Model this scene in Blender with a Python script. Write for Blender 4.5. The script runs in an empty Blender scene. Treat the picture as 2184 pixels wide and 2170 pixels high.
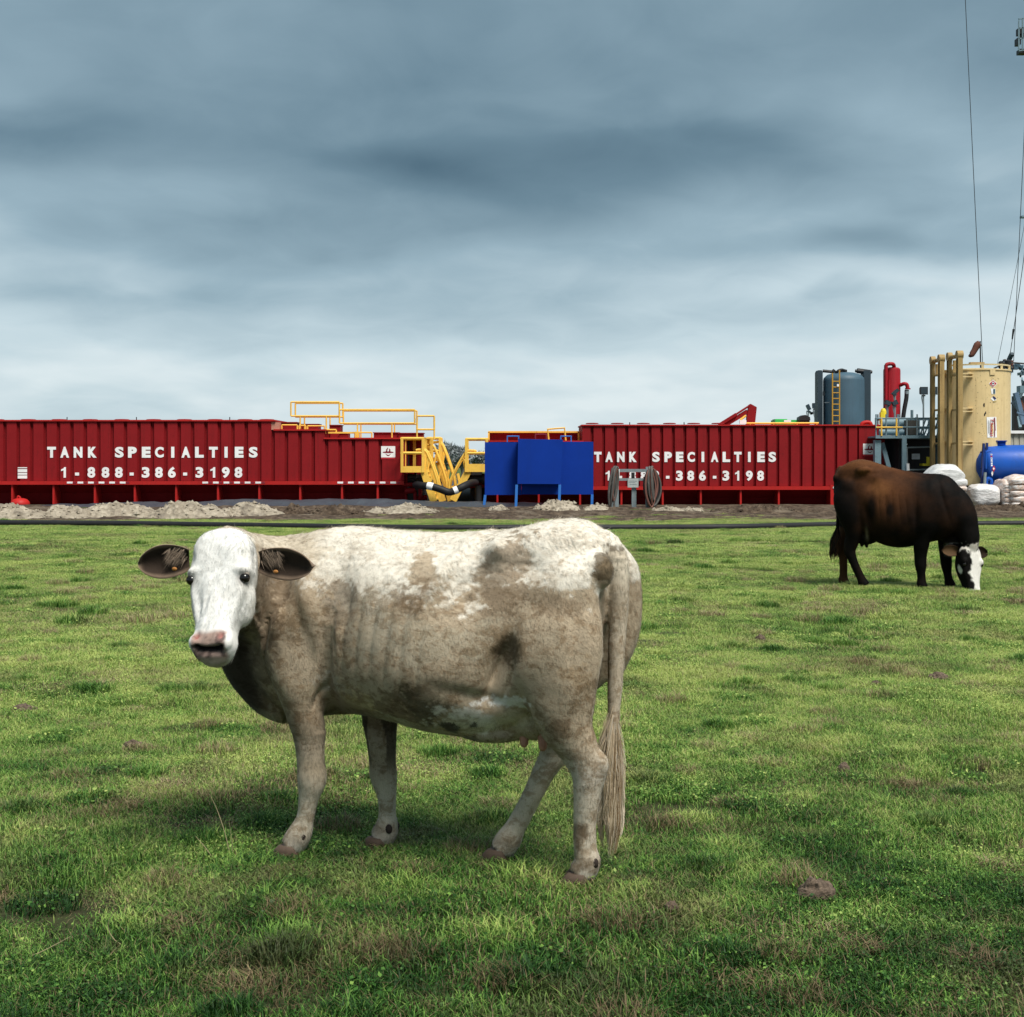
import bpy, bmesh, math, random
import numpy as np
from mathutils import Vector, Matrix

random.seed(7)
RNG = np.random.default_rng(11)
scene = bpy.context.scene
COL = scene.collection

# ---------------------------------------------------------------- camera
F, CX, HV, EYE = 3000.0, 1092.0, 985.0, 1.6      # photograph: focal length, centre column, horizon row (pixels), eye height (m)
cam_data = bpy.data.cameras.new('camera')
cam = bpy.data.objects.new('camera', cam_data)
COL.objects.link(cam)
cam.location = (0, 0, EYE)
cam.rotation_euler = (math.radians(90), 0, 0)
cam_data.sensor_fit = 'HORIZONTAL'
cam_data.sensor_width = 36.0
cam_data.lens = F / 2184.0 * 36.0
cam_data.shift_y = -(1085.0 - HV) / 2184.0
cam_data.clip_start = 0.1
cam_data.clip_end = 6000
scene.camera = cam
scene.render.resolution_x, scene.render.resolution_y = 1024, 1017

# ---------------------------------------------------------------- world, sun, exposure
EXPOSURE = 1.8
SUN_EL, SUN_AZ = math.radians(58), math.radians(146)   # azimuth clockwise from +Y: right of and behind the camera
scene.view_settings.view_transform = 'Standard'
scene.view_settings.look = 'None'
scene.view_settings.exposure = EXPOSURE
scene.view_settings.gamma = 1.0
scene.view_settings.use_curve_mapping = False

cy = scene.cycles
cy.max_bounces = 5; cy.diffuse_bounces = 3; cy.glossy_bounces = 2; cy.transmission_bounces = 2; cy.transparent_max_bounces = 4; cy.caustics_reflective = False; cy.caustics_refractive = False

world = bpy.data.worlds.new('World')
scene.world = world
world.use_nodes = True
nt = world.node_tree
nt.nodes.clear()
N, L = nt.nodes.new, nt.links.new
def wmath(op, a, b=None, c=None, clamp=False):
    n = N('ShaderNodeMath'); n.operation = op; n.use_clamp = clamp
    for i, v in enumerate((a, b, c)):
        if v is None: continue
        if isinstance(v, (int, float)): n.inputs[i].default_value = v
        else: L(v, n.inputs[i])
    return n.outputs[0]
out = N('ShaderNodeOutputWorld'); bg = N('ShaderNodeBackground')
sky = N('ShaderNodeTexSky'); sky.sky_type = 'NISHITA'; sky.sun_disc = False
sky.sun_elevation = SUN_EL; sky.sun_rotation = SUN_AZ
tc = N('ShaderNodeTexCoord'); sep = N('ShaderNodeSeparateXYZ')
L(tc.outputs['Generated'], sep.inputs[0])
dx, dy, dz = sep.outputs
zc = wmath('MAXIMUM', dz, 0.0)
den = wmath('ADD', zc, 0.19)
comb = N('ShaderNodeCombineXYZ')
L(wmath('DIVIDE', dx, den), comb.inputs[0]); L(wmath('DIVIDE', dy, den), comb.inputs[1])
def wnoise(scale, detail, rough, off, stretch=(1, 1, 1), dist=0.0):
    m = N('ShaderNodeMapping'); L(comb.outputs[0], m.inputs[0])
    m.inputs['Location'].default_value = off; m.inputs['Scale'].default_value = stretch
    n = N('ShaderNodeTexNoise'); L(m.outputs[0], n.inputs['Vector'])
    n.inputs['Scale'].default_value = scale; n.inputs['Detail'].default_value = detail
    n.inputs['Roughness'].default_value = rough; n.inputs['Distortion'].default_value = dist
    return n.outputs['Fac']
base = N('ShaderNodeValToRGB'); L(zc, base.inputs[0])
els = base.color_ramp.elements
for p, v in ((0.0, .93), (.05, .85), (.10, .75), (.15, .63), (.20, .48), (.26, .36), (.34, .36), (.55, .46), (1.0, .80)):
    e = els[0] if p == 0.0 else (els[-1] if p == 1.0 else els.new(p))
    e.position = p; e.color = (v, v, v, 1)
n1 = wnoise(.85, 3.0, 0.5, (3.1, 1.7, 0), (1.0, .9, 1), 0.3)
n3 = wnoise(6.0, 5.0, 0.55, (2.3, 8.2, 5), (.8, .7, 1), 0.5)
n2 = wnoise(2.7, 2.5, 0.45, (9.3, 4.2, 2), (.9, .8, 1), 0.4)
t = wmath('ADD', base.outputs[0], wmath('MULTIPLY', wmath('SUBTRACT', n1, 0.5), 0.70))
t = wmath('ADD', t, wmath('MULTIPLY', wmath('SUBTRACT', n2, 0.5), 0.36))
t = wmath('ADD', t, wmath('MULTIPLY', wmath('SUBTRACT', n3, 0.5), 0.20))
# long cloud bands: direction (column, row of the photograph), half sizes, strength
def band(u, v, su, sv, k, slope=0.0):
    global t
    px, pz = (u - CX) / F, (HV - v) / F
    X = wmath('DIVIDE', dx, wmath('MAXIMUM', dy, 0.02)); Z = wmath('DIVIDE', dz, wmath('MAXIMUM', dy, 0.02))
    a = wmath('SUBTRACT', X, px)
    b = wmath('SUBTRACT', wmath('SUBTRACT', Z, pz), wmath('MULTIPLY', a, slope))
    warp = wmath('MULTIPLY', wmath('SUBTRACT', n2, 0.5), 0.05)
    b = wmath('ADD', b, warp)
    q = wmath('ADD', wmath('POWER', wmath('DIVIDE', a, su / F), 2.0), wmath('POWER', wmath('DIVIDE', b, sv / F), 2.0))
    front = wmath('GREATER_THAN', dy, 0.05)
    g = wmath('MULTIPLY', wmath('EXPONENT', wmath('MULTIPLY', q, -1.0)), front)
    t = wmath('ADD', t, wmath('MULTIPLY', g, k))
band(1380, 340, 420, 85, -.26, -.02)
band(60, 290, 330, 70, -.22)
band(900, 370, 250, 45, -.20, -.22)
band(1900, 300, 330, 150, .16)
band(340, 420, 300, 70, .12)
band(300, 640, 480, 40, -.10)
band(1900, 510, 330, 35, -.20)
band(1850, 585, 420, 35, .16)
band(600, 780, 700, 60, .05)
ramp = N('ShaderNodeValToRGB'); L(wmath('MAXIMUM', t, 0.0, clamp=True), ramp.inputs[0])
els = ramp.color_ramp.elements
for p, c in ((0.0, (.075, .142, .192)), (.25, (.145, .238, .300)), (.55, (.315, .445, .520)), (.8, (.56, .69, .75)), (1.0, (.75, .845, .88))):
    e = els[0] if p == 0.0 else (els[-1] if p == 1.0 else els.new(p))
    e.position = p; e.color = (*c, 1)
mixn = N('ShaderNodeMix'); mixn.data_type = 'RGBA'
sk = N('ShaderNodeMix'); sk.data_type = 'RGBA'; sk.blend_type = 'MULTIPLY'; sk.inputs[0].default_value = 1.0
L(sky.outputs[0], sk.inputs[6]); sk.inputs[7].default_value = (.12, .12, .12, 1)
mixn.inputs[0].default_value = 0.93
L(sk.outputs[2], mixn.inputs[6]); L(ramp.outputs[0], mixn.inputs[7])
L(mixn.outputs[2], bg.inputs[0])
bg.inputs[1].default_value = 1.0 / (2 ** EXPOSURE)
L(bg.outputs[0], out.inputs[0])

sun_data = bpy.data.lights.new('sun', 'SUN')
sun_data.energy = 1.5
sun_data.angle = math.radians(24)
sun_data.color = (1.0, .955, .87)
sun = bpy.data.objects.new('sun', sun_data); COL.objects.link(sun)
sd = Vector((math.sin(SUN_AZ) * math.cos(SUN_EL), math.cos(SUN_AZ) * math.cos(SUN_EL), math.sin(SUN_EL)))
sun.rotation_euler = sd.to_track_quat('Z', 'Y').to_euler()
sun.location = sd * 60

# ---------------------------------------------------------------- helpers
def P(u, v, d):
    """photograph pixel at depth d (m) -> world point"""
    return Vector(((u - CX) / F * d, d, EYE - (v - HV) / F * d))
def X(u, d): return (u - CX) / F * d
def Z(v, d): return EYE - (v - HV) / F * d

def vhash(i, j, k, seed):
    h = (i.astype(np.int64) * 374761393 + j.astype(np.int64) * 668265263 + k.astype(np.int64) * 2147483647 + seed * 144665) & 0xffffffff
    h = ((h ^ (h >> 13)) * 1274126177) & 0xffffffff
    h = h ^ (h >> 16)
    return (h & 0xffffff) / float(0xffffff)
def vnoise(p, scale=1.0, seed=0):
    p = np.asarray(p, float) * scale
    i = np.floor(p).astype(np.int64); f = p - i
    f = f * f * (3 - 2 * f)
    r = 0
    for a in (0, 1):
        wa = f[:, 0] if a else 1 - f[:, 0]
        for b in (0, 1):
            wb = f[:, 1] if b else 1 - f[:, 1]
            for c in (0, 1):
                wc = f[:, 2] if c else 1 - f[:, 2]
                r = r + wa * wb * wc * vhash(i[:, 0] + a, i[:, 1] + b, i[:, 2] + c, seed)
    return r
def fbm(p, scale=1.0, octaves=3, seed=0, gain=.5):
    r, a, s = 0, 1.0, 0
    for o in range(octaves):
        r = r + a * vnoise(p, scale * 2 ** o, seed + 17 * o); s += a; a *= gain
    return r / s
def sstep(a, b, x):
    t = np.clip((x - a) / (b - a), 0, 1)
    return t * t * (3 - 2 * t)

def terrain(x, y):
    x = np.asarray(x, float); y = np.asarray(y, float)
    p = np.stack([x.ravel(), y.ravel(), 0 * x.ravel()], 1)
    n = (fbm(p, .35, 3, 5) - .5).reshape(x.shape) * .05 + (fbm(p, 2.6, 2, 9) - .5).reshape(x.shape) * .07
    rise = .09 * sstep(39, 46.5, y)
    for cx_, cy_ in ((-.1, 5.6), (5.1, 18.5)): n = n * (1 - .85 * np.exp(-(((x - cx_) / 1.5) ** 2 + ((y - cy_) / 1.1) ** 2)))
    return n * (1 - .6 * sstep(25, 45, y)) + rise
def tz(x, y): return float(terrain(np.array([x]), np.array([y]))[0])

ROOT = {}
def thing(name, label, cat, loc, group=None):
    o = bpy.data.objects.new(name, None); COL.objects.link(o)
    o.location = loc; o.empty_display_size = .2
    o['label'] = label; o['category'] = cat
    if group: o['group'] = group
    ROOT[o.name] = Vector(loc)
    return o
def tag(o, label, cat, group=None):
    o['label'] = label; o['category'] = cat
    if group: o['group'] = group
    return o

class MB:
    """collects shapes in world coordinates and links them as one mesh object"""
    def __init__(s): s.v = []; s.f = []
    def add(s, vs, fs):
        n = len(s.v); s.v += [tuple(v) for v in vs]; s.f += [tuple(i + n for i in f) for f in fs]; return s
    def box(s, x0, x1, y0, y1, z0, z1):
        return s.add([(x0,y0,z0),(x1,y0,z0),(x1,y1,z0),(x0,y1,z0),(x0,y0,z1),(x1,y0,z1),(x1,y1,z1),(x0,y1,z1)],
                     [(0,3,2,1),(4,5,6,7),(0,1,5,4),(1,2,6,5),(2,3,7,6),(3,0,4,7)])
    def beam(s, p, q, w, h, up=(0, 0, 1)):
        p, q = Vector(p), Vector(q); t = (q - p).normalized(); up = Vector(up)
        if abs(t.dot(up)) > .98: up = Vector((0, 1, 0))
        a = t.cross(up).normalized() * w / 2; b = a.cross(t).normalized() * h / 2
        vs = [p-a-b, p+a-b, p+a+b, p-a+b, q-a-b, q+a-b, q+a+b, q-a+b]
        return s.add(vs, [(0,1,2,3),(7,6,5,4),(0,4,5,1),(1,5,6,2),(2,6,7,3),(3,7,4,0)])
    def rod(s, p, q, r, n=8, r2=None, cap=True):
        p, q = Vector(p), Vector(q); t = (q - p).normalized(); r2 = r if r2 is None else r2
        a = t.orthogonal().normalized(); b = t.cross(a)
        vs = []
        for c, rr in ((p, r), (q, r2)):
            for k in range(n):
                g = 2 * math.pi * k / n; vs.append(c + (a * math.cos(g) + b * math.sin(g)) * rr)
        fs = [(k, (k+1) % n, n + (k+1) % n, n + k) for k in range(n)]
        if cap: fs += [tuple(range(n))[::-1], tuple(range(n, 2*n))]
        return s.add(vs, fs)
    def tube(s, pts, r, n=8, smooth=4):
        pts = [Vector(p) for p in pts]
        if smooth > 1 and len(pts) > 2: pts = crom(pts, smooth)
        rs = r if isinstance(r, (list, tuple)) else [r] * len(pts)
        if len(rs) != len(pts):
            rs = list(np.interp(np.linspace(0, 1, len(pts)), np.linspace(0, 1, len(rs)), rs))
        vs, prev = [], None
        for i, p in enumerate(pts):
            t = (pts[min(i+1, len(pts)-1)] - pts[max(i-1, 0)]).normalized()
            a = t.orthogonal().normalized() if prev is None else (prev - t * prev.dot(t)).normalized()
            prev = a; b = t.cross(a)
            for k in range(n):
                g = 2 * math.pi * k / n; vs.append(p + (a * math.cos(g) + b * math.sin(g)) * rs[i])
        fs = []
        for i in range(len(pts) - 1):
            for k in range(n):
                fs.append((i*n+k, i*n+(k+1) % n, (i+1)*n+(k+1) % n, (i+1)*n+k))
        m = (len(pts)-1) * n
        fs += [tuple(range(n))[::-1], tuple(range(m, m+n))]
        return s.add(vs, fs)
    def prism(s, poly, y0, y1):
        """polygon of (x, z), extruded from y0 to y1"""
        n = len(poly)
        vs = [(x, y0, z) for x, z in poly] + [(x, y1, z) for x, z in poly]
        return s.add(vs, [tuple(range(n)), tuple(range(n, 2*n))[::-1]] + [(k, k+n, (k+1) % n + n, (k+1) % n) for k in range(n)])
    def lathe(s, prof, c, n=32, a0=0, axis='z'):
        vs, fs = [], []
        for r, h in prof:
            for k in range(n):
                g = 2 * math.pi * k / n + a0
                if axis == 'z': vs.append((c[0] + r*math.cos(g), c[1] + r*math.sin(g), c[2] + h))
                else: vs.append((c[0] + h, c[1] + r*math.cos(g), c[2] + r*math.sin(g)))
        m = len(prof)
        for i in range(m-1):
            for k in range(n): fs.append((i*n+k, i*n+(k+1) % n, (i+1)*n+(k+1) % n, (i+1)*n+k))
        fs += [tuple(range(n))[::-1], tuple(range((m-1)*n, m*n))]
        return s.add(vs, fs)
    def out(s, name, mat, parent=None, smooth=False, base=None):
        me = bpy.data.meshes.new(name)
        if base is None:
            r = parent
            while r is not None and r.parent is not None: r = r.parent
            base = ROOT[r.name] if r is not None else Vector((0, 0, 0))
        bx, by, bz = base
        me.from_pydata([(x-bx, y-by, z-bz) for x, y, z in s.v], [], s.f)
        bm = bmesh.new(); bm.from_mesh(me); bmesh.ops.recalc_face_normals(bm, faces=bm.faces); bm.to_mesh(me); bm.free()
        if smooth:
            me.shade_smooth() if hasattr(me, 'shade_smooth') else None
            try: me.set_sharp_from_angle(angle=math.radians(38))
            except Exception: pass
        me.materials.append(mat)
        o = bpy.data.objects.new(name, me); COL.objects.link(o)
        if parent is not None: o.parent = parent
        else: o.location = base
        return o
def crom(pts, n):
    res = []
    for i in range(len(pts) - 1):
        p0, p1, p2, p3 = pts[max(i-1, 0)], pts[i], pts[i+1], pts[min(i+2, len(pts)-1)]
        for k in range(n):
            t = k / n
            res.append(.5 * ((2*p1) + (p2-p0)*t + (2*p0-5*p1+4*p2-p3)*t*t + (3*p1-p0-3*p2+p3)*t**3))
    res.append(pts[-1]); return res
def single(name, mb, mat, label, cat, base, group=None, smooth=False, kind=None):
    o = mb.out(name, mat, None, smooth, Vector(base))
    ROOT[o.name] = Vector(base)
    if kind: o['kind'] = kind
    if label: tag(o, label, cat, group)
    return o

# ---------------------------------------------------------------- materials
MATS = {}
def nodes(name):
    m = bpy.data.materials.new(name); m.use_nodes = True
    t = m.node_tree; t.nodes.clear()
    o = t.nodes.new('ShaderNodeOutputMaterial'); b = t.nodes.new('ShaderNodeBsdfPrincipled')
    t.links.new(b.outputs[0], o.inputs[0])
    return m, t, b, o
def nd(t, kind, **kw):
    n = t.nodes.new(kind)
    for k, v in kw.items():
        if k in n.inputs: 
            if hasattr(v, 'links') or hasattr(v, 'is_linked'): t.links.new(v, n.inputs[k])
            else: n.inputs[k].default_value = v
        else: setattr(n, k, v)
    return n
def rampn(t, fac, stops, interp='LINEAR'):
    r = t.nodes.new('ShaderNodeValToRGB'); t.links.new(fac, r.inputs[0]); r.color_ramp.interpolation = interp
    e = r.color_ramp.elements
    for i, (p, c) in enumerate(stops):
        el = e[0] if i == 0 else (e[1] if i == 1 else e.new(p))
        el.position = p; el.color = (*c, 1) if len(c) == 3 else c
    return r.outputs[0]
def mixc(t, fac, a, b, mode='MIX'):
    n = t.nodes.new('ShaderNodeMix'); n.data_type = 'RGBA'; n.blend_type = mode
    for s, v in ((0, fac), (6, a), (7, b)):
        if hasattr(v, 'is_linked'): t.links.new(v, n.inputs[s])
        elif s == 0: n.inputs[0].default_value = v
        else: n.inputs[s].default_value = (*v, 1) if len(v) == 3 else v
    return n.outputs[2]
def pos(t, scale=(1, 1, 1)):
    g = t.nodes.new('ShaderNodeNewGeometry'); m = t.nodes.new('ShaderNodeMapping')
    t.links.new(g.outputs['Position'], m.inputs[0]); m.inputs['Scale'].default_value = scale
    return m.outputs[0]
def noise(t, vec, scale, detail=3, rough=.55, dist=0):
    n = t.nodes.new('ShaderNodeTexNoise'); t.links.new(vec, n.inputs['Vector'])
    n.inputs['Scale'].default_value = scale; n.inputs['Detail'].default_value = detail
    n.inputs['Roughness'].default_value = rough; n.inputs['Distortion'].default_value = dist
    return n.outputs['Fac']
def bump(t, b, h, strength, dist):
    n = t.nodes.new('ShaderNodeBump'); t.links.new(h, n.inputs['Height'])
    n.inputs['Strength'].default_value = strength; n.inputs['Distance'].default_value = dist
    t.links.new(n.outputs[0], b.inputs['Normal'])
def paint(name, rgb, rough=.45, dirt=.35, dirtc=(.10, .075, .055), metal=0.0, streak=.35, spec=.3):
    """painted or bare metal with uneven fading, streaks running down and grime"""
    if name in MATS: return MATS[name]
    m, t, b, o = nodes(name)
    n = noise(t, pos(t), 1.3, 5, .6)
    c = mixc(t, n, tuple(x * .78 for x in rgb), tuple(min(1, x * 1.18) for x in rgb))
    st = noise(t, pos(t, (9, 9, .55)), 1.0, 4, .6)
    c = mixc(t, mulv(t, rampn(t, st, ((.52, (0, 0, 0)), (.75, (1, 1, 1)))), streak), c, dirtc)
    sp = noise(t, pos(t), 7.0, 6, .7)
    c = mixc(t, mulv(t, rampn(t, sp, ((.56, (0, 0, 0)), (.72, (1, 1, 1)))), dirt), c, dirtc)
    t.links.new(c, b.inputs['Base Color'])
    r = t.nodes.new('ShaderNodeMath'); r.operation = 'MULTIPLY_ADD'; t.links.new(sp, r.inputs[0]); r.inputs[1].default_value = .25; r.inputs[2].default_value = rough - .1
    t.links.new(r.outputs[0], b.inputs['Roughness'])
    b.inputs['Metallic'].default_value = metal; b.inputs['Specular IOR Level'].default_value = spec
    bump(t, b, noise(t, pos(t), 14, 3, .5), .15, .01)
    MATS[name] = m; return m
def mulv(t, a, k):
    n = t.nodes.new('ShaderNodeMath'); n.operation = 'MULTIPLY'; t.links.new(a, n.inputs[0])
    if hasattr(k, 'is_linked'): t.links.new(k, n.inputs[1])
    else: n.inputs[1].default_value = k
    return n.outputs[0]
RED = paint('red tank paint', (.235, .011, .014), .62, .45, (.09, .010, .009), streak=.35, spec=.12)
RED2 = paint('bright red paint', (.42, .017, .015), .5, .2, (.16, .015, .012), spec=.2)
YEL = paint('yellow safety paint', (.86, .52, .085), .5, .45, (.36, .17, .03))
BLU = paint('blue panel paint', (.004, .034, .27), .65, .15, (.006, .03, .2), streak=.3, spec=.1)
BLU2 = paint('blue tank paint', (.010, .085, .42), .38, .25, (.02, .06, .22))
CRM = paint('cream tank paint', (.70, .535, .28), .55, .35, (.34, .22, .10), streak=.4)
CRM2 = paint('weathered cream steel', (.37, .25, .10), .6, .7, (.13, .075, .03), streak=.75)
GRY = paint('grey blue steel', (.155, .235, .275), .5, .4, (.05, .06, .065))
SLT = paint('slate tank paint', (.055, .105, .145), .5, .25, (.035, .05, .06))
SLT2 = paint('dark slate steel', (.03, .05, .066), .5, .3, (.02, .02, .02))
BLK = paint('black grimy steel', (.018, .018, .02), .5, .3, (.05, .035, .025))
RUB = paint('black rubber', (.014, .014, .016), .55, .2, (.04, .035, .03), spec=.25)
GAL = paint('galvanised steel', (.25, .30, .32), .5, .3, (.10, .09, .08), metal=.35)
WHT = paint('white print', (.88, .88, .88), .5, .12, (.55, .48, .43), streak=.12)
RDP = paint('red print', (.45, .02, .03), .5, .1)
PUR = paint('dark red print', (.22, .015, .03), .5, .1)
NVY = paint('navy print', (.03, .03, .10), .5, .1)
GRN = paint('bright green paint', (.04, .48, .10), .5, .2)
TAN = paint('tan print', (.5, .38, .16), .6, .3)
RST = paint('rusty brown cloth', (.12, .045, .03), .8, .3, (.05, .03, .025))
CRIM = paint('crimson vessel paint', (.32, .010, .018), .45, .2, (.12, .01, .012), spec=.25)
BGE = paint('beige sheet', (.45, .43, .37), .6, .4)
# ---------------------------------------------------------------- ground
def grid_obj(name, xs, ys, zf, mat):
    XX, YY = np.meshgrid(xs, ys)
    ZZ = zf(XX, YY)
    v = np.stack([XX.ravel(), YY.ravel(), ZZ.ravel()], 1)
    nx, ny = len(xs), len(ys)
    i = np.arange(nx * ny).reshape(ny, nx)
    f = np.stack([i[:-1, :-1].ravel(), i[:-1, 1:].ravel(), i[1:, 1:].ravel(), i[1:, :-1].ravel()], 1)
    me = bpy.data.meshes.new(name); me.from_pydata(v.tolist(), [], f.tolist()); me.shade_smooth()
    me.materials.append(mat)
    o = bpy.data.objects.new(name, me); COL.objects.link(o); return o

m, t, b, o_ = nodes('pasture soil and turf')
n_big = noise(t, pos(t), .22, 4, .6); n_mid = noise(t, pos(t), 1.6, 5, .65); n_fine = noise(t, pos(t), 22, 4, .7)
c = rampn(t, n_mid, ((.3, (.022, .026, .012)), (.5, (.038, .045, .018)), (.68, (.060, .062, .026))))
c = mixc(t, mulv(t, rampn(t, n_fine, ((.45, (0, 0, 0)), (.7, (1, 1, 1)))), .55), c, (.045, .033, .02))
gp = t.nodes.new('ShaderNodeNewGeometry'); sx = t.nodes.new('ShaderNodeSeparateXYZ'); t.links.new(gp.outputs['Position'], sx.inputs[0])
far = t.nodes.new('ShaderNodeMapRange'); far.inputs[1].default_value = 30; far.inputs[2].default_value = 38; t.links.new(sx.outputs[1], far.inputs[0])
farc = mixc(t, n_mid, (.07, .12, .025), (.12, .16, .045))
c = mixc(t, mulv(t, far.outputs[0], .6), c, farc)
t.links.new(c, b.inputs['Base Color']); b.inputs['Roughness'].default_value = .95; b.inputs['Specular IOR Level'].default_value = .1
bump(t, b, n_fine, .6, .03)
GROUND_MAT = m
def axis(parts):
    a = []
    for s, e, st in parts: a += list(np.arange(s, e, st))
    return np.array(a + [parts[-1][1]])
ground = grid_obj('ground', axis([(-3000, -300, 900), (-300, -30, 30), (-30, -8, 1), (-8, 8, .16), (8, 30, 1), (30, 300, 30), (300, 3000, 900)]),
                  axis([(-60, 2, 6), (2, 22, .16), (22, 50, .5), (50, 120, 10), (120, 3500, 400)]), terrain, GROUND_MAT)
ground['kind'] = 'structure'; ground['label'] = 'short green pasture stretching to the pad'

# bare churned earth along the pad
m, t, b, o_ = nodes('churned earth')
n1_ = noise(t, pos(t), 1.1, 6, .65, .4); n2_ = noise(t, pos(t, (1, .5, 1)), 5.5, 5, .7); n3_ = noise(t, pos(t), .45, 3, .5)
c = rampn(t, n2_, ((.28, (.020, .014, .010)), (.5, (.066, .046, .032)), (.72, (.16, .118, .082))))
c = mixc(t, mulv(t, rampn(t, n1_, ((.52, (0, 0, 0)), (.66, (1, 1, 1)))), .5), c, (.22, .18, .135))
t.links.new(c, b.inputs['Base Color']); b.inputs['Roughness'].default_value = .95; b.inputs['Specular IOR Level'].default_value = .15
bump(t, b, n2_, .9, .08)
DIRT = m
def dirt_z(XX, YY):
    p = np.stack([XX.ravel(), YY.ravel(), 0 * XX.ravel()], 1)
    n = (fbm(p * np.array([.5, 1, 1]), 1.3, 3, 31) - .45).reshape(XX.shape) * .17 + (fbm(p, 5.0, 2, 37) - .5).reshape(XX.shape) * .07
    edge = 37.4 + .9 * (fbm(p * np.array([1, 0, 0]), .22, 3, 41).reshape(XX.shape) - .5) * 3 + 1.3 * sstep(3, 9, XX)
    k = sstep(edge - .5, edge + 1.4, YY) * (1 - sstep(53, 55, YY))
    return terrain(XX, YY) - .03 + k * (.055 + np.maximum(n, -.05) * (1 - .75 * sstep(45.5, 47, YY)))
dirt = grid_obj('bare_earth', np.linspace(-24, 26, 420), np.concatenate([np.linspace(36.5, 48, 130), np.linspace(48.3, 56, 22)]), dirt_z, DIRT)
dirt['kind'] = 'structure'
# ---------------------------------------------------------------- corrugated mud tanks
D0 = 48.0
def corrugated(x0, x1, y, z0, z1, period, depth=.10, flat=.72, phase=0.0):
    xs = []
    k = math.floor((x0 - phase) / period)
    while phase + k * period < x1:
        s = phase + k * period
        g = period * (1 - flat)
        for dx_, dy_ in ((0, 0), (period * flat, 0), (period * flat + g * .22, depth), (period - g * .22, depth)):
            xs.append((s + dx_, dy_))
        k += 1
    pts = [(x, d) for x, d in xs if x0 < x < x1]
    def at(xq):
        return float(np.interp(xq, [a for a, _ in xs], [d for _, d in xs]))
    pts = [(x0, at(x0))] + pts + [(x1, at(x1))]
    n = len(pts)
    mb = MB()
    mb.add([(x, y + d, z0) for x, d in pts] + [(x, y + d, z1) for x, d in pts], [(i, i+1, n+i+1, n+i) for i in range(n-1)])
    return mb

FONT_CACHE = {}
def glyph_mesh(ch, bold=.046, shear=0.0):
    """outline of one character as a flat, slightly thick mesh; unit height of a capital"""
    key = (ch, bold, shear)
    if key in FONT_CACHE: return FONT_CACHE[key]
    cu = bpy.data.curves.new('glyph', 'FONT'); cu.body = ch; cu.size = 1.0; cu.offset = bold; cu.extrude = .004; cu.resolution_u = 4; cu.shear = shear
    ob = bpy.data.objects.new('glyph', cu); COL.objects.link(ob)
    dg = bpy.context.evaluated_depsgraph_get()
    me = bpy.data.meshes.new_from_object(ob.evaluated_get(dg))
    v = np.array([list(x.co) for x in me.vertices]); f = [tuple(p.vertices) for p in me.polygons]
    bpy.data.objects.remove(ob); bpy.data.curves.remove(cu); bpy.data.meshes.remove(me)
    FONT_CACHE[key] = (v, f); return v, f
capv, _ = glyph_mesh('H'); CAPH = capv[:, 1].max() - capv[:, 1].min(); CAPB = capv[:, 1].min()
def one_mesh():
    pl = [(.40, 0), (.62, 0), (.62, 1), (.46, 1), (.38, .88), (.16, .78), (.16, .62), (.40, .70)]
    n = len(pl); v = np.array([(x, CAPB + y * CAPH, -.004) for x, y in pl] + [(x, CAPB + y * CAPH, .004) for x, y in pl])
    return v, [tuple(range(n))[::-1], tuple(range(n, 2*n))] + [(k, (k+1) % n, (k+1) % n + n, k + n) for k in range(n)]
LETTER_MESH = {}
def letter(ch, x, y, zc_, height, width, parent, mat, narrow=None):
    """character centred at (x, zc_) on the plane y, facing -y"""
    key = (ch, round(height, 3), round(width, 3), mat.name)
    base = ROOT[parent.name]
    if key not in LETTER_MESH:
        v, f = one_mesh() if ch == '1' else glyph_mesh(ch, .046 if ch in '98S36C' else .062)
        w = v[:, 0].max() - v[:, 0].min()
        sx_ = width / w if narrow is None else min(width / w, narrow * height / CAPH)
        cxm = (v[:, 0].max() + v[:, 0].min()) / 2
        vv = np.stack([(v[:, 0] - cxm) * sx_, -v[:, 2], (v[:, 1] - CAPB - CAPH / 2) * height / CAPH], 1)
        me = bpy.data.meshes.new('letter'); me.from_pydata(vv.tolist(), [], f); me.materials.append(mat)
        LETTER_MESH[key] = me
    o = bpy.data.objects.new('letter', LETTER_MESH[key]); COL.objects.link(o); o.parent = parent
    o.location = (x - base.x, y - base.y, zc_ - base.z)
    return o
def lettering(parent, text, us, v, hpx, wpx, d):
    for ch, u in zip(text.replace(' ', ''), us):
        w = {'I': .36, '1': .62, '-': .52}.get(ch, 1.0)
        letter(ch, X(u, d), d - .012, Z(v, d), hpx * d / F, wpx * w * d / F, parent, WHT)

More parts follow.
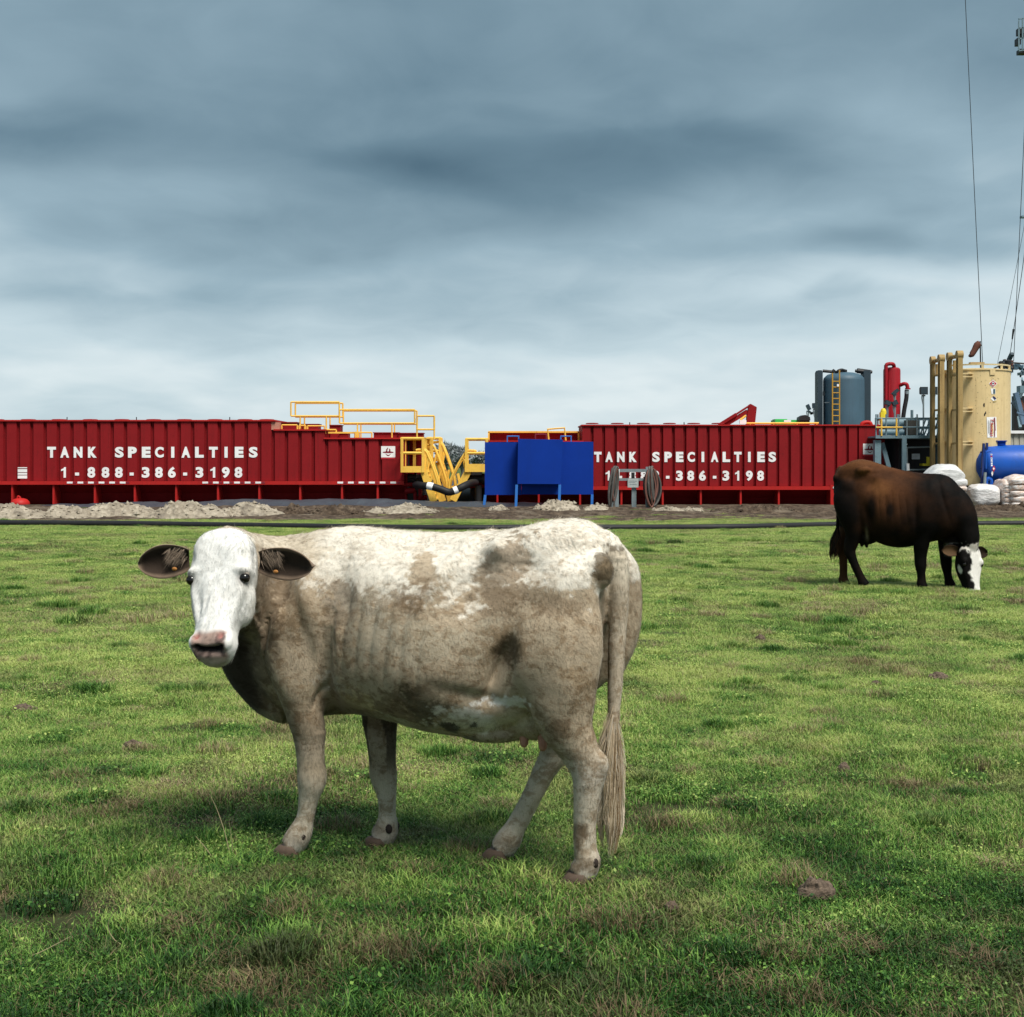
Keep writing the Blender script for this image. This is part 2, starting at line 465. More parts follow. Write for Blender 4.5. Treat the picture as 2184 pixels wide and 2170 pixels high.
def emblem(parent, u, v, d, s=1.0, clip=None):
    """white square sticker with a hat-like mark over a red strip"""
    k = d / F
    mb = MB(); mb.box(X(u - 15*s, d), X(u + 15*s, d), d - .010, d - .004, Z(v + 10*s, d), Z(v - 14*s, d))
    st = mb.out('sticker', WHT, parent)
    mb = MB(); mb.box(X(u - 15*s, d), X(u + 15*s, d), d - .011, d - .004, Z(v + 14*s, d), Z(v + 10.2*s, d)); mb.out('sticker_strip', RDP, st)
    mb = MB()
    c = [(u + 12*s*math.cos(a), v - 1*s + 1.9*s*math.sin(a)) for a in np.linspace(0, 2*math.pi, 18, endpoint=False)]
    mb.prism([(X(a, d), Z(b_, d)) for a, b_ in c], d - .014, d - .0105)
    for pl in ([(-5, -2.5), (-4.2, -7), (-1, -11), (0, -10), (-1.5, -6), (-2, -2.5)], [(1.2, -2.5), (2.2, -6), (1.8, -9.5), (4.6, -7), (5, -2.5)],
               [(-6, 2), (0, 5), (6, 2.5), (1.5, 7), (-2.5, 6.3)]):
        mb.prism([(X(u + a*s, d), Z(v + b_*s, d)) for a, b_ in pl], d - .014, d - .0105)
    mb.out('sticker_mark', PUR, st)

def hatch_lids(parent, us, vtop, d, w=33):
    for u in us:
        mb = MB(); x = X(u, d)
        r = w / 2 * d / F
        mb.lathe([(r, 0), (r, .02), (r * .82, .036), (r * .3, .042)], (x, d + .32, Z(vtop, d) + .028), 20)
        mb.out('hatch_lid', RED, parent, True)

def base_frame(tank, x0, x1, vr0, vr1, d, posts, zb):
    """rail under the wall, sloping belly plate and uprights of the skid"""
    mb = MB(); mb.box(x0, x1, d - .16, d + .06, Z(vr1, d), Z(vr0, d)); mb.out('base_rail', RED2, tank)
    mb = MB(); z1 = Z(vr1, d)
    mb.add([(x0, d + .30, z1), (x1, d + .30, z1), (x1, d + .62, z1 - .3), (x0, d + .62, z1 - .3), (x1, d + .75, zb), (x0, d + .75, zb)],
           [(0, 1, 2, 3), (3, 2, 4, 5)]); mb.out('belly_plate', RED, tank)
    mb = MB(); mb.box(x0, x1, d + .8, d + 2.5, zb, z1 - .01); mb.out('skid_core', BLK, tank)
    for u in posts:
        mb = MB(); x = X(u, d); mb.box(x - .032, x + .032, d - .10, d + .6, zb, z1 - .002); mb.out('skid_post', RED2, tank)
    mb = MB(); mb.box(x0, x1, d - .10, d + .02, zb - .06, zb); mb.out('skid_runner', RED, tank)

# ---- left tank
d = D0
xl, xa, xb, xr = X(-170, d), X(585, d), X(692, d), X(862, d)
tank = thing('mud_tank', 'long dark red corrugated steel tank with stepped right end behind the pale cow', 'tank', (X(350, d), d + 1.3, .09))
per = 28.6 * d / F
zr = Z(1026, d)
ph = X(355 / 3.22, d) - per * .36
for i, (a, bq, vt) in enumerate(((xl, xa, 899), (xa, xb, 919), (xb, xr - .55, 937))):
    corrugated(a, bq, d, zr, Z(vt, d), per, phase=ph).out('corrugated_wall', RED, tank)
mb = MB(); mb.box(xr - .55, xr, d, d + .12, zr, Z(937, d)); mb.out('end_panel', RED, tank)
for a, bq, vt in ((xl, xa, 899), (xa, xb, 919), (xb, xr, 937)):
    mb = MB(); mb.box(a, bq, d + .12, d + 2.6, Z(1033, d), Z(vt, d) - .01); mb.out('tank_body', RED, tank)
    mb = MB(); mb.box(a - .02, bq + .05, d - .05, d + 2.65, Z(vt, d), Z(vt, d) + .05); mb.out('roof_plate', RED2, tank)
base_frame(tank, xl, xr, 1026.5, 1034, d, [28, 116, 204, 289, 377, 466, 554, 641, 730, 806], Z(1078, d))
hatch_lids(tank, [-14, 54, 120, 187, 255, 323, 389, 455, 519, 566], 898, d)
for u in (143, 291, 490):
    mb = MB(); mb.rod(P(u, 899, d + .2), P(u, 890, d + .2), .018, 6); mb.out('lifting_pin', BLK, tank)
mb = MB(); mb.box(X(577, d), X(596, d), d + .02, d + .35, Z(917, d), Z(901, d)); mb.out('corner_box', paint('pale red primer', (.5, .22, .16), .6, .5, (.2, .05, .03)), tank)
lettering(tank, 'TANK SPECIALTIES', [x / 3.22 for x in (355, 445, 537, 635, 820, 910, 1005, 1095, 1187, 1277, 1370, 1466, 1553, 1643, 1740)], 965, 22.4, 18.6, d)
lettering(tank, '1-888-386-3198', [x / 3.22 for x in (437, 530, 628, 725, 817, 905, 1001, 1092, 1181, 1272, 1370, 1462, 1551, 1638)], 1008, 22.4, 16.5, d)
emblem(tank, 828, 966, d)
for k, (a, bq) in enumerate(((997, 999), (1001, 1007.5), (1009, 1013), (1014.5, 1021))):
    mb = MB(); mb.box(X(38, d), X(58, d), d - .012, d - .004, Z(bq, d), Z(a, d)); mb.out('data_plate', WHT, tank)
for s0 in (146, 434, 721):
    for k in range(6):
        u = s0 + k * 22.5
        mb = MB(); mb.box(X(u, d), X(u + 12, d), d - .168, d - .158, Z(1031.5, d), Z(1027.5, d)); mb.out('reflective_tape', WHT, tank)
        mb = MB(); mb.box(X(u + 13, d), X(u + 20, d), d - .166, d - .158, Z(1031.5, d), Z(1027.5, d)); mb.out('reflective_tape', PUR, tank)
# things standing on the low roof
for a, bq, vt, vb, dd in ((600, 632, 902, 917, 49.2), (641, 679, 906, 917, 49.4), (704, 726, 908, 935, 49.3), (724, 742, 924, 935, 49), (797, 850, 924, 935, 49.4), (850, 902, 925, 937, 49.2)):
    mb = MB(); mb.box(X(a, dd), X(bq, dd), dd, dd + .7, Z(vb + 2, dd), Z(vt, dd)); mb.box(X(a - 1.5, dd), X(bq + 1.5, dd), dd - .04, dd + .74, Z(vt, dd), Z(vt - 1.6, dd)); mb.out('roof_box', RED, tank)
def rail_frame(parent, u0, u1, v0, v1, posts, vpost, d0, d1, r=.028):
    for dd in (d0, d1):
        mb = MB(); k = D0
        xa_, xb_ = X(u0, k), X(u1, k); z0_, z1_ = Z(v0, k), Z(v1, k)
        mb.rod((xa_, dd, z0_), (xb_, dd, z0_), r); mb.rod((xa_, dd, z1_), (xb_, dd, z1_), r)
        mb.rod((xa_, dd, z0_), (xa_, dd, z1_), r); mb.rod((xb_, dd, z0_), (xb_, dd, z1_), r)
        for pu in posts: mb.rod((X(pu, k), dd, z1_), (X(pu, k), dd, Z(vpost, k)), r * .9)
        mb.out('railing', YEL, parent, True)
rail_frame(tank, 617, 721, 857, 887, (637, 693), 917, 48.35, 49.35)
rail_frame(tank, 721.5, 883, 873.5, 902.5, (760, 834), 935, 48.35, 49.45)
rail_frame(tank, 888, 925, 887, 916, (888, 925), 937, 48.3, 48.36, .03)
mb = MB()
for u0, u1, v0, v1 in ((601, 634, 907, 917), (638, 652, 908, 917), (656, 692, 909, 918), (694, 717, 917, 925), (757, 793, 923, 934)):
    dd = 48.25
    mb = MB(); mb.rod(P(u0, v0, dd), P(u1, v0, dd), .025); mb.rod(P(u0, v0, dd), P(u0, v1, dd), .025); mb.rod(P(u1, v0, dd), P(u1, v1, dd), .025); mb.out('low_guard', YEL, tank, True)

mb = MB(); mb.box(X(700, 48.2), X(762, 48.2), 48.2, 48.5, Z(925, 48.2), Z(921.5, 48.2)); mb.box(X(757, 48.2), X(766, 48.2), 48.15, 48.4, Z(936, 48.2), Z(921, 48.2)); mb.out('walkway_edge', YEL, tank)

# ---- right tank
d = D0 + .6
xl, xa, xr, xe = X(1036, d), X(1242, d), X(1887, d), X(1782, d)
tank2 = thing('mud_tank', 'dark red corrugated steel tank behind the blue panel and cable rack', 'tank', (X(1460, d), d + 1.3, .09))
per = 24.75 * d / F
zr = Z(1037, d)
ph = X(1275, d) - per * .36
corrugated(xa, X(1832, d), d, zr, Z(908, d), per, phase=ph).out('corrugated_wall', RED, tank2)
mb = MB(); mb.box(X(1832, d), xr, d, d + .12, zr, Z(908, d)); mb.out('end_panel', RED, tank2)
corrugated(xl, xa, d, zr, Z(942, d), per, phase=ph).out('corrugated_wall', RED, tank2)
for a, bq, vt in ((xl, xa, 943), (xa, xr, 909)):
    mb = MB(); mb.box(a, bq, d + .12, d + 2.6, zr - .02, Z(vt, d)); mb.out('tank_body', RED, tank2)
    mb = MB(); mb.box(a - .03, bq + .04, d - .05, d + 2.65, Z(vt, d) + .005, Z(vt - 3, d)); mb.out('roof_plate', RED2, tank2)
base_frame(tank2, xl, xe, 1037.5, 1045, d, [1061, 1149, 1237, 1325, 1413, 1494, 1579, 1660], Z(1078, d))
mb = MB(); mb.box(X(1769, d), X(1780, d), d - .17, d + .5, Z(1082, d), Z(1035.5, d)); mb.out('skid_end_post', RED2, tank2)
mb = MB(); mb.box(X(1774, d), X(1781.5, d), d - .19, d - .172, Z(1042, d), Z(1038, d)); mb.out('reflective_tape', WHT, tank2)
hatch_lids(tank2, [1264, 1318, 1374, 1430, 1482, 1534], 906, d, 28)
for u in (1343, 1459):
    mb = MB(); mb.rod(P(u, 907, d + .2), P(u, 901, d + .2), .018, 6); mb.out('lifting_pin', BLK, tank2)
lettering(tank2, 'TANK SPECIALTIES', [1275, 1299, 1324, 1350, 1399, 1425, 1449.5, 1474, 1499, 1524, 1549, 1573.5, 1598, 1623, 1647], 975, 21, 16, d)
lettering(tank2, '1-888-386-3198', [1296, 1323, 1349, 1373.5, 1398.5, 1424, 1449, 1473, 1498, 1524, 1548, 1572, 1598, 1622], 1015, 21, 14.5, d)
emblem(tank2, 1855, 960, d, .95)
mb = MB(); dd = d + .9
mb.tube([P(1838, 910, dd), P(1839, 904, dd), P(1848, 901, dd), P(1856, 903, dd), P(1859, 912, dd)], .07, 10); mb.out('pipe_bend', RED2, tank2, True)
# raised back of the low end with yellow edge and guards
mb = MB(); mb.box(X(1043, 50.4), X(1243, 50.4), 50.4, 50.9, Z(950, 50.4), Z(922, 50.4)); mb.out('back_wall', RED, tank2)
mb = MB(); mb.box(X(1041, 50.3), X(1240, 50.3), 50.22, 50.38, Z(923.5, 50.3), Z(920, 50.3))
for u in (1042.5, 1234): mb.beam(P(u, 922, 50.25), P(u, 948, 50.25), .06, .06)
mb.out('top_edge', YEL, tank2)
mb = MB()
for u0, u1, v0, v1, s_ in ((1168, 1204, 915, 945, 3),):
    mb.tube([P(u0 + s_, v1, 48.9), P(u0, v0 + 1, 48.9), P(u1, v0 - 2, 48.9), P(u1 + s_, v1, 48.9)], .035, 6, 1)
mb.out('hatch_guard', YEL, tank2)

# ---- equipment on the right tank's roof
jib = thing('loader_boom', 'folded dark red crane boom resting on the roof of the right red tank', 'boom', P(1590, 907, 49.6))
dd = 49.6
mb = MB(); mb.prism([(X(a, dd), Z(c_, dd)) for a, c_ in ((1591, 907), (1593, 885), (1597, 864), (1600, 862), (1613, 869), (1609, 907))], dd - .12, dd + .12); mb.out('boom_head', RED, jib)
mb = MB(); mb.beam(P(1543, 909, dd), P(1594, 878, dd), .16, .15); mb.out('boom_arm', RED, jib)
mb = MB(); mb.beam(P(1533, 907, dd - .1), P(1570, 884, dd - .1), .13, .10); mb.rod(P(1570, 884, dd - .1), P(1598, 866, dd - .1), .035); mb.out('boom_cylinder', RED, jib, True)
mb = MB(); mb.rod(P(1579, 896, dd - .14), P(1591, 887, dd - .14), .04); mb.out('boom_stay', YEL, jib, True)
mb = MB(); mb.box(X(1576, dd), X(1590, dd), dd - .2, dd - .1, Z(905, dd), Z(897, dd)); st = mb.out('boom_plate', WHT, jib)
pump = thing('shaker_box', 'bright green machine box on the roof of the right red tank', 'machine', P(1680, 907, 49.8))
dd = 49.8
mb = MB(); mb.box(X(1653, dd), X(1704, dd), dd, dd + .8, Z(908, dd), Z(896, dd)); mb.box(X(1655, dd), X(1680, dd), dd + .1, dd + .7, Z(896, dd), Z(894, dd)); mb.out('housing', GRN, pump)
mb = MB(); mb.box(X(1672, dd), X(1687, dd), dd - .012, dd - .002, Z(900.5, dd), Z(896.5, dd)); mb.out('name_plate', WHT, pump)
mb = MB(); mb.rod(P(1592, 903.5, 49.3), P(1746, 903, 49.3), .035, 6)
for u in (1600, 1650, 1700, 1742): mb.rod(P(u, 903, 49.3), P(u, 910, 49.3), .03, 6)
mb.out('guard_rail', YEL, pump)
mot = thing('agitator_motor', 'black motor standing beside the green box on the red tank roof', 'motor', P(1716, 907, 49.5))
dd = 49.5
mb = MB(); mb.box(X(1706, dd), X(1727, dd), dd, dd + .4, Z(907, dd), Z(897, dd)); mb.out('motor_base', BLK, mot)
mb = MB(); mb.prism([(X(a, dd), Z(c_, dd)) for a, c_ in ((1704, 897), (1705, 890), (1709, 888), (1712, 886), (1718, 885.5), (1722, 888), (1727, 890), (1728, 897))], dd - .05, dd + .45); mb.out('motor_cover', BLK, mot)

# ---- access stairs between the tanks
def stair(name, label, ua, va, ub, vb, d0, d1, side, cage, legs=True):
    """cage platform plus a steep stair going down from it"""
    root = thing(name, label, 'stairs', P((ua + ub) / 2, 1085, d0) * 1.0)
    u0, u1, vt, vm, vtb, vb_ = cage
    r = .045
    k = d0
    for dd in (d0, d1):
        mb = MB()
        for u in (u0 + 1.5, u1 - 1.5): mb.beam((X(u, k), dd, Z(vt, k)), (X(u, k), dd, Z(vb_, k)), .09, .09)
        for v_ in (vt + 1, vm): mb.rod((X(u0, k), dd, Z(v_, k)), (X(u1, k), dd, Z(v_, k)), r)
        mb.out('cage_rail', YEL, root)
        mb = MB(); mb.box(X(u0, k), X(u1, k), dd - .03, dd + .01, Z(vb_, k), Z(vtb, k)); mb.out('toe_board', YEL, root)
    mb = MB(); mb.box(X(u0, k), X(u1, k), d0 + .012, d1 - .04, Z(vb_, k), Z(vb_ - 3, k)); mb.out('platform', YEL, root)
    ue = u0 if side > 0 else u1
    mb = MB()
    for v_ in (vt + 1, vm): mb.rod((X(ue, k), d0, Z(v_, k)), (X(ue, k), d1, Z(v_, k)), r)
    mb.out('cage_end_rail', YEL, root)
    # stringers
    w0, w1 = d0 + .05, d1 - .05
    pa, pb = (X(ua, k), Z(va, k)), (X(ub, k), Z(vb, k))
    for dd in (w0, w1):
        mb = MB(); mb.beam((pa[0], dd, pa[1]), (pb[0], dd, pb[1]), .045, .24); mb.out('stringer', YEL, root)
    n = 7
    for i in range(n):
        q = (i + .5) / n; x_ = pa[0] + (pb[0] - pa[0]) * q; z_ = pa[1] + (pb[1] - pa[1]) * q
        mb = MB(); mb.box(x_ - .12, x_ + .12, w0 + .03, w1 - .03, z_ - .015, z_ + .015); mb.out('tread', YEL, root)
    dxs = pb[0] - pa[0]; dzs = pb[1] - pa[1]
    for dd in (w0, w1):
        hr = .95
        mb = MB()
        top = Vector((pa[0] - .12 * side, dd, pa[1] + hr * .72)); 
        mb.tube([(pa[0] - .25 * side, dd, pa[1] + hr * .7), top, (pa[0] + dxs * .12 + .06 * side, dd, pa[1] + hr * .62), (pa[0] + dxs * .9 + .15 * side, dd, pa[1] + dzs * .75 + hr * .45), (pb[0] + .12 * side, dd, pb[1] + .25)], .04, 8, 3)
        for q in (.15, .55, .9): mb.rod((pa[0] + dxs * q, dd, pa[1] + dzs * q), (pa[0] + dxs * q + .1 * side, dd, pa[1] + dzs * q + hr * (.62 - .25 * q)), .03)
        mb.out('handrail', YEL, root, True)
    return root
stair('access_stair', 'yellow caged platform and steep stair at the end of the left red tank', 903, 1003, 925, 1070, 47.3, 48.5, 1, (856, 904, 934.5, 966.5, 995, 1008))
stair('access_stair', 'second yellow stair standing just behind the first, nearer the gap', 936, 985, 962, 1068, 49.1, 50.1, 1, (912, 940, 934, 962, 976, 985))
stair('access_stair', 'yellow stair and platform rising towards the blue panel', 999, 1004, 966, 1068, 48.2, 49.4, -1, (993, 1040, 936, 967, 990, 1007))
stair('access_stair', 'third yellow stair squeezed between the first two', 920, 992, 944, 1070, 48.7, 49.0, 1, (906, 922, 935, 964, 982, 992))
# dark end bay of the left tank behind the cage, and a mud pump seen through the gap
mb = MB(); mb.box(X(862, 50), X(899, 50), 49.9, 50.8, Z(1074, 50), Z(937, 50)); mb.out('end_bay', RED, tank)
for u in (870, 884):
    mb = MB(); mb.beam(P(u, 940, 49.6), P(u, 1008, 49.6), .10, .10); mb.out('end_bay_post', YEL if u > 880 else BLK, tank)
mp = thing('mud_pump', 'dark machinery seen low in the gap between the two red tanks', 'machinery', P(950, 1078, 52))
mb = MB(); mb.box(X(905, 52), X(955, 52), 52, 53, Z(1082, 52), Z(1030, 52)); mb.box(X(915, 52), X(940, 52), 52.2, 52.8, Z(1030, 52), Z(1018, 52)); mb.out('pump_frame', BLK, mp)
mb = MB(); mb.lathe([(.2, -.6), (.42, -.55), (.42, .55), (.2, .6)], P(975, 1045, 52.3), 18, 0, 'x'); mb.box(X(955, 52), X(1036, 52), 52.1, 52.9, Z(1082, 52), Z(1058, 52)); mb.out('pump_drum', SLT2, mp, True)
mb = MB(); mb.box(X(1000, 52), X(1036, 52), 52, 53, Z(1058, 52), Z(1012, 52)); mb.box(X(1004, 52), X(1028, 52), 52.1, 52.8, Z(1012, 52), Z(1002, 52)); mb.out('pump_engine', BLK, mp)
# pipework below the platforms
pw = thing('pipe_manifold', 'dark red and black valves under the left yellow platform', 'pipework', P(880, 1078, 48.1))
mb = MB()
for u, v, l, r in ((870, 1018, .3, .16), (885, 1025, .5, .13), (899, 1033, .4, .15)): mb.lathe([(r*.6, -l), (r, -l), (r, -l+.08), (r*.7, -l+.08), (r*.7, l-.08), (r, l-.08), (r, l), (r*.6, l)], P(u, v, 48.4), 14, 0, 'x')
mb.out('valve_body', BLK, pw, True)
mb = MB(); mb.rod(P(858, 1034, 48.1), P(892, 1034, 48.1), .07, 10); mb.rod(P(864, 1048, 48.1), P(885, 1046, 48.1), .10, 10); mb.rod(P(885, 1046, 48.1), P(886, 1070, 48.1), .06, 10); mb.rod(P(866, 1012, 48.3), P(866, 1074, 48.3), .05, 8); mb.out('pipe', RED, pw, True)
mb = MB(); mb.box(X(862, 48.9), X(905, 48.9), 48.9, 49.3, Z(1076, 48.9), Z(1012, 48.9)); mb.out('pump_casing', BLK, pw)
mb = MB(); mb.lathe([(.28, -.05), (.28, .05)], P(897, 1055, 48.15), 18, 0, 'x'); mb.rod(P(890, 1064, 48.2), P(911, 1061, 48.2), .09, 10); mb.out('flange', RED, pw, True)
pw2 = thing('pipe_manifold', 'black and dark red pipe fittings under the right yellow platform', 'pipework', P(1015, 1078, 48.7))
mb = MB(); mb.lathe([(.2, -.35), (.2, -.25), (.14, -.25), (.14, .25), (.2, .25), (.2, .35)], P(1012, 1022, 48.7), 14, 0, 'x'); mb.rod(P(1020, 1035, 48.6), P(1020, 1075, 48.6), .12, 10); mb.out('valve_body', BLK, pw2, True)
mb = MB(); mb.rod(P(1000, 1034, 48.8), P(1034, 1034, 48.8), .12, 10); mb.out('pipe', RED, pw2, True)
mb = MB(); mb.box(X(1003, 49.4), X(1034, 49.4), 49.4, 49.8, Z(1076, 49.4), Z(1040, 49.4)); mb.out('pump_casing', BLK, pw2)
hose = thing('suction_hose', 'thick black hose with white bands joining the two red tanks', 'hose', P(945, 1040, 47.1))
path = [P(886, 1034, 47.6), P(900, 1036, 47.2), P(918, 1037.5, 47), P(940, 1044, 47), P(957, 1050, 47), P(972, 1046, 47), P(990, 1037, 47.1), P(1004, 1031, 47.6), P(1014, 1030, 48.3)]
mb = MB(); mb.tube(path, .125, 12); mb.out('hose_body', RUB, hose, True)
for a, c_ in ((1.78, 2.28), (4.75, 5.25)):
    pts = crom(path, 12); mb = MB(); mb.tube(pts[int(a*12):int(c_*12)+1], .132, 12, 1); mb.out('band', WHT, hose, True)

# ---- small red drum lid at the left
d = 47.4
lid = thing('valve_cap', 'small bright red domed cap with a handle poking above the left rubble', 'cap', P(43, 1076, d))
mb = MB(); c0 = P(43, 1076, d); r = 20 * d / F
mb.lathe([(r, 0), (r, .03), (r*.92, .1), (r*.7, .17), (r*.4, .2), (r*.1, .21)], c0, 20); mb.out('dome', RED2, lid, True)
mb = MB(); mb.tube([P(37, 1063, d), P(38, 1059, d), P(41, 1060, d), P(44, 1063, d)], .03, 6); mb.out('handle', RED2, lid, True)

# ---- blue sheet panels on legs
d = 46.6
pan = thing('sheet_panel', 'blue painted sheet metal wind screen on four thin legs', 'screen', P(1150, 1088, d))
mb = MB(); mb.box(X(1034, d), X(1112, d), d, d + .05, Z(1056, d), Z(943.5, d)); mb.out('panel', BLU, pan)
mb = MB(); mb.box(X(1112.3, d), X(1195, d), d + .004, d + .05, Z(1055, d), Z(943, d)); mb.out('panel', BLU, pan)
mb = MB(); mb.box(X(1195.3, d), X(1265.5, d), d, d + .05, Z(1055, d), Z(942.5, d)); mb.out('panel', BLU, pan)
d2 = d - .55
mb = MB(); mb.prism([(X(a, d2), Z(c_, d2)) for a, c_ in ((1103.5, 1032.5), (1195.5, 1033), (1201, 938), (1105, 936.5))], d2, d2 + .5); mb.out('front_box', BLU, pan)
LEG = paint('pale blue leg paint', (.03, .16, .52), .5, .3)
for (a, va, dd0), (c_, vc, dd1) in (((1035, 1056, d), (1031, 1089, d)), ((1102, 1034, d2), (1100, 1090, d2)), ((1194, 1034, d2), (1192, 1089, d2)), ((1263, 1055, d), (1262, 1088, d))):
    mb = MB(); mb.beam(P(a, va, dd0), P(c_, vc + 3, dd1), .085, .085); mb.out('leg', LEG, pan)
for a, c_, v0, v1 in ((1082, 1106, 931, 944), (1142, 1165, 927, 939), (1196, 1218, 931, 944)):
    mb = MB(); mb.tube([P(a, v1, d + .03), P(a, v0 + 1, d + .03), P(a + 2, v0, d + .03), P(c_ - 1, v0, d + .03), P(c_, v0 + 1.5, d + .03), P(c_, v1, d + .03)], .022, 6, 2); mb.out('handle_loop', PUR if a == 1142 else LEG, pan, True)

# ---- galvanised cable rack
d = 46.2
rack = thing('cable_rack', 'galvanised steel stand with a small notice between two hanging cable coils', 'stand', P(1352, 1089, d))
for u in (1315.5, 1381):
    mb = MB(); mb.beam(P(u, 996, d), P(u, 1089, d), .12, .10); mb.out('upright', GAL, rack)
mb = MB(); mb.beam(P(1352, 1040, d), P(1352, 1089, d), .15, .10); mb.out('upright', GAL, rack)
for v in (1004, 1023):
    mb = MB(); mb.beam(P(1312, v, d - .03), P(1386, v, d - .03), .05, .10 if v < 1010 else .08); mb.out('crossbar', GAL, rack)
mb = MB(); mb.beam(P(1306, 1084, d), P(1390, 1084, d), .05, .05); mb.out('foot_bar', GAL, rack)
mb = MB(); mb.box(X(1338, d), X(1361, d), d - .13, d - .10, Z(1040, d), Z(1021, d)); nb = mb.out('notice_board', paint('grey notice', (.42, .46, .46), .6, .4), rack)
mb = MB()
for v, a, c_ in ((1026, 1341, 1358), (1029, 1341, 1354), (1033, 1342, 1357)): mb.box(X(a, d), X(c_, d), d - .134, d - .1305, Z(v + .8, d), Z(v, d))
mb.out('notice_print', GAL, nb)
mb = MB(); mb.box(X(1346, d), X(1353, d), d - .12, d - .06, Z(1021, d), Z(1008, d)); mb.out('hanger', BLK, rack)
for u, v0 in ((1316, 999), (1383, 999)):
    mb = MB(); mb.box(X(u - 3, d), X(u + 5, d), d - .10, d - .07, Z(v0 + 20, d), Z(v0 + 2, d)); mb.out('white_tag', WHT, rack)
CABLE = paint('grey black cable', (.085, .08, .075), .6, .6, (.20, .18, .16))
def strands(root, uc, w, lean, seed):
    rr = random.Random(seed)
    for i in range(14):
        o_ = rr.uniform(-.5, .5) * w; dd = d - .15 - rr.uniform(0, .3); b_ = 1084 - rr.uniform(0, 22)
        mb = MB(); mb.tube([P(uc + o_*.5, 997 + rr.uniform(0, 5), dd), P(uc + o_ + rr.uniform(-2, 2), 1025, dd - .04), P(uc + o_*1.1 + lean*.6, 1055, dd), P(uc + o_*.8 + lean, b_, dd + .05)], rr.uniform(.026, .04), 6, 4); mb.out('cable_strand', (CABLE, RUB, CABLE, GAL)[i % 4], root, True)
def coil(uc, wpx, label, lean, seed):
    root = thing('cable_coil', label, 'cable', P(uc, 1040, d - .1))
    rr = random.Random(seed)
    strands(root, uc, wpx * .8, lean, seed + 50)
    for i in range(18):
        w = wpx * rr.uniform(.04, 1.0) ** 1.3 / 2; top = 996 + rr.uniform(-1, 5); bot = 1086 - rr.uniform(0, 26); off = rr.uniform(-3, 3)
        dd = d - .12 - rr.uniform(0, .28); pts = []
        for k in range(15):
            a = 2 * math.pi * k / 14
            vv = (top + bot) / 2 - (bot - top) / 2 * math.cos(a)
            wid = w * (.55 + .45 * math.sin(min(1, max(0, (vv - top) / (bot - top))) * math.pi) ** .5) 
            pts.append(P(uc + off + lean * (vv - 1040) / 45 + wid * math.sin(a), vv, dd + .12 * math.sin(a)))
        mb = MB(); mb.tube(pts, rr.uniform(.026, .042), 6, 3); mb.out('cable_loop', CABLE if i % 4 else (RUB if i % 8 else paint('reddish cable', (.16, .07, .055), .6, .4)), root, True)
coil(1308, 17, 'bundle of black cable loops hung over the left post of the cable rack', -5, 3)
coil(1390, 34, 'wide bundle of black cable loops hung over the right post of the cable rack', 2, 5)
# ---------------------------------------------------------------- tall tanks and rig equipment at the right
# slate tank
d = 54.0
st = thing('storage_tank', 'slate grey upright tank with dome top and yellow ladder behind the red tank', 'tank', (X(1808, d), d, .1))
R = 44 * d / F; c0 = (X(1810, d), d + R, 0)
mb = MB(); mb.lathe([(R, .4), (R, Z(810, d)), (R*.97, Z(804, d)), (R*.8, Z(797, d)), (R*.5, Z(793, d)), (R*.15, Z(791.5, d))], c0, 40); mb.out('shell', SLT, st, True)
for a, c_ in ((1750.5, 1761.5), (1850, 1865)):
    mb = MB(); mb.box(X(a, d), X(c_, d), d + R - .25, d + R + .25, .3, Z(792, d)); mb.prism([(X(x, d), Z(y, d)) for x, y in ((a, 792.2), (a + 2, 788), (c_ - 2, 788), (c_, 792.2))], d + R - .24, d + R + .24); mb.out('side_frame', SLT2, st)
for a, c_ in ((1755, 1780), (1824, 1860)):
    mb = MB(); mb.rod(P(a, 791.5, d + R), P(c_, 794, d + R), .06, 8); mb.rod(P(c_ - 3, 795, d + R), P(c_ + (1 if a < 1800 else -32), 791, d + R), .1, 8); mb.out('top_strut', BLK, st)
for v in (825, 851, 877):
    mb = MB(); mb.box(X(1851.5, d), X(1855, d), d - .03 + .9, d + .9, Z(v + 8, d), Z(v - 5, d)); mb.out('slot_plate', BLK, st)
LY = paint('ochre ladder paint', (.45, .25, .03), .5, .3)
lad = None
for u in (1775.5, 1790.5):
    mb = MB(); mb.beam(P(u, 790 if u > 1780 else 796, d - .06), P(u, 906, d - .06), .045, .045); mb.out('ladder_rail', LY, st)
for k in range(9):
    mb = MB(); v = 814 + k * 12.2; mb.rod(P(1775.5, v, d - .06), P(1790.5, v, d - .06), .022, 6); mb.out('ladder_rung', LY, st)
mb = MB(); mb.tube([P(1783, 797, d + .5), P(1788, 791, d + .4), P(1797, 789, d + .5), P(1803, 793, d + .6)], .05, 8); mb.lathe([(.16, 0), (.16, .12), (.06, .15)], P(1798, 796, d + .8), 14); mb.out('top_valve', BLK, st, True)
mb = MB(); mb.box(X(1784, d), X(1788, d), d - .1, d - .05, Z(825, d), Z(820, d)); mb.out('ladder_tag', WHT, st)
for (u, v, w_, h_, rot) in ((1765.5, 838, 3, 9, .5), (1769, 858, 9, 2.2, 0)):
    mb = MB(); a = math.atan2(d + R - .0, 1)
    xx = X(u, d); yy = d + R - math.sqrt(max(.001, R*R - (xx - c0[0])**2)) - .03
    mb.add([(xx - w_*.009, yy, Z(v + h_/2, d)), (xx + w_*.009, yy - .12, Z(v + h_/2, d)), (xx + w_*.009, yy - .12, Z(v - h_/2, d)), (xx - w_*.009, yy, Z(v - h_/2, d))], [(0, 1, 2, 3)]); mb.out('painted_mark', GAL, st)

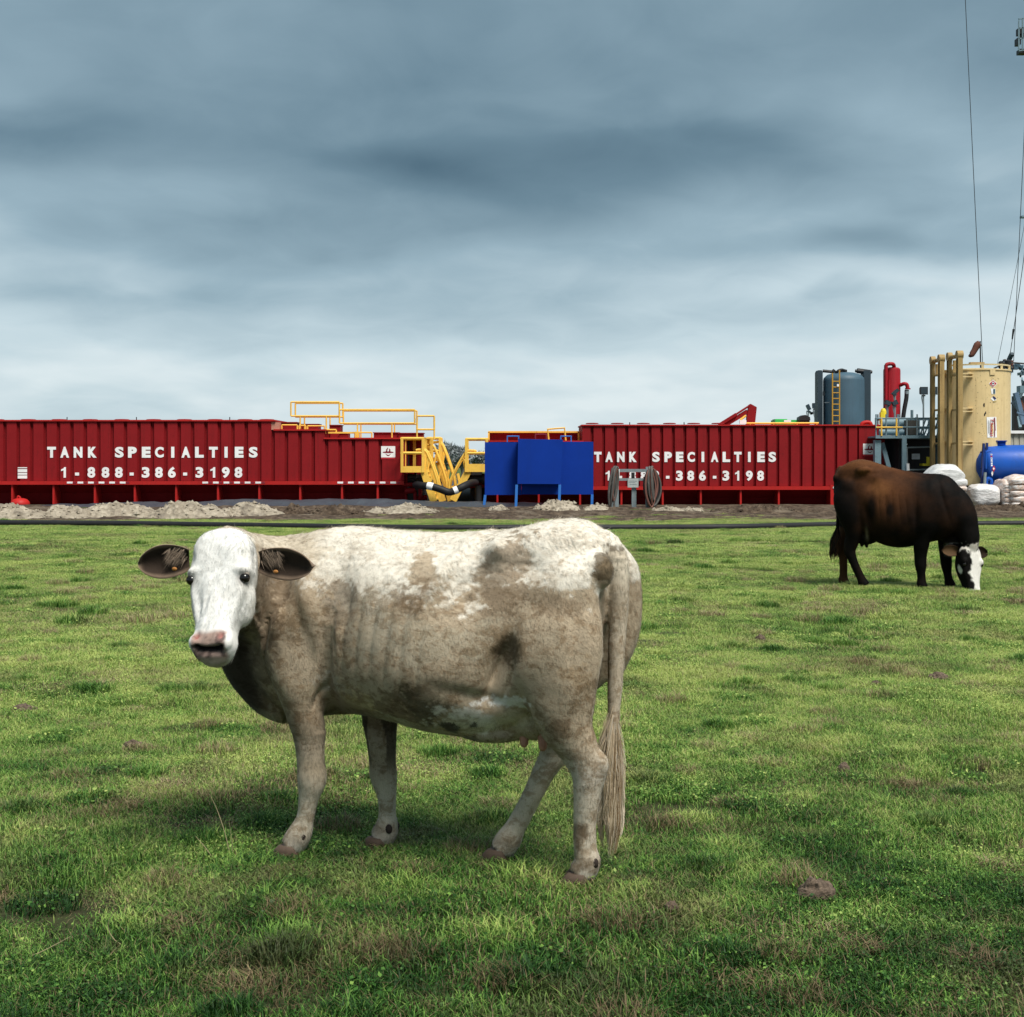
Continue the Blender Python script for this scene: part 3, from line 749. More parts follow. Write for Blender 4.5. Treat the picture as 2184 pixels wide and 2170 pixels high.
# red separator
d = 55.0
sp = thing('gas_separator', 'tall bright red cylindrical vessel with looped pipe at its top', 'vessel', (X(1907, d), d, .1))
R = 18 * d / F
mb = MB(); mb.lathe([(R, 1.5), (R, Z(790, d)), (R*.95, Z(786, d)), (R*.75, Z(783.5, d)), (R*.3, Z(782.5, d))], (X(1907, d), d + R, 0), 28); mb.out('vessel_shell', CRIM, sp, True)
mb = MB(); mb.tube([P(1889.5, 893, d), P(1889.5, 850, d), P(1889.5, 787, d), P(1890, 780, d), P(1894, 777, d), P(1902, 776.5, d), P(1906, 779, d + .1), P(1907, 786, d + .3)], .075, 10); mb.out('loop_pipe', CRIM, sp, True)
mb = MB(); mb.rod(P(1896, 810, d - .03), P(1896, 893, d - .03), .05, 8); mb.out('riser_pipe', CRIM, sp, True)
mb = MB(); mb.tube([P(1920, 822, d + .1), P(1928, 819, d), P(1934, 821, d), P(1936, 830, d)], .075, 10); mb.lathe([(.11, 0), (.11, .05)], P(1936, 831, d), 12); mb.out('outlet_elbow', CRIM, sp, True)
mb = MB(); mb.tube([P(1934, 832, d), P(1933, 850, d), P(1929, 872, d), P(1926, 893, d)], .085, 10); mb.out('flexible_hose', BLK, sp, True)
mb = MB(); mb.lathe([(.09, 0), (.09, .12)], P(1934, 841, d), 12); mb.out('hose_collar', GAL, sp, True)

# steel platform of the rig
d = 47.6
pf = thing('rig_platform', 'grey steel platform with railings and dark space below, right of the red tank', 'platform', (X(1935, d), d, .1))
mb = MB(); mb.box(X(1867, d), X(2040, d), d - .05, d + .08, Z(935.5, d), Z(929, d)); mb.out('edge_beam', GRY, pf)
mb = MB(); mb.box(X(1867, d), X(2090, d), d + .09, d + 4, Z(934, d), Z(930.5, d)); mb.out('deck', GRY, pf)
mb = MB(); mb.beam(P(1928, 935, d), P(1928, 1085, d), .15, .12); mb.out('column', GRY, pf)
mb = MB(); mb.beam(P(1999, 935, d + .5), P(1999, 1085, d + .5), .10, .10); mb.out('column', GRY, pf)
mb = MB(); mb.box(X(1867, d), X(1880, d), d + .05, d + .3, .1, Z(939, d)); mb.out('column', GRY, pf)
mb = MB(); mb.beam(P(1881, 945, d + .3), P(1896, 1000, d + .3), .12, .14); mb.out('brace', GRY, pf)
mb = MB(); mb.box(X(1867, 51.6), X(2100, 51.6), 51.6, 51.7, .1, Z(934, 51.6)); mb.out('rear_wall', BLK, pf)
mb = MB(); mb.box(X(1867, 51), X(1868.5, 51), 47.9, 51.5, .1, Z(937, 48)); mb.out('side_wall', BLK, pf)
for v in (955, 1003):
    mb = MB(); mb.rod(P(1934, v, d + .2), P(1988, v - 1.5, d + .2), .028, 6); mb.out('lower_rail', GAL, pf)
mb = MB(); mb.rod(P(1934.5, 955, d + .2), P(1934.5, 1004, d + .2), .028, 6); mb.out('lower_rail_post', GAL, pf)
mb = MB(); mb.box(X(1954, d), X(1971, d), d + .5, d + .53, Z(980, d), Z(968, d)); mb.out('notice', paint('pale notice', (.55, .58, .62), .6, .3), pf)
mb = MB(); mb.box(X(1932, d), X(1941, d), d + .3, d + .33, Z(949, d), Z(946.5, d)); mb.out('light_strip', WHT, pf)
mb = MB(); mb.rod(P(1936, 989, d - .1), P(1936.5, 1004, d - .1), .055, 8); mb.out('white_post', WHT, pf, True)
mb = MB(); mb.box(X(1974, d), X(1986, d), d + .3, d + .7, Z(994, d), Z(989, d)); mb.rod(P(1980, 994, d + .4), P(1980, 975, d + .4), .07, 8); mb.out('yellow_fitting', paint('lemon paint', (.70, .55, .03), .5, .3), pf)
rr = random.Random(4)
for dd in (d, d + 1.6, d + 3.2):
    k = dd
    for v in (893, 912):
        mb = MB(); mb.rod(P(1868, v + (dd - d), dd), P(2040, v + (dd - d) - 1, dd), .026, 6); mb.out('railing_bar', GRY, pf)
    for u in range(1870, 2040, 22):
        uu = u + rr.uniform(-3, 3); mb = MB(); mb.rod(P(uu, 892 - (rr.random() < .25) * 8, dd), P(uu, 930, dd), .026, 6); mb.out('railing_post', GRY if rr.random() > .3 else GAL, pf)
for u in (1880, 1912):
    mb = MB(); mb.rod(P(u, 893, d - .05), P(u, 930, d - .05), .03, 6); mb.out('railing_post', YEL, pf)
mb = MB(); mb.rod(P(1868, 912, d - .06), P(1925, 912, d - .06), .026, 6); mb.out('railing_bar', YEL, pf)
mb = MB(); mb.rod(P(1880, 903, d + 1), P(1934, 903, d + 1), .16, 14); mb.rod(P(1875, 922, d + .8), P(1960, 923, d + .8), .1, 12); mb.out('deck_pipe', GRY, pf, True)
mb = MB(); mb.lathe([(.26, 0), (.26, .5)], P(1943, 928, d + .9), 18); mb.out('deck_drum', paint('grey brown drum', (.10, .09, .08), .5, .4), pf, True)
for i in range(12):
    u = 1872 + i * 12 + rr.uniform(-4, 4); h = rr.uniform(4, 15); w = rr.uniform(3, 8); dd = d + rr.uniform(.6, 3)
    mb = MB(); mb.box(X(u, dd), X(u + w, dd), dd, dd + .3, Z(930, dd), Z(930 - h, dd)); mb.box(X(u + w*.2, dd), X(u + w*.7, dd), dd + .05, dd + .2, Z(930 - h, dd), Z(930 - h - 3, dd)); mb.out('deck_valve', (GRY, BLK, GAL, SLT2)[i % 4], pf)
for u, v in ((1945, 875), (1955, 890)):
    mb = MB(); mb.rod(P(u, v, d + 1), P(u, 915, d + 1), .05, 8); mb.out('vent_pipe', GRY, pf, True)
for i in range(7):
    u = 1962 + i * 9; mb = MB(); mb.rod(P(u, 929, d + .8), P(u + 12, 896, d + .8), .025, 6); mb.out('lattice_bar', GAL, pf)
bt = thing('yellow_canister', 'yellow canister standing on the grey platform left of the red vessel', 'canister', P(1883, 895, 49))
mb = MB(); mb.lathe([(.10, 0), (.105, .3), (.09, .36), (.05, .42)], P(1884, 897, 49), 14)
mb.box(X(1877, 49), X(1882, 49), 48.9, 49.1, Z(905, 49), Z(880, 49)); mb.out('canister_body', paint('lemon paint', (.7, .55, .03)), bt, True)

# floodlights
def flood(label, u, v, w, h, d, vfoot, tilt=0.0, face=BLK, pole=True):
    root = thing('floodlight', label, 'light', P(u, vfoot, d), 'floodlights on the rig')
    c_ = P(u, v, d); k = d / F
    mb = MB(); a, b_ = w * k / 2, h * k / 2
    co, si = math.cos(tilt), math.sin(tilt)
    def q(x, y, z): return (c_.x + x*co - z*si, c_.y + y, c_.z + x*si + z*co)
    vs = [q(-a, -.08, -b_), q(a, -.08, -b_), q(a, -.08, b_), q(-a, -.08, b_), q(-a*.7, .18, -b_*.7), q(a*.7, .18, -b_*.7), q(a*.7, .18, b_*.7), q(-a*.7, .18, b_*.7)]
    mb.add(vs, [(0,1,2,3),(7,6,5,4),(0,4,5,1),(1,5,6,2),(2,6,7,3),(3,7,4,0)]); hs = mb.out('lamp_housing', face, root)
    mb = MB(); vs = [q(-a*.85, -.086, -b_*.85), q(a*.85, -.086, -b_*.85), q(a*.85, -.086, b_*.85), q(-a*.85, -.086, b_*.85)]
    mb.add(vs, [(0,1,2,3)]); mb.out('lens', SLT2, hs)
    if pole:
        mb = MB(); mb.rod(P(u, v + h/2, d), P(u, vfoot, d), .03, 8); mb.rod(P(u - 4, v + h/2 + 2, d), P(u + 4, v + h/2 + 2, d), .025, 6); mb.tube([P(u - 3, v + h/2 + 2, d), P(u - 3.5, v + h, d), P(u - .5, v + h + 14, d)], .018, 6); mb.out('pole', GAL, root)
flood('dark square floodlight on a tall thin pole left of the cream tank', 1969.5, 834, 16.5, 16.5, 49, 930)
flood('dark floodlight half hidden behind the cream tank frame', 1991, 834, 14, 17, 49.1, 930)
flood('small tilted floodlight in front of the red vessel', 1909, 837, 17, 7, 50, 905, .75)
flood('dark wing shaped floodlight low in front of the red vessel, left one', 1893, 860, 13, 10, 50, 905, -.35)
flood('dark wing shaped floodlight low in front of the red vessel, right one', 1908, 860, 12, 10, 50, 905, .45)
flood('grey square floodlight left of the slate tank', 1738, 866, 12, 12, 58, 910, .08, SLT2)
flood('small grey floodlight tilted sideways, leftmost above the red tank', 1724, 869, 7, 13, 58, 910, .45, GRY)
fr = thing('light_mast', 'pale steel frame carrying floodlights beside the slate tank', 'mast', P(1740, 910, 58.2))
mb = MB(); PALE = paint('pale hazy steel', (.45, .52, .55), .6, .2)
for a, b_ in (((1741, 905), (1742, 877)), ((1749, 905), (1748, 876)), ((1728, 883), (1752, 875)), ((1724, 878), (1733, 883))): mb.beam(P(*a, 58.2), P(*b_, 58.2), .09, .09)
mb.out('frame', PALE, fr)

# cream tank
d = 46.0
ct = thing('storage_tank', 'tall cream upright tank with weathered skid beams down its left side', 'tank', (X(2095, d), d + 1.2, .1))
R = 76 * d / F; cc = (X(2089, d + .6), d + R, 0); kR = R
zt_, zb_ = Z(791, d + .3), Z(1037, d + .3)
mb = MB(); mb.lathe([(R, zb_), (R, zt_), (R + .03, zt_ + .005), (R + .03, zt_ + .05), (R*.6, zt_ + .1), (R*.1, zt_ + .12)], cc, 56); shell = mb.out('shell', CRM, ct, True)
def on_tank(u, v, off=.006):
    """point of the cream shell seen at (u, v)"""
    ray = Vector(((u - CX) / F, 1, -(v - HV) / F)); a = ray.x**2 + 1; b_ = -2 * (ray.x * cc[0] + cc[1]); c_ = cc[0]**2 + cc[1]**2 - (R + off)**2
    s_ = (-b_ - math.sqrt(max(0, b_*b_ - 4*a*c_))) / (2*a)
    return Vector((ray.x * s_, s_, EYE + ray.z * s_))
def decal(name, poly, mat, parent, off=.008):
    mb = MB(); n = len(poly)
    mb.add([on_tank(u, v, off) for u, v in poly], [tuple(range(n))]); return mb.out(name, mat, parent)
for dd, u, vt in ((44.6, 2048, 757), (45.35, 2026.5, 761), (46.3, 2009, 765), (47.1, 1990.5, 769)):
    mb = MB(); x = X(u, dd); w = .15 if u in (2048, 2009) else .11
    mb.box(x - w/2, x + w/2, dd - .03, dd, .12, Z(vt, dd)); mb.box(x - w/2, x + w/2, dd + .17, dd + .2, .12, Z(vt, dd)); mb.box(x - .012, x + .012, dd, dd + .17, .12, Z(vt, dd) - .01)
    mb.out('skid_beam', CRM2, ct)
    mb = MB(); mb.lathe([(.14, -w/2 - .02), (.14, w/2 + .02)], (x, dd + .08, Z(vt, dd)), 18, 0, 'x'); mb.out('beam_end_pipe', CRM2, ct, True)
for (da, ua, va), (db, ub, vb) in (((44.7, 2048, 759), (45.4, 2026.5, 763)), ((46.4, 2009, 767), (47.15, 1990.5, 771))):
    mb = MB(); mb.rod(P(ua, va, da), P(ub, vb, db), .07, 10); mb.out('top_crossbar', CRM2, ct, True)
    for v_ in (800, 874, 945, 1000):
        mb = MB(); mb.beam(P(ua, v_, da + .1), P(ub, v_ + 2, db + .1), .08, .06); mb.out('crossbar', CRM2, ct)
    mb = MB(); mb.beam(P((ua*.45 + ub*.55), va + 10, (da+db)/2 + .15), P((ua*.45 + ub*.55), va + 36, (da+db)/2 + .15), .12, .02, (0, 1, 0)); mb.out('lifting_plate', CRM2, ct)
for v_ in (800, 874, 945):
    for (u0, d0_) in ((2048, 44.8), (2009, 46.4)):
        for o in (-3, 4):
            mb = MB(); a = P(u0, v_ + o, d0_ + .05); q = on_tank(2071 if u0 > 2030 else 2031, v_ + o, .0)
            if u0 < 2030: q = Vector((cc[0] - R * .92, d0_ + .6, a.z))
            mb.beam(a, q, .14, .03); mb.out('bracket_arm', CRM if u0 > 2030 else CRM2, ct)
for v_ in (800, 874, 945):
    decal('bracket_pad', [(2063, v_ - 7), (2072, v_ - 7), (2072, v_ + 8), (2063, v_ + 8)], CRM, shell, .02)
# top guard
mb = MB()
for k in range(15):
    a = -2.6 + k * .16
    p0 = Vector((cc[0] + R*.96*math.cos(a), cc[1] + R*.96*math.sin(a), zt_)); p1 = Vector((cc[0] + R*.96*math.cos(a + .16), cc[1] + R*.96*math.sin(a + .16), zt_))
    mb.beam(p0 + Vector((0, 0, .19)), p1 + Vector((0, 0, .19)), .03, .05)
    if k % 4 == 2: mb.beam(p0 + Vector((0, 0, .0)), p0 + Vector((0, 0, .22)), .07, .03)
mb.out('top_guard', paint('pale cream steel', (.62, .5, .28)), ct)
mb = MB(); mb.box(X(2070, d + 1), X(2100, d + 1), d + 1, d + 1.2, zt_ + .28, zt_ + .33); mb.out('top_plank', CRM2, ct)
for pl in ([(2112, 787), (2123, 787), (2123, 800), (2112, 800)],): decal('lift_lug', pl, CRM, shell, .03)
dm = decal('hazard_diamond', [(2118, 810), (2127, 818.5), (2118, 827.5), (2109, 818.5)], WHT, shell, .008)
decal('diamond_red', [(2118, 811.5), (2125.5, 818.5), (2118, 826), (2110.5, 818.5)], RDP, dm, .012)
decal('diamond_mark', [(2116, 814.5), (2120.5, 815), (2121, 822), (2115.5, 822)], WHT, dm, .016); decal('diamond_flame', [(2117, 816), (2119.5, 816.5), (2119.8, 820), (2116.5, 820)], NVY, dm, .020)
l1 = decal('small_label', [(2113, 829), (2123, 829), (2123, 841), (2115, 841)], WHT, shell); decal('label_print', [(2118.5, 830), (2122.5, 830), (2122.5, 840), (2118.5, 840)], SLT, l1, .012)
l2 = decal('small_label', [(2113, 851), (2119, 845), (2125, 853), (2121, 858)], WHT, shell); decal('label_print', [(2116.5, 847), (2119.5, 845), (2125, 850), (2122, 854)], NVY, l2, .012); decal('label_print', [(2118, 856), (2123, 854), (2126, 857), (2121, 858)], TAN, l2, .012)
sg = decal('company_sign', [(2104.5, 890), (2125, 889.5), (2126.5, 933.5), (2106, 934)], WHT, shell, .012)
def tank_text(txt, ucen, vtop, vbot, hpx, mat, parent, shear=.3, bold=.02):
    """words running downward along the shell, letter tops to the right"""
    adv = []; vs_all = []
    x_ = 0
    for ch in txt:
        v, f = glyph_mesh(ch, bold, shear); adv.append((x_, v, f)); x_ += v[:, 0].max() + .09
    sc = (vbot - vtop) / x_; mb = MB()
    for x0_, v, f in adv:
        mb.add([on_tank(ucen - hpx / 2 + (vv[1] - CAPB) * hpx / CAPH, vtop + (x0_ + vv[0]) * sc, .018 + vv[2]) for vv in v], f)
    return mb.out('sign_lettering', mat, parent)
tank_text('Thomas', 2115.8, 893, 932, 7.0, RDP, sg, .25, .02)
decal('sign_bar', [(2120.3, 891), (2122.4, 891), (2123.6, 919), (2121.2, 919)], PUR, sg, .018); decal('sign_bar', [(2121, 914), (2122.6, 914), (2122.4, 932), (2120.8, 932)], PUR, sg, .021)
decal('sign_small_print', [(2107.6, 897), (2108.4, 897), (2109, 925), (2108.2, 925)], GAL, sg, .018); decal('sign_small_print', [(2110.4, 899), (2111, 899), (2111.8, 928), (2111.2, 928)], GAL, sg, .018)
rr = random.Random(9)
mb = MB()
for (u, v, a, b_) in [(2099, 864, 2.2, 5), (2100, 885, 2, 4), (2102, 881, 1.5, 4)] + [(rr.uniform(2080, 2135), rr.uniform(800, 930), rr.uniform(.3, 1.3), rr.uniform(.3, 1.2)) for _ in range(46)] + [(2094 + i*1.4, 905 + i*5, .35, 1.7) for i in range(6)]:
    n = 7; mb.add([on_tank(u + a*math.cos(2*math.pi*k/n)*rr.uniform(.6, 1.1), v + b_*math.sin(2*math.pi*k/n)*rr.uniform(.6, 1.1), .004) for k in range(n)], [tuple(range(n))])
chips = mb.out('paint_chips', BLK, shell); chips['kind'] = 'stuff'
mb = MB(); mb.box(X(2050, 45.8), X(2175, 45.8), 45.9, 48.6, .08, zb_ + .02); mb.out('tank_skid', BLK, ct)

# blue horizontal tank
d = 45.6
bt = thing('fuel_tank', 'bright blue horizontal tank cut by the right edge of the picture', 'tank', (X(2180, d), d + .6, .1))
Rb = 44 * d / F; zc_ = Z(993, d); x0 = X(2113, d)
mb = MB(); mb.lathe([(Rb*.05, -.36), (Rb*.45, -.32), (Rb*.75, -.2), (Rb*.93, -.08), (Rb, 0), (Rb, 4.2), (Rb*.9, 4.3), (Rb*.4, 4.45)], (x0, d + Rb, zc_), 44, 0, 'x'); bsh = mb.out('shell', BLU2, bt, True)
mb = MB(); mb.lathe([(.22, 0), (.22, .13), (.27, .135), (.27, .165), (.04, .17), (.04, .23)], (X(2145, d), d + Rb, zc_ + Rb - .02), 20); mb.out('manhole', BLU, bt, True)
NB = paint('dark blue steel', (.008, .03, .16), .45, .2)
for dd, u, vt, lean in ((45.5, 2098, 946, 6), (45.9, 2105, 945, 4), (46.5, 2094, 962, 3)):
    mb = MB(); mb.beam(P(u, vt, dd), P(u - lean, 1060, dd), .06, .10); mb.out('frame_post', NB, bt)
for v in (965, 1000, 1030):
    mb = MB(); mb.beam(P(2092, v, 45.5), P(2108, v - 4, 46.2), .05, .05); mb.out('frame_bar', NB, bt)
mb = MB(); mb.tube([P(2104, 1036, 45.4), P(2104, 1026, 45.4), P(2108, 1021, 45.4), P(2114, 1025, 45.4), P(2114, 1036, 45.4)], .06, 8); mb.out('outlet_pipe', BLU2, bt, True)
mb = MB(); mb.tube([P(2103, 1000, 45.45), P(2103, 970, 45.45), P(2106, 964, 45.45), P(2113, 963, 45.45)], .03, 8); mb.out('vent_pipe', BLU2, bt, True)
mb = MB(); mb.rod(P(2101, 1008, 45.35), P(2100, 1032, 45.35), .05, 8); mb.out('gauge_tube', GAL, bt, True)
def bl(name, u0, u1, v0, v1, mat, dd=45.33, poly=None):
    mb = MB(); pl = poly or [(u0, v0), (u1, v0), (u1, v1), (u0, v1)]
    mb.prism([(X(a, dd), Z(b_, dd)) for a, b_ in pl], dd, dd + .02); return mb.out(name, mat, bt)
for i in range(7): bl('warning_print', 2113.8 + i*.15 - 1, 2117.3 + i*.15 - 1, 968.5 + i*3.9, 971.3 + i*3.9, WHT if i != 1 else RDP)
for i in (0, 2, 4): bl('warning_mark', 2114 + i*.15, 2115 + i*.15, 969.3 + i*3.9, 970.6 + i*3.9, NVY, 45.32)
bl('hazard_diamond', 0, 0, 0, 0, RDP, 45.32, [(2120, 993), (2123, 1000), (2119.5, 1007), (2116, 1001)]); bl('diamond_mark', 0, 0, 0, 0, WHT, 45.31, [(2119.5, 997), (2121.5, 1000), (2119.4, 1003), (2117.6, 1000.5)])
bl('small_label', 0, 0, 0, 0, WHT, 45.315, [(2116, 1005), (2119, 1009), (2116.5, 1016), (2114.5, 1010)]); bl('small_label', 0, 0, 0, 0, TAN, 45.31, [(2117.5, 1006), (2119, 1009), (2118, 1011), (2117, 1009)])
for v in (0,):
    for xx in (x0 + .3, x0 + 1.9):
        mb = MB(); mb.box(xx, xx + .12, d + .1, d + 2*Rb - .1, .1, zc_ - Rb*.6); mb.out('saddle', NB, bt)

# windsock
d = 50.0
ws = thing('windsock', 'drooping brown windsock on a thin pole above the cream tank', 'windsock', P(2091, 800, d))
mb = MB(); mb.rod(P(2092, 805, d), P(2090.5, 728, d), .025, 8); mb.out('pole', BLK, ws, True)
mb = MB(); mb.tube([P(2089, 733, d), P(2084, 737, d), P(2078, 748, d), P(2072, 757, d), P(2068.5, 755 + 1, d)], [.115, .125, .105, .10, .09], 12, 3); mb.out('sock', RST, ws, True)

# white bags in front of the cream tank
def bag_mat(name, ca, cb, sc):
    m, t, b, o_ = nodes(name)
    n = noise(t, pos(t, (1, 1, 2.2)), sc, 5, .6, .6); n2 = noise(t, pos(t), 2.0, 3, .5)
    c = mixc(t, rampn(t, n, ((.4, (0, 0, 0)), (.62, (1, 1, 1)))), cb, ca); c = mixc(t, mulv(t, n2, .35), c, (.5, .42, .38))
    t.links.new(c, b.inputs['Base Color']); b.inputs['Roughness'].default_value = .38
    bump(t, b, n, .7, .05); return m
BAG = bag_mat('white plastic wrap', (.82, .82, .82), (.62, .60, .60), 5); BAGT = bag_mat('wrapped sacks', (.80, .78, .77), (.60, .42, .32), 6); TARP = bag_mat('white tarpaulin', (.74, .75, .75), (.55, .56, .56), 3); GSK = bag_mat('grey paper sacks', (.36, .39, .40), (.22, .23, .24), 6)
def lump(name, mat, parent, u0, u1, v0, v1, d, dep, seed, sq=.55, amp=.05, cut=None, base=None):
    """soft, creased block filling the given extent"""
    nu, nv = 44, 26
    a = (X(u1, d) - X(u0, d)) / 2; h = (Z(v0, d) - Z(v1, d)) / 2; c0 = Vector(((X(u0, d) + X(u1, d)) / 2, d + dep / 2, (Z(v0, d) + Z(v1, d)) / 2))
    V = []
    sg = lambda x, e: math.copysign(abs(x) ** e, x)
    for i in range(nv + 1):
        ph_ = -math.pi/2 + math.pi * i / nv
        for j in range(nu):
            th = 2 * math.pi * j / nu
            V.append((a * sg(math.cos(ph_), sq) * sg(math.cos(th), sq), dep/2 * sg(math.cos(ph_), sq) * sg(math.sin(th), sq), h * sg(math.sin(ph_), sq)))
    V = np.array(V)
    nrm = V / (np.linalg.norm(V, axis=1, keepdims=True) + 1e-6)
    disp = (fbm(V, 3.5, 3, seed) - .5) * amp * 2.2 + (np.abs(fbm(V * np.array([1, 1, 2.6]), 5.0, 2, seed + 5) - .5) - .12) * -amp * 1.6
    V = V + nrm * disp[:, None]
    if cut: V = cut(V, a, h)
    F_ = [(i*nu + j, i*nu + (j+1) % nu, (i+1)*nu + (j+1) % nu, (i+1)*nu + j) for i in range(nv) for j in range(nu)]
    mb = MB(); mb.add((V + np.array(c0)).tolist(), F_)
    return mb.out(name, mat, parent, True, base)
d = 43.7
pal = thing('sack_pallet', 'stack of grey sacks under a creased white tarpaulin behind the dark cow', 'pallet', (X(2030, d), d, .1))
def slope(V, a, h):
    x = V[:, 0] / a; top = sstep(-.2, .8, V[:, 2] / h)
    V[:, 2] -= top * h * (.55 * sstep(.3, 1.0, x) + .55 * sstep(-.2, -1, x)); return V
lump('tarpaulin', TARP, pal, 1983, 2068, 991, 1040, d, 1.3, 3, .6, .05, slope)
for i, (u0, u1, v0, v1, mt) in enumerate(((1990, 2072, 1020, 1040, TARP), (1992, 2069, 1036, 1050, BAGT), (1990, 2068, 1048, 1060, GSK), (1992, 2069, 1058, 1070, GSK), (1990, 2070, 1068, 1088, GSK))):
    lump('sack_layer', mt, pal, u0, u1, v0, v1, d - .02 * (i % 2), 1.3, 20 + i, .5, .03)
d = 44.3
def bag(label, u0, u1, v0, v1, d, seed, mt, dep=1.1, sq=.6, rows=0):
    root = thing('sack_bundle', label, 'sacks', (X((u0 + u1)/2, d), d + .4, .1), 'shrink-wrapped sack bundles by the blue tank')
    lump('wrap', mt, root, u0, u1, v0, v1, d + .03, dep, seed, sq, .055)
    k = 0
    for r_ in range(rows):
        hh = (v1 - v0 - 8) / rows
        lump('sack', BAGT, root, u0 + 4 + 2*(r_ % 2), u1 - 3, v0 + 7 + r_*hh, v0 + 9 + (r_+1)*hh, d - .05, .5, seed + r_ + 40, .55, .03)
bag('low rounded white wrapped bundle of sacks, nearest the tarpaulin stack', 2075, 2141, 1034, 1083, d, 61, BAG, 1.2, .62, 0)
bag('middle white wrapped bundle of sacks showing pinkish bags', 2138, 2167, 1023, 1083, d + .1, 72, BAGT, 1.1, .6, 5)
bag('tallest white wrapped bundle with tan sacks at the right picture edge', 2156, 2235, 1014, 1084, d - .15, 83, BAGT, 1.2, .55, 5)

# drilling rig mast with its board and lines (mostly beyond the right edge)
d = 62.0
rig = thing('rig_mast', 'dark lattice drilling mast and floor at the right picture edge', 'derrick', (X(2300, d), d, .1))
ma, mb_ = X(2235, d), X(2330, d)
zt2 = Z(-250, d)
for k, (xx, yy) in enumerate(((ma, d), (mb_, d), (ma, d + 2.1), (mb_, d + 2.1))):
    mb = MB(); mb.beam((xx, yy, .1), (xx + (.25 if k % 2 == 0 else -.25), yy, zt2), .2, .2); mb.out('mast_leg', SLT2, rig)
nb = 16
for i in range(nb):
    za, zb2 = .1 + (zt2 - .1) * i / nb, .1 + (zt2 - .1) * (i + 1) / nb
    mb = MB(); s = 1 if i % 2 else 0
    mb.beam((ma + .1, d, za if s else zb2), (mb_ - .1, d, zb2 if s else za), .08, .08); mb.beam((ma + .1, d, zb2), (mb_ - .1, d, zb2), .08, .08); mb.beam((ma + .1, d, za), (ma + .1, d + 2.1, zb2), .08, .08); mb.out('mast_brace', SLT2, rig)
mk = thing('racking_board', 'small dark railed lattice platform high on the mast at the top right corner', 'platform', P(2178, 110, d - 1))
dd = d - 1
mb = MB()
for u in (2173, 2181, 2198, 2215, 2235):
    for dq in (dd, dd + 1.5): mb.beam(P(u, 40 if u > 2175 else 44, dq), P(u, 108, dq), .05, .05)
for v in (38, 58, 80, 106):
    mb.beam(P(2173, v + 3, dd), P(2240, v - 6, dd), .05, .05); mb.beam(P(2173, v + 3, dd), P(2176, v + 2, dd + 1.5), .05, .05)
mb.out('board_frame', GRY, mk)
for i, (u, v, w, h) in enumerate(((2179, 54, 10, 14), (2176, 76, 7, 14), (2180, 100, 16, 9), (2184, 66, 9, 8))):
    mb = MB(); mb.box(X(u, dd), X(u + w, dd), dd + .3, dd + .7, Z(v + h, dd), Z(v, dd)); mb.out('board_box', BLK, mk)
wires = [((2056, -60), (2096, 778), 60, 'long straight guy wire falling from the top edge to the cream tank'),
         ((2192, 120), (2162, 770), 61, 'thin line dropping almost straight down beside the right picture edge'),
         ((2200, 400), (2127, 778), 60, 'faint slanting wire, the leftmost of the lower three'),
         ((2190, 505), (2152, 772), 59.5, 'slanting wire with a dark turnbuckle near its foot')]
for i, (a, b_, dd, lb) in enumerate(wires):
    root = thing('guy_wire', lb, 'wire', P(*b_, dd))
    pa, pb = P(*a, dd), P(*b_, dd)
    pts = [pa.lerp(pb, q / 6) - Vector((0, 0, .06 * math.sin(math.pi * q / 6))) for q in range(7)]
    mb = MB(); mb.tube(pts, .014 if i != 2 else .009, 6, 2); mb.out('wire', BLK, root, True)
    if i == 3:
        q = pa.lerp(pb, .74); q2 = pa.lerp(pb, .82); mb = MB(); mb.rod(q, q2, .05, 8, .03); mb.out('turnbuckle', BLK, root, True)
mb = MB(); mb.box(X(2180, 61.5), X(2200, 61.5), 61.5, 61.8, Z(464, 61.5), Z(460, 61.5)); mb.beam(P(2192, 462, 61.6), P(2240, 470, 62), .06, .06); mb.out('lamp_bracket', GRY, rig)
# machinery at the mast foot, right of the cream tank
fl = thing('rig_floor', 'jumble of dark rig floor machinery behind the cream tank', 'machinery', (X(2175, 56), 56, .1))
rr = random.Random(21); d = 56
for i in range(46):
    u = rr.uniform(2140, 2215); v = rr.uniform(770, 920)
    if u < 2166: v = rr.uniform(768, 792)
    mt = (BLK, SLT2, SLT, GRY, RST)[rr.randrange(5)]
    dd = d + rr.uniform(-1, 2); mb = MB()
    if rr.random() < .6:
        mb.beam(P(u, v, dd), P(u + rr.uniform(-16, 16), v + rr.uniform(-16, 25), dd + rr.uniform(-.5, .5)), rr.uniform(.05, .16), rr.uniform(.05, .16)); mb.out('strut', mt, fl)
    else:
        w, h = rr.uniform(4, 14), rr.uniform(4, 12); mb.box(X(u, dd), X(u + w, dd), dd, dd + .4, Z(v + h, dd), Z(v, dd)); mb.box(X(u + w*.3, dd), X(u + w*.6, dd), dd - .05, dd + .2, Z(v, dd), Z(v - 3, dd)); mb.out('machine_block', mt, fl)
for u, v, s in ((2150, 776, 6), (2140, 781, 4), (2134, 779, 4)):
    mb = MB(); mb.lathe([(s*.02*.4, -.15), (s*.02, -.1), (s*.02, .1), (s*.02*.4, .15)], P(u, v, 52), 10); mb.out('hoist_block', BLK, fl, True)
mb = MB(); mb.rod(P(2120, 786, 52), P(2146, 775, 52), .03); mb.rod(P(2146, 773, 52), P(2184, 776, 52), .03); mb.rod(P(2132, 783, 52), P(2160, 785, 52), .04); mb.out('hoist_arm', BLK, fl)
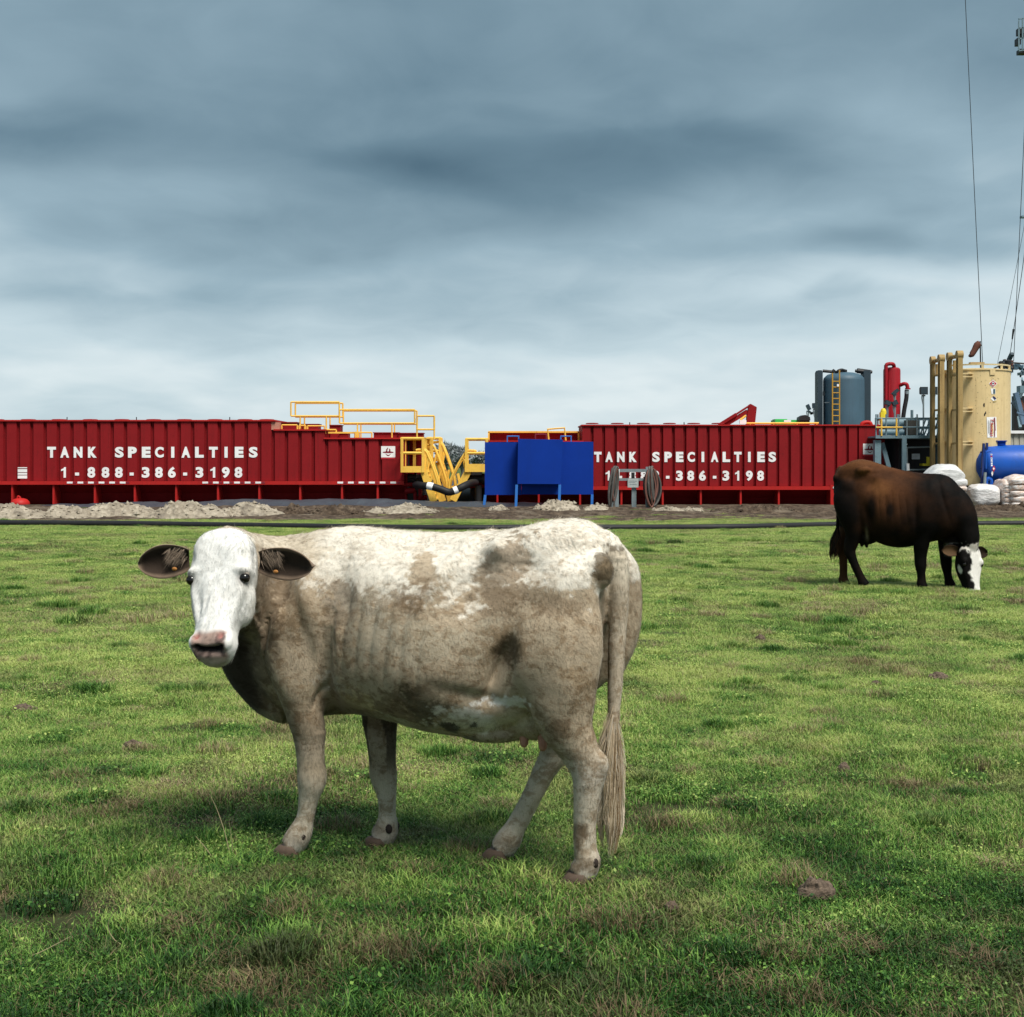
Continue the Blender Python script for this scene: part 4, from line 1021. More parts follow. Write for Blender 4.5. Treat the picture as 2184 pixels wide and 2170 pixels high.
mb = MB(); mb.beam(P(2166, 838, 54), P(2183, 905, 54), .22, .16); mb.beam(P(2169, 880, 53.9), P(2190, 886, 53.9), .06, .06); mb.out('sloping_beam', paint('steel blue', (.10, .16, .24)), fl)
mb = MB(); mb.box(X(2176, 54.2), X(2200, 54.2), 54.2, 54.6, Z(838, 54.2), Z(823, 54.2)); mb.out('panel_box', GRY, fl)
mb = MB(); mb.box(X(2163, 58), X(2260, 58), 58, 58.3, Z(925, 58), Z(845, 58)); mb.out('backing_wall', BLK, fl)
bx = thing('site_container', 'pale beige container behind the blue tank at the right edge', 'container', (X(2200, 53), 53, .1))
mb = MB(); corr = corrugated(X(2150, 53), X(2290, 53), 53, .2, Z(925, 53), .22, .03, .6); corr.out('wall', BGE, bx)
mb = MB(); mb.box(X(2148, 53), X(2292, 53), 52.9, 55.2, Z(925, 53), Z(919, 53)); mb.out('roof', WHT, bx)
mb = MB(); mb.box(X(2150, 53), X(2290, 53), 53.04, 55.1, .1, Z(925.5, 53)); mb.out('container_body', BGE, bx)

# ---------------------------------------------------------------- liner, heaps, pipe
m, t, b, o_ = nodes('black plastic liner')
n = noise(t, pos(t, (1, 1, 1)), 2.4, 4, .6, .5)
t.links.new(mixc(t, n, (.022, .027, .036), (.055, .064, .08)), b.inputs['Base Color']); b.inputs['Roughness'].default_value = .42
bump(t, b, n, .6, .08); LINER = m
def liner_z(XX, YY):
    k = np.exp(-((YY - 46.9) / .42) ** 2)
    p = np.stack([XX.ravel(), 0 * XX.ravel(), 0 * XX.ravel()], 1)
    prof = np.interp((XX * F / 46.9 + CX).ravel(), [-200, 0, 80, 100, 300, 420, 460, 560, 620, 720, 860, 1010, 1150, 1190], [1075, 1079, 1080, 1078, 1072, 1074, 1070, 1066, 1067, 1066, 1068, 1072, 1073, 1082]).reshape(XX.shape)
    hz = EYE - (prof - HV) / F * 46.9
    p2 = np.stack([XX.ravel(), YY.ravel(), 0 * XX.ravel()], 1)
    return terrain(XX, YY) - .02 + (hz - .05) * k + (fbm(p2 * np.array([1, 2, 1]), 1.8, 3, 77) - .5).reshape(XX.shape) * .10 * k
lin = grid_obj('plastic_liner', np.linspace(-19.5, 1.55, 240), np.linspace(45.9, 47.7, 26), liner_z, LINER)
tag(lin, 'long black plastic sheet draped over the low berm under the left red tank', 'liner')

m, t, b, o_ = nodes('pale broken rubble')
vo = t.nodes.new('ShaderNodeTexVoronoi'); t.links.new(pos(t), vo.inputs['Vector']); vo.inputs['Scale'].default_value = 9
n = noise(t, pos(t), 3, 6, .7)
c = rampn(t, n, ((.3, (.075, .055, .037)), (.5, (.26, .215, .155)), (.7, (.46, .40, .31))))
c = mixc(t, .35, c, mixc(t, vo.outputs['Color'], (.10, .08, .06), (.48, .42, .34)))
t.links.new(c, b.inputs['Base Color']); b.inputs['Roughness'].default_value = .9; bump(t, b, vo.outputs['Distance'], .8, .05); RUBBLE = m
def heap(label, u0, u1, vt, vb, d, seed, mat=None, name='rubble_heap', dep=1.3, peaks=((.5, 1),)):
    nx, ny = max(24, int((u1 - u0) * .55)), 22
    d = 4590.0 / (vb - HV) + .15 + dep * .35
    xa_, xb_ = X(u0, d), X(u1, d); H_ = (vb - vt) / F * d
    xs = np.linspace(xa_, xb_, nx); ys = np.linspace(d - dep / 2, d + dep / 2, ny)
    XX, YY = np.meshgrid(xs, ys)
    s = (XX - xa_) / (xb_ - xa_); r = (YY - d) / (dep / 2)
    prof = np.interp(s, [0] + [p for p, _ in peaks] + [1], [0] + [h for _, h in peaks] + [0])
    p = np.stack([XX.ravel(), YY.ravel(), 0 * XX.ravel()], 1)
    rough_ = (fbm(p, 3.2, 4, seed, .62) - .5).reshape(XX.shape)
    env = np.clip(1 - r * r, 0, 1) * np.minimum(1, prof)
    base_z = Z(vb, d)
    H_ *= .78
    ZZ = base_z + H_ * env * (1 + .5 * rough_) + rough_ * .16 * np.minimum(1, env * 3) - .06 * (1 - np.minimum(1, env * 4))
    idx = np.arange(nx * ny).reshape(ny, nx)
    f = np.stack([idx[:-1, :-1].ravel(), idx[:-1, 1:].ravel(), idx[1:, 1:].ravel(), idx[1:, :-1].ravel()], 1)
    c0 = Vector(((xa_ + xb_) / 2, d, base_z))
    me = bpy.data.meshes.new(name); me.from_pydata((np.stack([XX.ravel(), YY.ravel(), ZZ.ravel()], 1) - np.array(c0)).tolist(), [], f.tolist())
    me.materials.append(mat or RUBBLE)
    # loose stones on the surface, part of the same heap
    o = bpy.data.objects.new(name, me); o.location = c0; COL.objects.link(o)
    tag(o, label, 'heap'); ROOT[o.name] = c0
    rs = np.random.default_rng(seed); mb = MB(); cnt = int((xb_ - xa_) * 26)
    for _ in range(cnt):
        i, j = rs.integers(2, nx - 2), rs.integers(1, ny // 2 + 3)
        q = Vector((XX[j, i], YY[j, i], ZZ[j, i])); sz = rs.uniform(.02, .075)
        if rs.random() < .06: sz *= 1.7
        vs = [q + Vector(w) * sz * rs.uniform(.6, 1.2) for w in ((1, 0, 0), (-1, 0, 0), (0, 1, 0), (0, -1, 0), (0, 0, .9), (0, 0, -.6))]
        mb.add(vs, [(0, 2, 4), (2, 1, 4), (1, 3, 4), (3, 0, 4), (2, 0, 5), (1, 2, 5), (3, 1, 5), (0, 3, 5)])
    so = mb.out('loose_stones', mat or RUBBLE, o); so['kind'] = 'stuff'
    return o
SOIL = DIRT
heap('pale rubble heap at the left picture edge below the red cap', -80, 118, 1070, 1104, 45.2, 1, peaks=((.3, 1), (.6, .9), (.85, .45)))
heap('low pale rubble heap, second from the left', 80, 205, 1073, 1103, 45.3, 2, peaks=((.3, 1), (.6, .9), (.8, .6)))
heap('pale rubble heap in front of the liner, third from the left', 160, 345, 1066, 1102, 45.3, 3, peaks=((.2, .7), (.35, 1), (.6, .95), (.85, .55)))
heap('tallest pale rubble heap under the word SPECIALTIES on the left tank', 300, 495, 1060, 1102, 45.2, 4, peaks=((.25, .6), (.42, 1), (.6, .95), (.8, .6)))
heap('flat pale rubble heap ending beside the dark soil clods', 450, 618, 1070, 1100, 45.4, 5, peaks=((.2, .7), (.45, 1), (.7, .8)))
heap('lump of dark wet soil at the end of the pale rubble', 600, 668, 1072, 1098, 45.2, 6, SOIL, 'soil_heap', 1.0, ((.3, 1), (.6, .8)))
heap('brown soil heap between the dark lump and small white rubble', 650, 785, 1073, 1098, 45.3, 7, SOIL, 'soil_heap', 1.0, ((.2, .7), (.55, 1), (.8, .5)))
heap('small pale rubble streak below the yellow platform', 755, 950, 1072, 1095, 45.4, 8, peaks=((.2, .4), (.45, .8), (.6, 1), (.85, .4)))
heap('small white rubble pile under the left blue panel', 1034, 1096, 1074, 1092, 45.6, 9, peaks=((.5, 1),))
heap('pale rubble pile behind the legs of the blue panel', 1126, 1246, 1062, 1091, 45.9, 10, peaks=((.25, .7), (.5, 1), (.75, .8)))
heap('low sandy pile between blue panel and cable rack', 1230, 1304, 1074, 1091, 46.0, 11, peaks=((.4, 1), (.8, .8)))
heap('thin pale streak of rubble right of the cable rack', 1390, 1508, 1078, 1091, 45.6, 12, peaks=((.25, 1), (.5, .6), (.8, .7)))
heap('low dark soil ridge below the right red tank', 1498, 1760, 1074, 1094, 45.9, 13, SOIL, 'soil_heap', 1.4, ((.2, .7), (.5, 1), (.8, .6)))
heap('low brown soil ridge in front of the white sacks', 2050, 2300, 1073, 1093, 45.9, 14, SOIL, 'soil_heap', 1.2, ((.15, .8), (.5, 1), (.85, .9)))

pipe_px = [(-260, 1113), (0, 1115), (250, 1117), (420, 1119), (700, 1124), (960, 1127), (1150, 1126), (1350, 1124.5), (1560, 1124.5), (1800, 1118.5), (2000, 1117.5), (2184, 1117), (2450, 1116)]
pts = []
for u, v in pipe_px:
    dd = F * (EYE - .085) / (v - HV); q = P(u, v, dd); pts.append(Vector((q.x, q.y, tz(q.x, q.y) + .07)))
mb = MB(); mb.tube(pts, .078, 12, 8)
single('plastic_pipe', mb, RUB, 'long black plastic pipe lying across the pasture behind both cows', 'pipe', pts[6], smooth=True)
# ---------------------------------------------------------------- far trees
def leaf_mat(name, a, b_):
    m, t, b, o_ = nodes(name)
    oi = noise(t, pos(t), .9, 3, .6)
    t.links.new(mixc(t, oi, a, b_), b.inputs['Base Color']); b.inputs['Roughness'].default_value = .8; b.inputs['Specular IOR Level'].default_value = .2
    return m
LEAF = leaf_mat('dull winter foliage', (.19, .22, .24), (.30, .32, .325)); BARK = leaf_mat('grey bark', (.12, .12, .12), (.18, .17, .165))
def tree(label, u, vtop, d, wpx, seed, group='bare trees far beyond the tanks'):
    rs = np.random.default_rng(seed)
    gx = X(u, d); z0 = terrain(np.array([gx]), np.array([d]))[0]; Ht = Z(vtop, d) - z0; Wd = wpx * d / F / 2
    root = thing('tree', label, 'tree', (gx, d, z0), group)
    mb = MB(); tips = []
    mb.tube([(gx, d, z0 - .2), (gx + .1, d, z0 + Ht*.25), (gx - .05, d, z0 + Ht*.5)], [.22, .16, .1], 8)
    for k in range(16):
        a = rs.uniform(0, 6.28); s = rs.uniform(.2, .5); e = Vector((gx + Wd*.85*math.cos(a)*rs.uniform(.4, 1), d + Wd*.85*math.sin(a)*rs.uniform(.4, 1), z0 + Ht*rs.uniform(.55, .97)))
        st_ = Vector((gx, d, z0 + Ht*s)); mid = st_.lerp(e, .5) + Vector((0, 0, Ht*.06))
        mb.tube([st_, mid, e], [.08, .05, .02], 5, 3); tips.append((mid, e))
    mb.out('trunk', BARK, root, True)
    n = 2600
    T = rs.random(n); K = rs.integers(0, len(tips), n)
    M_ = np.array([list(a) for a, _ in tips]); E_ = np.array([list(e) for _, e in tips])
    C = M_[K] * (1 - T[:, None]) + E_[K] * T[:, None] + rs.normal(0, 1, (n, 3)) * np.array([Wd*.16, Wd*.16, Ht*.05])
    dirs = rs.normal(0, 1, (n, 3)); dirs[:, 2] += .9; dirs /= np.linalg.norm(dirs, axis=1, keepdims=True)
    sd_ = np.cross(dirs, rs.normal(0, 1, (n, 3))); sd_ /= np.linalg.norm(sd_, axis=1, keepdims=True)
    Ls = rs.uniform(.25, .6, n)[:, None]; Ws = rs.uniform(.05, .13, n)[:, None]
    V = np.stack([C - sd_*Ws, C + sd_*Ws, C + dirs*Ls], 1).reshape(-1, 3)
    me = bpy.data.meshes.new('crown'); me.from_pydata((V - np.array([gx, d, z0])).tolist(), [], np.arange(n*3).reshape(-1, 3).tolist()); me.materials.append(LEAF)
    o = bpy.data.objects.new('crown', me); COL.objects.link(o); o.parent = root
tree('leftmost grey twiggy tree seen past the yellow stairs', 950, 949, 120, 42, 1)
tree('middle grey twiggy tree seen in the gap between the yellow stairs', 968, 951, 125, 44, 2)
tree('lower grey twiggy tree just left of the right yellow platform', 985, 957, 122, 36, 3)
tree('low bushy tree seen through the right yellow platform', 1016, 968, 130, 60, 4)
tree('low far tree mostly hidden behind the blue panel', 1062, 962, 128, 60, 5)

# ---------------------------------------------------------------- grass
def grass_material(name, ramp_stops, dry):
    m, t, b, o_ = nodes(name)
    at = t.nodes.new('ShaderNodeAttribute'); at.attribute_name = 'tint'
    big = noise(t, pos(t), .55, 4, .6, .6); mid = noise(t, pos(t), 2.6, 4, .6)
    def madd(a, k, c_):
        n = t.nodes.new('ShaderNodeMath'); n.operation = 'MULTIPLY_ADD'; t.links.new(a, n.inputs[0]); n.inputs[1].default_value = k
        if hasattr(c_, 'is_linked'): t.links.new(c_, n.inputs[2])
        else: n.inputs[2].default_value = c_
        return n.outputs[0]
    f = madd(big, 1.0, madd(mid, 1.05, madd(at.outputs['Fac'], .62, -.82)))
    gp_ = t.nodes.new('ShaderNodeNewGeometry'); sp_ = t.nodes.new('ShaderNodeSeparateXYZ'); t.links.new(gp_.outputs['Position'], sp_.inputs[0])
    near_shade_ = t.nodes.new('ShaderNodeMapRange'); t.links.new(sp_.outputs[1], near_shade_.inputs[0]); near_shade_.inputs[1].default_value = 4.2; near_shade_.inputs[2].default_value = 8.5; near_shade_.inputs[3].default_value = -.30; near_shade_.inputs[4].default_value = .12  # foreground shade painted into the blade colour, darker towards the camera
    ad = t.nodes.new('ShaderNodeMath'); t.links.new(f, ad.inputs[0]); t.links.new(near_shade_.outputs[0], ad.inputs[1]); f = ad.outputs[0]
    c = rampn(t, f, ramp_stops)
    dr = noise(t, pos(t), 1.15, 5, .7, .8)
    c = mixc(t, mulv(t, rampn(t, dr, ((.52, (0, 0, 0)), (.66, (1, 1, 1)))), dry), c, (.21, .15, .085))
    t.links.new(c, b.inputs['Base Color']); b.inputs['Roughness'].default_value = .55; b.inputs['Specular IOR Level'].default_value = .25
    tr = t.nodes.new('ShaderNodeBsdfTranslucent'); t.links.new(c, tr.inputs[0])
    mx = t.nodes.new('ShaderNodeMixShader'); mx.inputs[0].default_value = .22
    t.links.new(b.outputs[0], mx.inputs[1]); t.links.new(tr.outputs[0], mx.inputs[2]); t.links.new(mx.outputs[0], o_.inputs[0])
    return m
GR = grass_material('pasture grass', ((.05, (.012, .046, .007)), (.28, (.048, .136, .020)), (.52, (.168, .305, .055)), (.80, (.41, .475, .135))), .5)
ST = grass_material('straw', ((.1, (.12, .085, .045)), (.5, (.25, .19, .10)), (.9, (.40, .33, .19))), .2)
def blades(rs, n, rad, hmin, hmax, w, lean, straw=.0, clump=0, tm=.5):
    """n bent blades scattered over a disc: verts, faces, tint"""
    r = rad * np.sqrt(rs.random(n)); a = rs.uniform(0, 6.283, n)
    cx_, cy_ = r*np.cos(a), r*np.sin(a)
    if clump:
        k = rs.integers(0, clump, n); ca = rs.uniform(-rad*.8, rad*.8, (clump, 2)); s_ = rs.normal(0, rad*.14, (n, 2))
        sel = rs.random(n) < .6; cx_ = np.where(sel, ca[k, 0] + s_[:, 0], cx_); cy_ = np.where(sel, ca[k, 1] + s_[:, 1], cy_)
    h = rs.uniform(hmin, hmax, n) * (1 - .35 * r / rad); th = rs.uniform(0, 6.283, n)
    dx_, dy_ = np.cos(th), np.sin(th); px_, py_ = -dy_, dx_
    ln = rs.uniform(.2, 1.0, n) * lean * h; ww = w * rs.uniform(.6, 1.3, n)
    z0 = np.full(n, -.012)
    V = np.stack([
        np.stack([cx_ - px_*ww, cy_ - py_*ww, z0], 1), np.stack([cx_ + px_*ww, cy_ + py_*ww, z0], 1),
        np.stack([cx_ + dx_*ln*.42 + px_*ww*.8, cy_ + dy_*ln*.42 + py_*ww*.8, h*.62], 1), np.stack([cx_ + dx_*ln*.42 - px_*ww*.8, cy_ + dy_*ln*.42 - py_*ww*.8, h*.62], 1),
        np.stack([cx_ + dx_*ln*1.15, cy_ + dy_*ln*1.15, h*.95], 1)], 1).reshape(-1, 3)
    i = np.arange(n) * 5
    F_ = np.concatenate([np.stack([i, i+1, i+2], 1), np.stack([i, i+2, i+3], 1), np.stack([i+3, i+2, i+4], 1)])
    tint = np.repeat(np.clip(rs.normal(tm, .24, n), 0, 1), 5).reshape(-1, 5); tint[:, 0:2] *= .55; tint[:, 4] = np.minimum(1, tint[:, 4] * 1.25)
    return V, F_, tint.ravel()
def leaves(rs, n, rad, hmin, hmax, size):
    """small rounded clover-like leaves held at different heights"""
    r = rad*np.sqrt(rs.random(n)); a = rs.uniform(0, 6.283, n); c = np.stack([r*np.cos(a), r*np.sin(a), rs.uniform(hmin, hmax, n)], 1)
    nrm = rs.normal(0, .45, (n, 3)); nrm[:, 2] = 1; nrm /= np.linalg.norm(nrm, axis=1, keepdims=True)
    e1 = np.cross(nrm, rs.normal(0, 1, (n, 3))); e1 /= np.linalg.norm(e1, axis=1, keepdims=True); e2 = np.cross(nrm, e1)
    s_ = size * rs.uniform(.6, 1.3, n)[:, None]
    V = np.stack([c - e1*s_, c - e1*s_*.2 + e2*s_*.75, c + e1*s_, c - e1*s_*.2 - e2*s_*.75], 1).reshape(-1, 3)
    i = np.arange(n)*4; F_ = np.concatenate([np.stack([i, i+1, i+2], 1), np.stack([i, i+2, i+3], 1)])
    return V, F_, np.repeat(np.clip(rs.normal(.55, .22, n), 0, 1), 4)
PATCH = bpy.data.collections.new('turf_patches')
def patch(parts, mats):
    V, F_, T_, M_ = [], [], [], []; off = 0
    for (v, f, tt), mi in zip(parts, mats):
        V.append(v); F_.append(f + off); T_.append(tt); M_.append(np.full(len(f), mi)); off += len(v)
    V = np.concatenate(V); F_ = np.concatenate(F_); T_ = np.concatenate(T_); M_ = np.concatenate(M_)
    me = bpy.data.meshes.new('turf_patch'); me.from_pydata(V.tolist(), [], F_.tolist())
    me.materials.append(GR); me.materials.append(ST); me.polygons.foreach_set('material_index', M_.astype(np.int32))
    at = me.attributes.new('tint', 'FLOAT', 'POINT'); at.data.foreach_set('value', T_.astype(np.float32))
    o = bpy.data.objects.new('turf_patch_%02d' % len(PATCH.objects), me); PATCH.objects.link(o)
rs = np.random.default_rng(3)
RP = .5
for k in range(4): patch([blades(rs, 6800, RP, .014, .048, .00165, 1.4, clump=90), blades(rs, 620, RP, .02, .05, .0013, 2.4), leaves(rs, 900, RP, .006, .024, .0042)], [0, 1, 0])     # 0-3 turf
for k in range(2): patch([blades(rs, 4200, RP, .012, .038, .0017, 1.5, clump=50), leaves(rs, 2200, RP, .008, .032, .0052), blades(rs, 260, RP, .02, .04, .0012, 2.2)], [0, 0, 1])  # 4-5 clover
for k in range(2): patch([blades(rs, 2600, RP, .012, .036, .0016, 1.6, clump=40), blades(rs, 2100, RP, .010, .040, .0014, 2.2, clump=16)], [0, 1])                               # 6-7 tired, strawy
patch([blades(rs, 420, .10, .035, .085, .0020, 1.0, tm=.2)], [0])                                                                                                           # 8 green tuft
patch([blades(rs, 300, .10, .03, .09, .0013, 1.3), blades(rs, 90, .10, .03, .08, .002, 1.0)], [1, 0])                                                                # 9 dead tuft
patch([blades(rs, 330, .12, .02, .055, .0021, 1.4, tm=.0), leaves(rs, 60, .11, .01, .04, .008)], [0, 0])          # 10 dark low clump
patch([blades(rs, 330, .11, .02, .060, .0019, 1.5, tm=.95)], [0])                                              # 11 pale green clump
patch([blades(rs, 150, .09, .015, .05, .0017, 2.2, tm=.8), blades(rs, 60, .09, .02, .06, .0022, 2.0, tm=.2)], [1, 1])   # 12 flat straw litter
def field(name, label, y0, y1, dens, scl, seed, weights, keep=None):
    rs = np.random.default_rng(seed)
    cell = 1 / math.sqrt(dens)
    gy, gx = np.meshgrid(np.arange(y0, y1, cell), np.arange(-.43*y1 - 1, .43*y1 + 1, cell))
    x = (gx + rs.uniform(0, cell, gx.shape)).ravel(); y = (gy + rs.uniform(0, cell, gy.shape)).ravel()
    k = np.abs(x) < .43*y + 1.0; x, y = x[k], y[k]
    if keep is not None:
        k = keep(x, y, rs); x, y = x[k], y[k]
    n = len(x)
    z = terrain(x, y)
    me = bpy.data.meshes.new(name); me.from_pydata(np.stack([x, y, z], 1).tolist(), [], [])
    w = np.array(weights, float); vid = rs.choice(len(w), n, p=w / w.sum())
    # strawy patches gather where the ground is tired
    p = np.stack([x, y, 0*x], 1); tired = fbm(p, .8, 3, 91); vid = np.where((tired > .60) & (rs.random(n) < .55) & (vid < 6), 6 + (vid % 2), vid)
    lush = fbm(p, .5, 3, 53)
    sc = scl * rs.uniform(.88, 1.18, n) * (.72 + .6 * lush)
    for nm, ty, val in (('rot', 'FLOAT', rs.uniform(0, 6.283, n).astype(np.float32)), ('scl', 'FLOAT', sc.astype(np.float32)), ('vid', 'INT', vid.astype(np.int32))):
        a = me.attributes.new(nm, ty, 'POINT'); a.data.foreach_set('value', val)
    o = bpy.data.objects.new(name, me); COL.objects.link(o); o['kind'] = 'stuff'
    tag(o, label, 'grass')
    md = o.modifiers.new('scatter', 'NODES'); md.node_group = SCATTER
    return o
ng = bpy.data.node_groups.new('scatter turf', 'GeometryNodeTree'); SCATTER = ng
ng.interface.new_socket('Geometry', in_out='INPUT', socket_type='NodeSocketGeometry'); ng.interface.new_socket('Geometry', in_out='OUTPUT', socket_type='NodeSocketGeometry')
gi, go = ng.nodes.new('NodeGroupInput'), ng.nodes.new('NodeGroupOutput')
ci = ng.nodes.new('GeometryNodeCollectionInfo'); ci.inputs['Collection'].default_value = PATCH; ci.inputs['Separate Children'].default_value = True; ci.inputs['Reset Children'].default_value = True
ip = ng.nodes.new('GeometryNodeInstanceOnPoints'); ip.inputs['Pick Instance'].default_value = True
def named(nm, ty):
    a = ng.nodes.new('GeometryNodeInputNamedAttribute'); a.data_type = ty; a.inputs['Name'].default_value = nm
    return a.outputs['Attribute']
cx3 = ng.nodes.new('ShaderNodeCombineXYZ'); ng.links.new(named('rot', 'FLOAT'), cx3.inputs[2])
er = ng.nodes.new('FunctionNodeEulerToRotation'); ng.links.new(cx3.outputs[0], er.inputs[0])
ng.links.new(gi.outputs[0], ip.inputs['Points']); ng.links.new(ci.outputs[0], ip.inputs['Instance']); ng.links.new(named('vid', 'INT'), ip.inputs['Instance Index'])
ng.links.new(er.outputs[0], ip.inputs['Rotation']); ng.links.new(named('scl', 'FLOAT'), ip.inputs['Scale']); ng.links.new(ip.outputs[0], go.inputs[0])
W = [4, 4, 4, 4, 2.2, 2.2, 1.6, 1.6, .6, .8]
WC = [0, 0, 0, 0, 0, 0, 0, 0, 1.6, 1.4, 3.2, 2.4, 2.0]
def sparse(x, y, rs):
    p = np.stack([x, y, 0*x], 1); return (vnoise(p, 1.7, 71) < .86)
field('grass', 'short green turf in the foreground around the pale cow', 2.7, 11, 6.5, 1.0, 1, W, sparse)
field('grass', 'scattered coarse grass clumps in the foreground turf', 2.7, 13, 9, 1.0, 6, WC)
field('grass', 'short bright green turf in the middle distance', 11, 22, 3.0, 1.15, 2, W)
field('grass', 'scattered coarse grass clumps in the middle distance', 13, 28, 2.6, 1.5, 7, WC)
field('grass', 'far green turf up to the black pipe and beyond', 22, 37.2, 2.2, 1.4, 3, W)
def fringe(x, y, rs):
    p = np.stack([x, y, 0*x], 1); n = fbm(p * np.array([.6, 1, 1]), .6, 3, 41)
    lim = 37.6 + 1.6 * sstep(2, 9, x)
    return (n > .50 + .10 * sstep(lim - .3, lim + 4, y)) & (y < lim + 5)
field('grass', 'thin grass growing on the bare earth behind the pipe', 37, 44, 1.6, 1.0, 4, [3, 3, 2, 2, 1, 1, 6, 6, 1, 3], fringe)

# ---------------------------------------------------------------- single small things in the pasture
m, t, b, o_ = nodes('dry dung'); n = noise(t, pos(t), 55, 4, .7); t.links.new(rampn(t, n, ((.3, (.030, .020, .013)), (.55, (.115, .080, .055)), (.75, (.22, .165, .12)))), b.inputs['Base Color']); b.inputs['Roughness'].default_value = .95; bump(t, b, n, .8, .01); DUNG = m
def clod(label, u, v, wpx, hpx, seed, name='dung_pat'):
    d = F * EYE / (v + hpx * .5 - HV); c0 = P(u, v, d); a = wpx / 2 * d / F; h = hpx * d / F * 1.0
    c0 = Vector((c0.x, c0.y, tz(c0.x, c0.y) + .012)); nu, nv = 40, 14; V = []
    for i in range(nv + 1):
        ph_ = math.pi / 2 * i / nv
        for j in range(nu):
            th = 2*math.pi*j/nu; V.append((a*math.cos(ph_)*math.cos(th), a*.75*math.cos(ph_)*math.sin(th), h*math.sin(ph_)))
    V = np.array(V); nr = V / (np.linalg.norm(V, axis=1, keepdims=True) + 1e-6)
    V = V + nr * ((fbm(V, 2.4 / a, 3, seed, .6) - .45) * a * .55 + (fbm(V, 9 / a * .6, 2, seed + 3) - .5) * a * .25)[:, None] * (.25 + np.minimum(1, V[:, 2:3] / h))
    mb = MB(); mb.add((V + np.array(c0)).tolist(), [(i*nu + j, i*nu + (j+1) % nu, (i+1)*nu + (j+1) % nu, (i+1)*nu + j) for i in range(nv) for j in range(nu)])
    return single(name, mb, DUNG, label, 'dung', c0)
clod('large crumbly brown dung pile right of the pale cow near the bottom right', 1741, 1902, 84, 34, 1)
clod('small dry dung lump below and right of the pale cow\'s hind hoof', 1432, 1942, 30, 14, 2)
clod('dark dung lump in mid pasture straight below the dark cow\'s tail', 1800, 1640, 26, 20, 3)
clod('small brown clod in mid pasture right of the pale cow\'s rump', 1622, 1366, 22, 12, 4)
clod('pair-like brown clod at the right, lower of the two right of it', 1868, 1462, 26, 11, 5)
clod('low brown clod in the right pasture below the dark cow\'s front hoof', 2000, 1448, 46, 12, 6)
clod('grey brown clod at the far left below the pale cow\'s muzzle', 52, 1512, 56, 14, 7)
clod('small brown clod left of the pale cow\'s front leg', 285, 1592, 44, 13, 8)
clod('dark clod right of the pale cow\'s tail tip', 1540, 1860, 26, 12, 9)
STALK = paint('dry stalk', (.42, .34, .20), .7, .2)
def stalk(label, pts, r=.0022):
    u, v = pts[0]; d = F * EYE / (v - HV); root = P(u, v, d)
    mb = MB(); mb.tube([P(a, b_, d - .02 * i) for i, (a, b_) in enumerate(pts)], [r, r*.8, r*.4], 5, 4)
    return single('dry_stalk', mb, STALK, label, 'stalk', root, 'dry grass stalks left of the pale cow')
stalk('tallest dry grass stalk left of the pale cow\'s front legs', [(490, 1824), (480, 1778), (462, 1725), (446, 1694)])
stalk('dry grass stalk leaning left beside the tallest stalk', [(455, 1832), (436, 1806), (417, 1784)])
stalk('thin upright dry stalk just right of the tallest stalk', [(497, 1828), (494, 1790), (489, 1755)], .0016)
stalk('long pale stalk lying in the grass at the lower left', [(20, 2052), (80, 2034), (150, 1998)], .002)
stalk('curved pale stalk in the grass at the bottom left', [(272, 2020), (245, 2006), (230, 1975), (246, 1938)], .002)
stalk('pale stalk leaning right of the hind hoof of the pale cow', [(1235, 1900), (1243, 1882), (1248, 1868)], .0018)
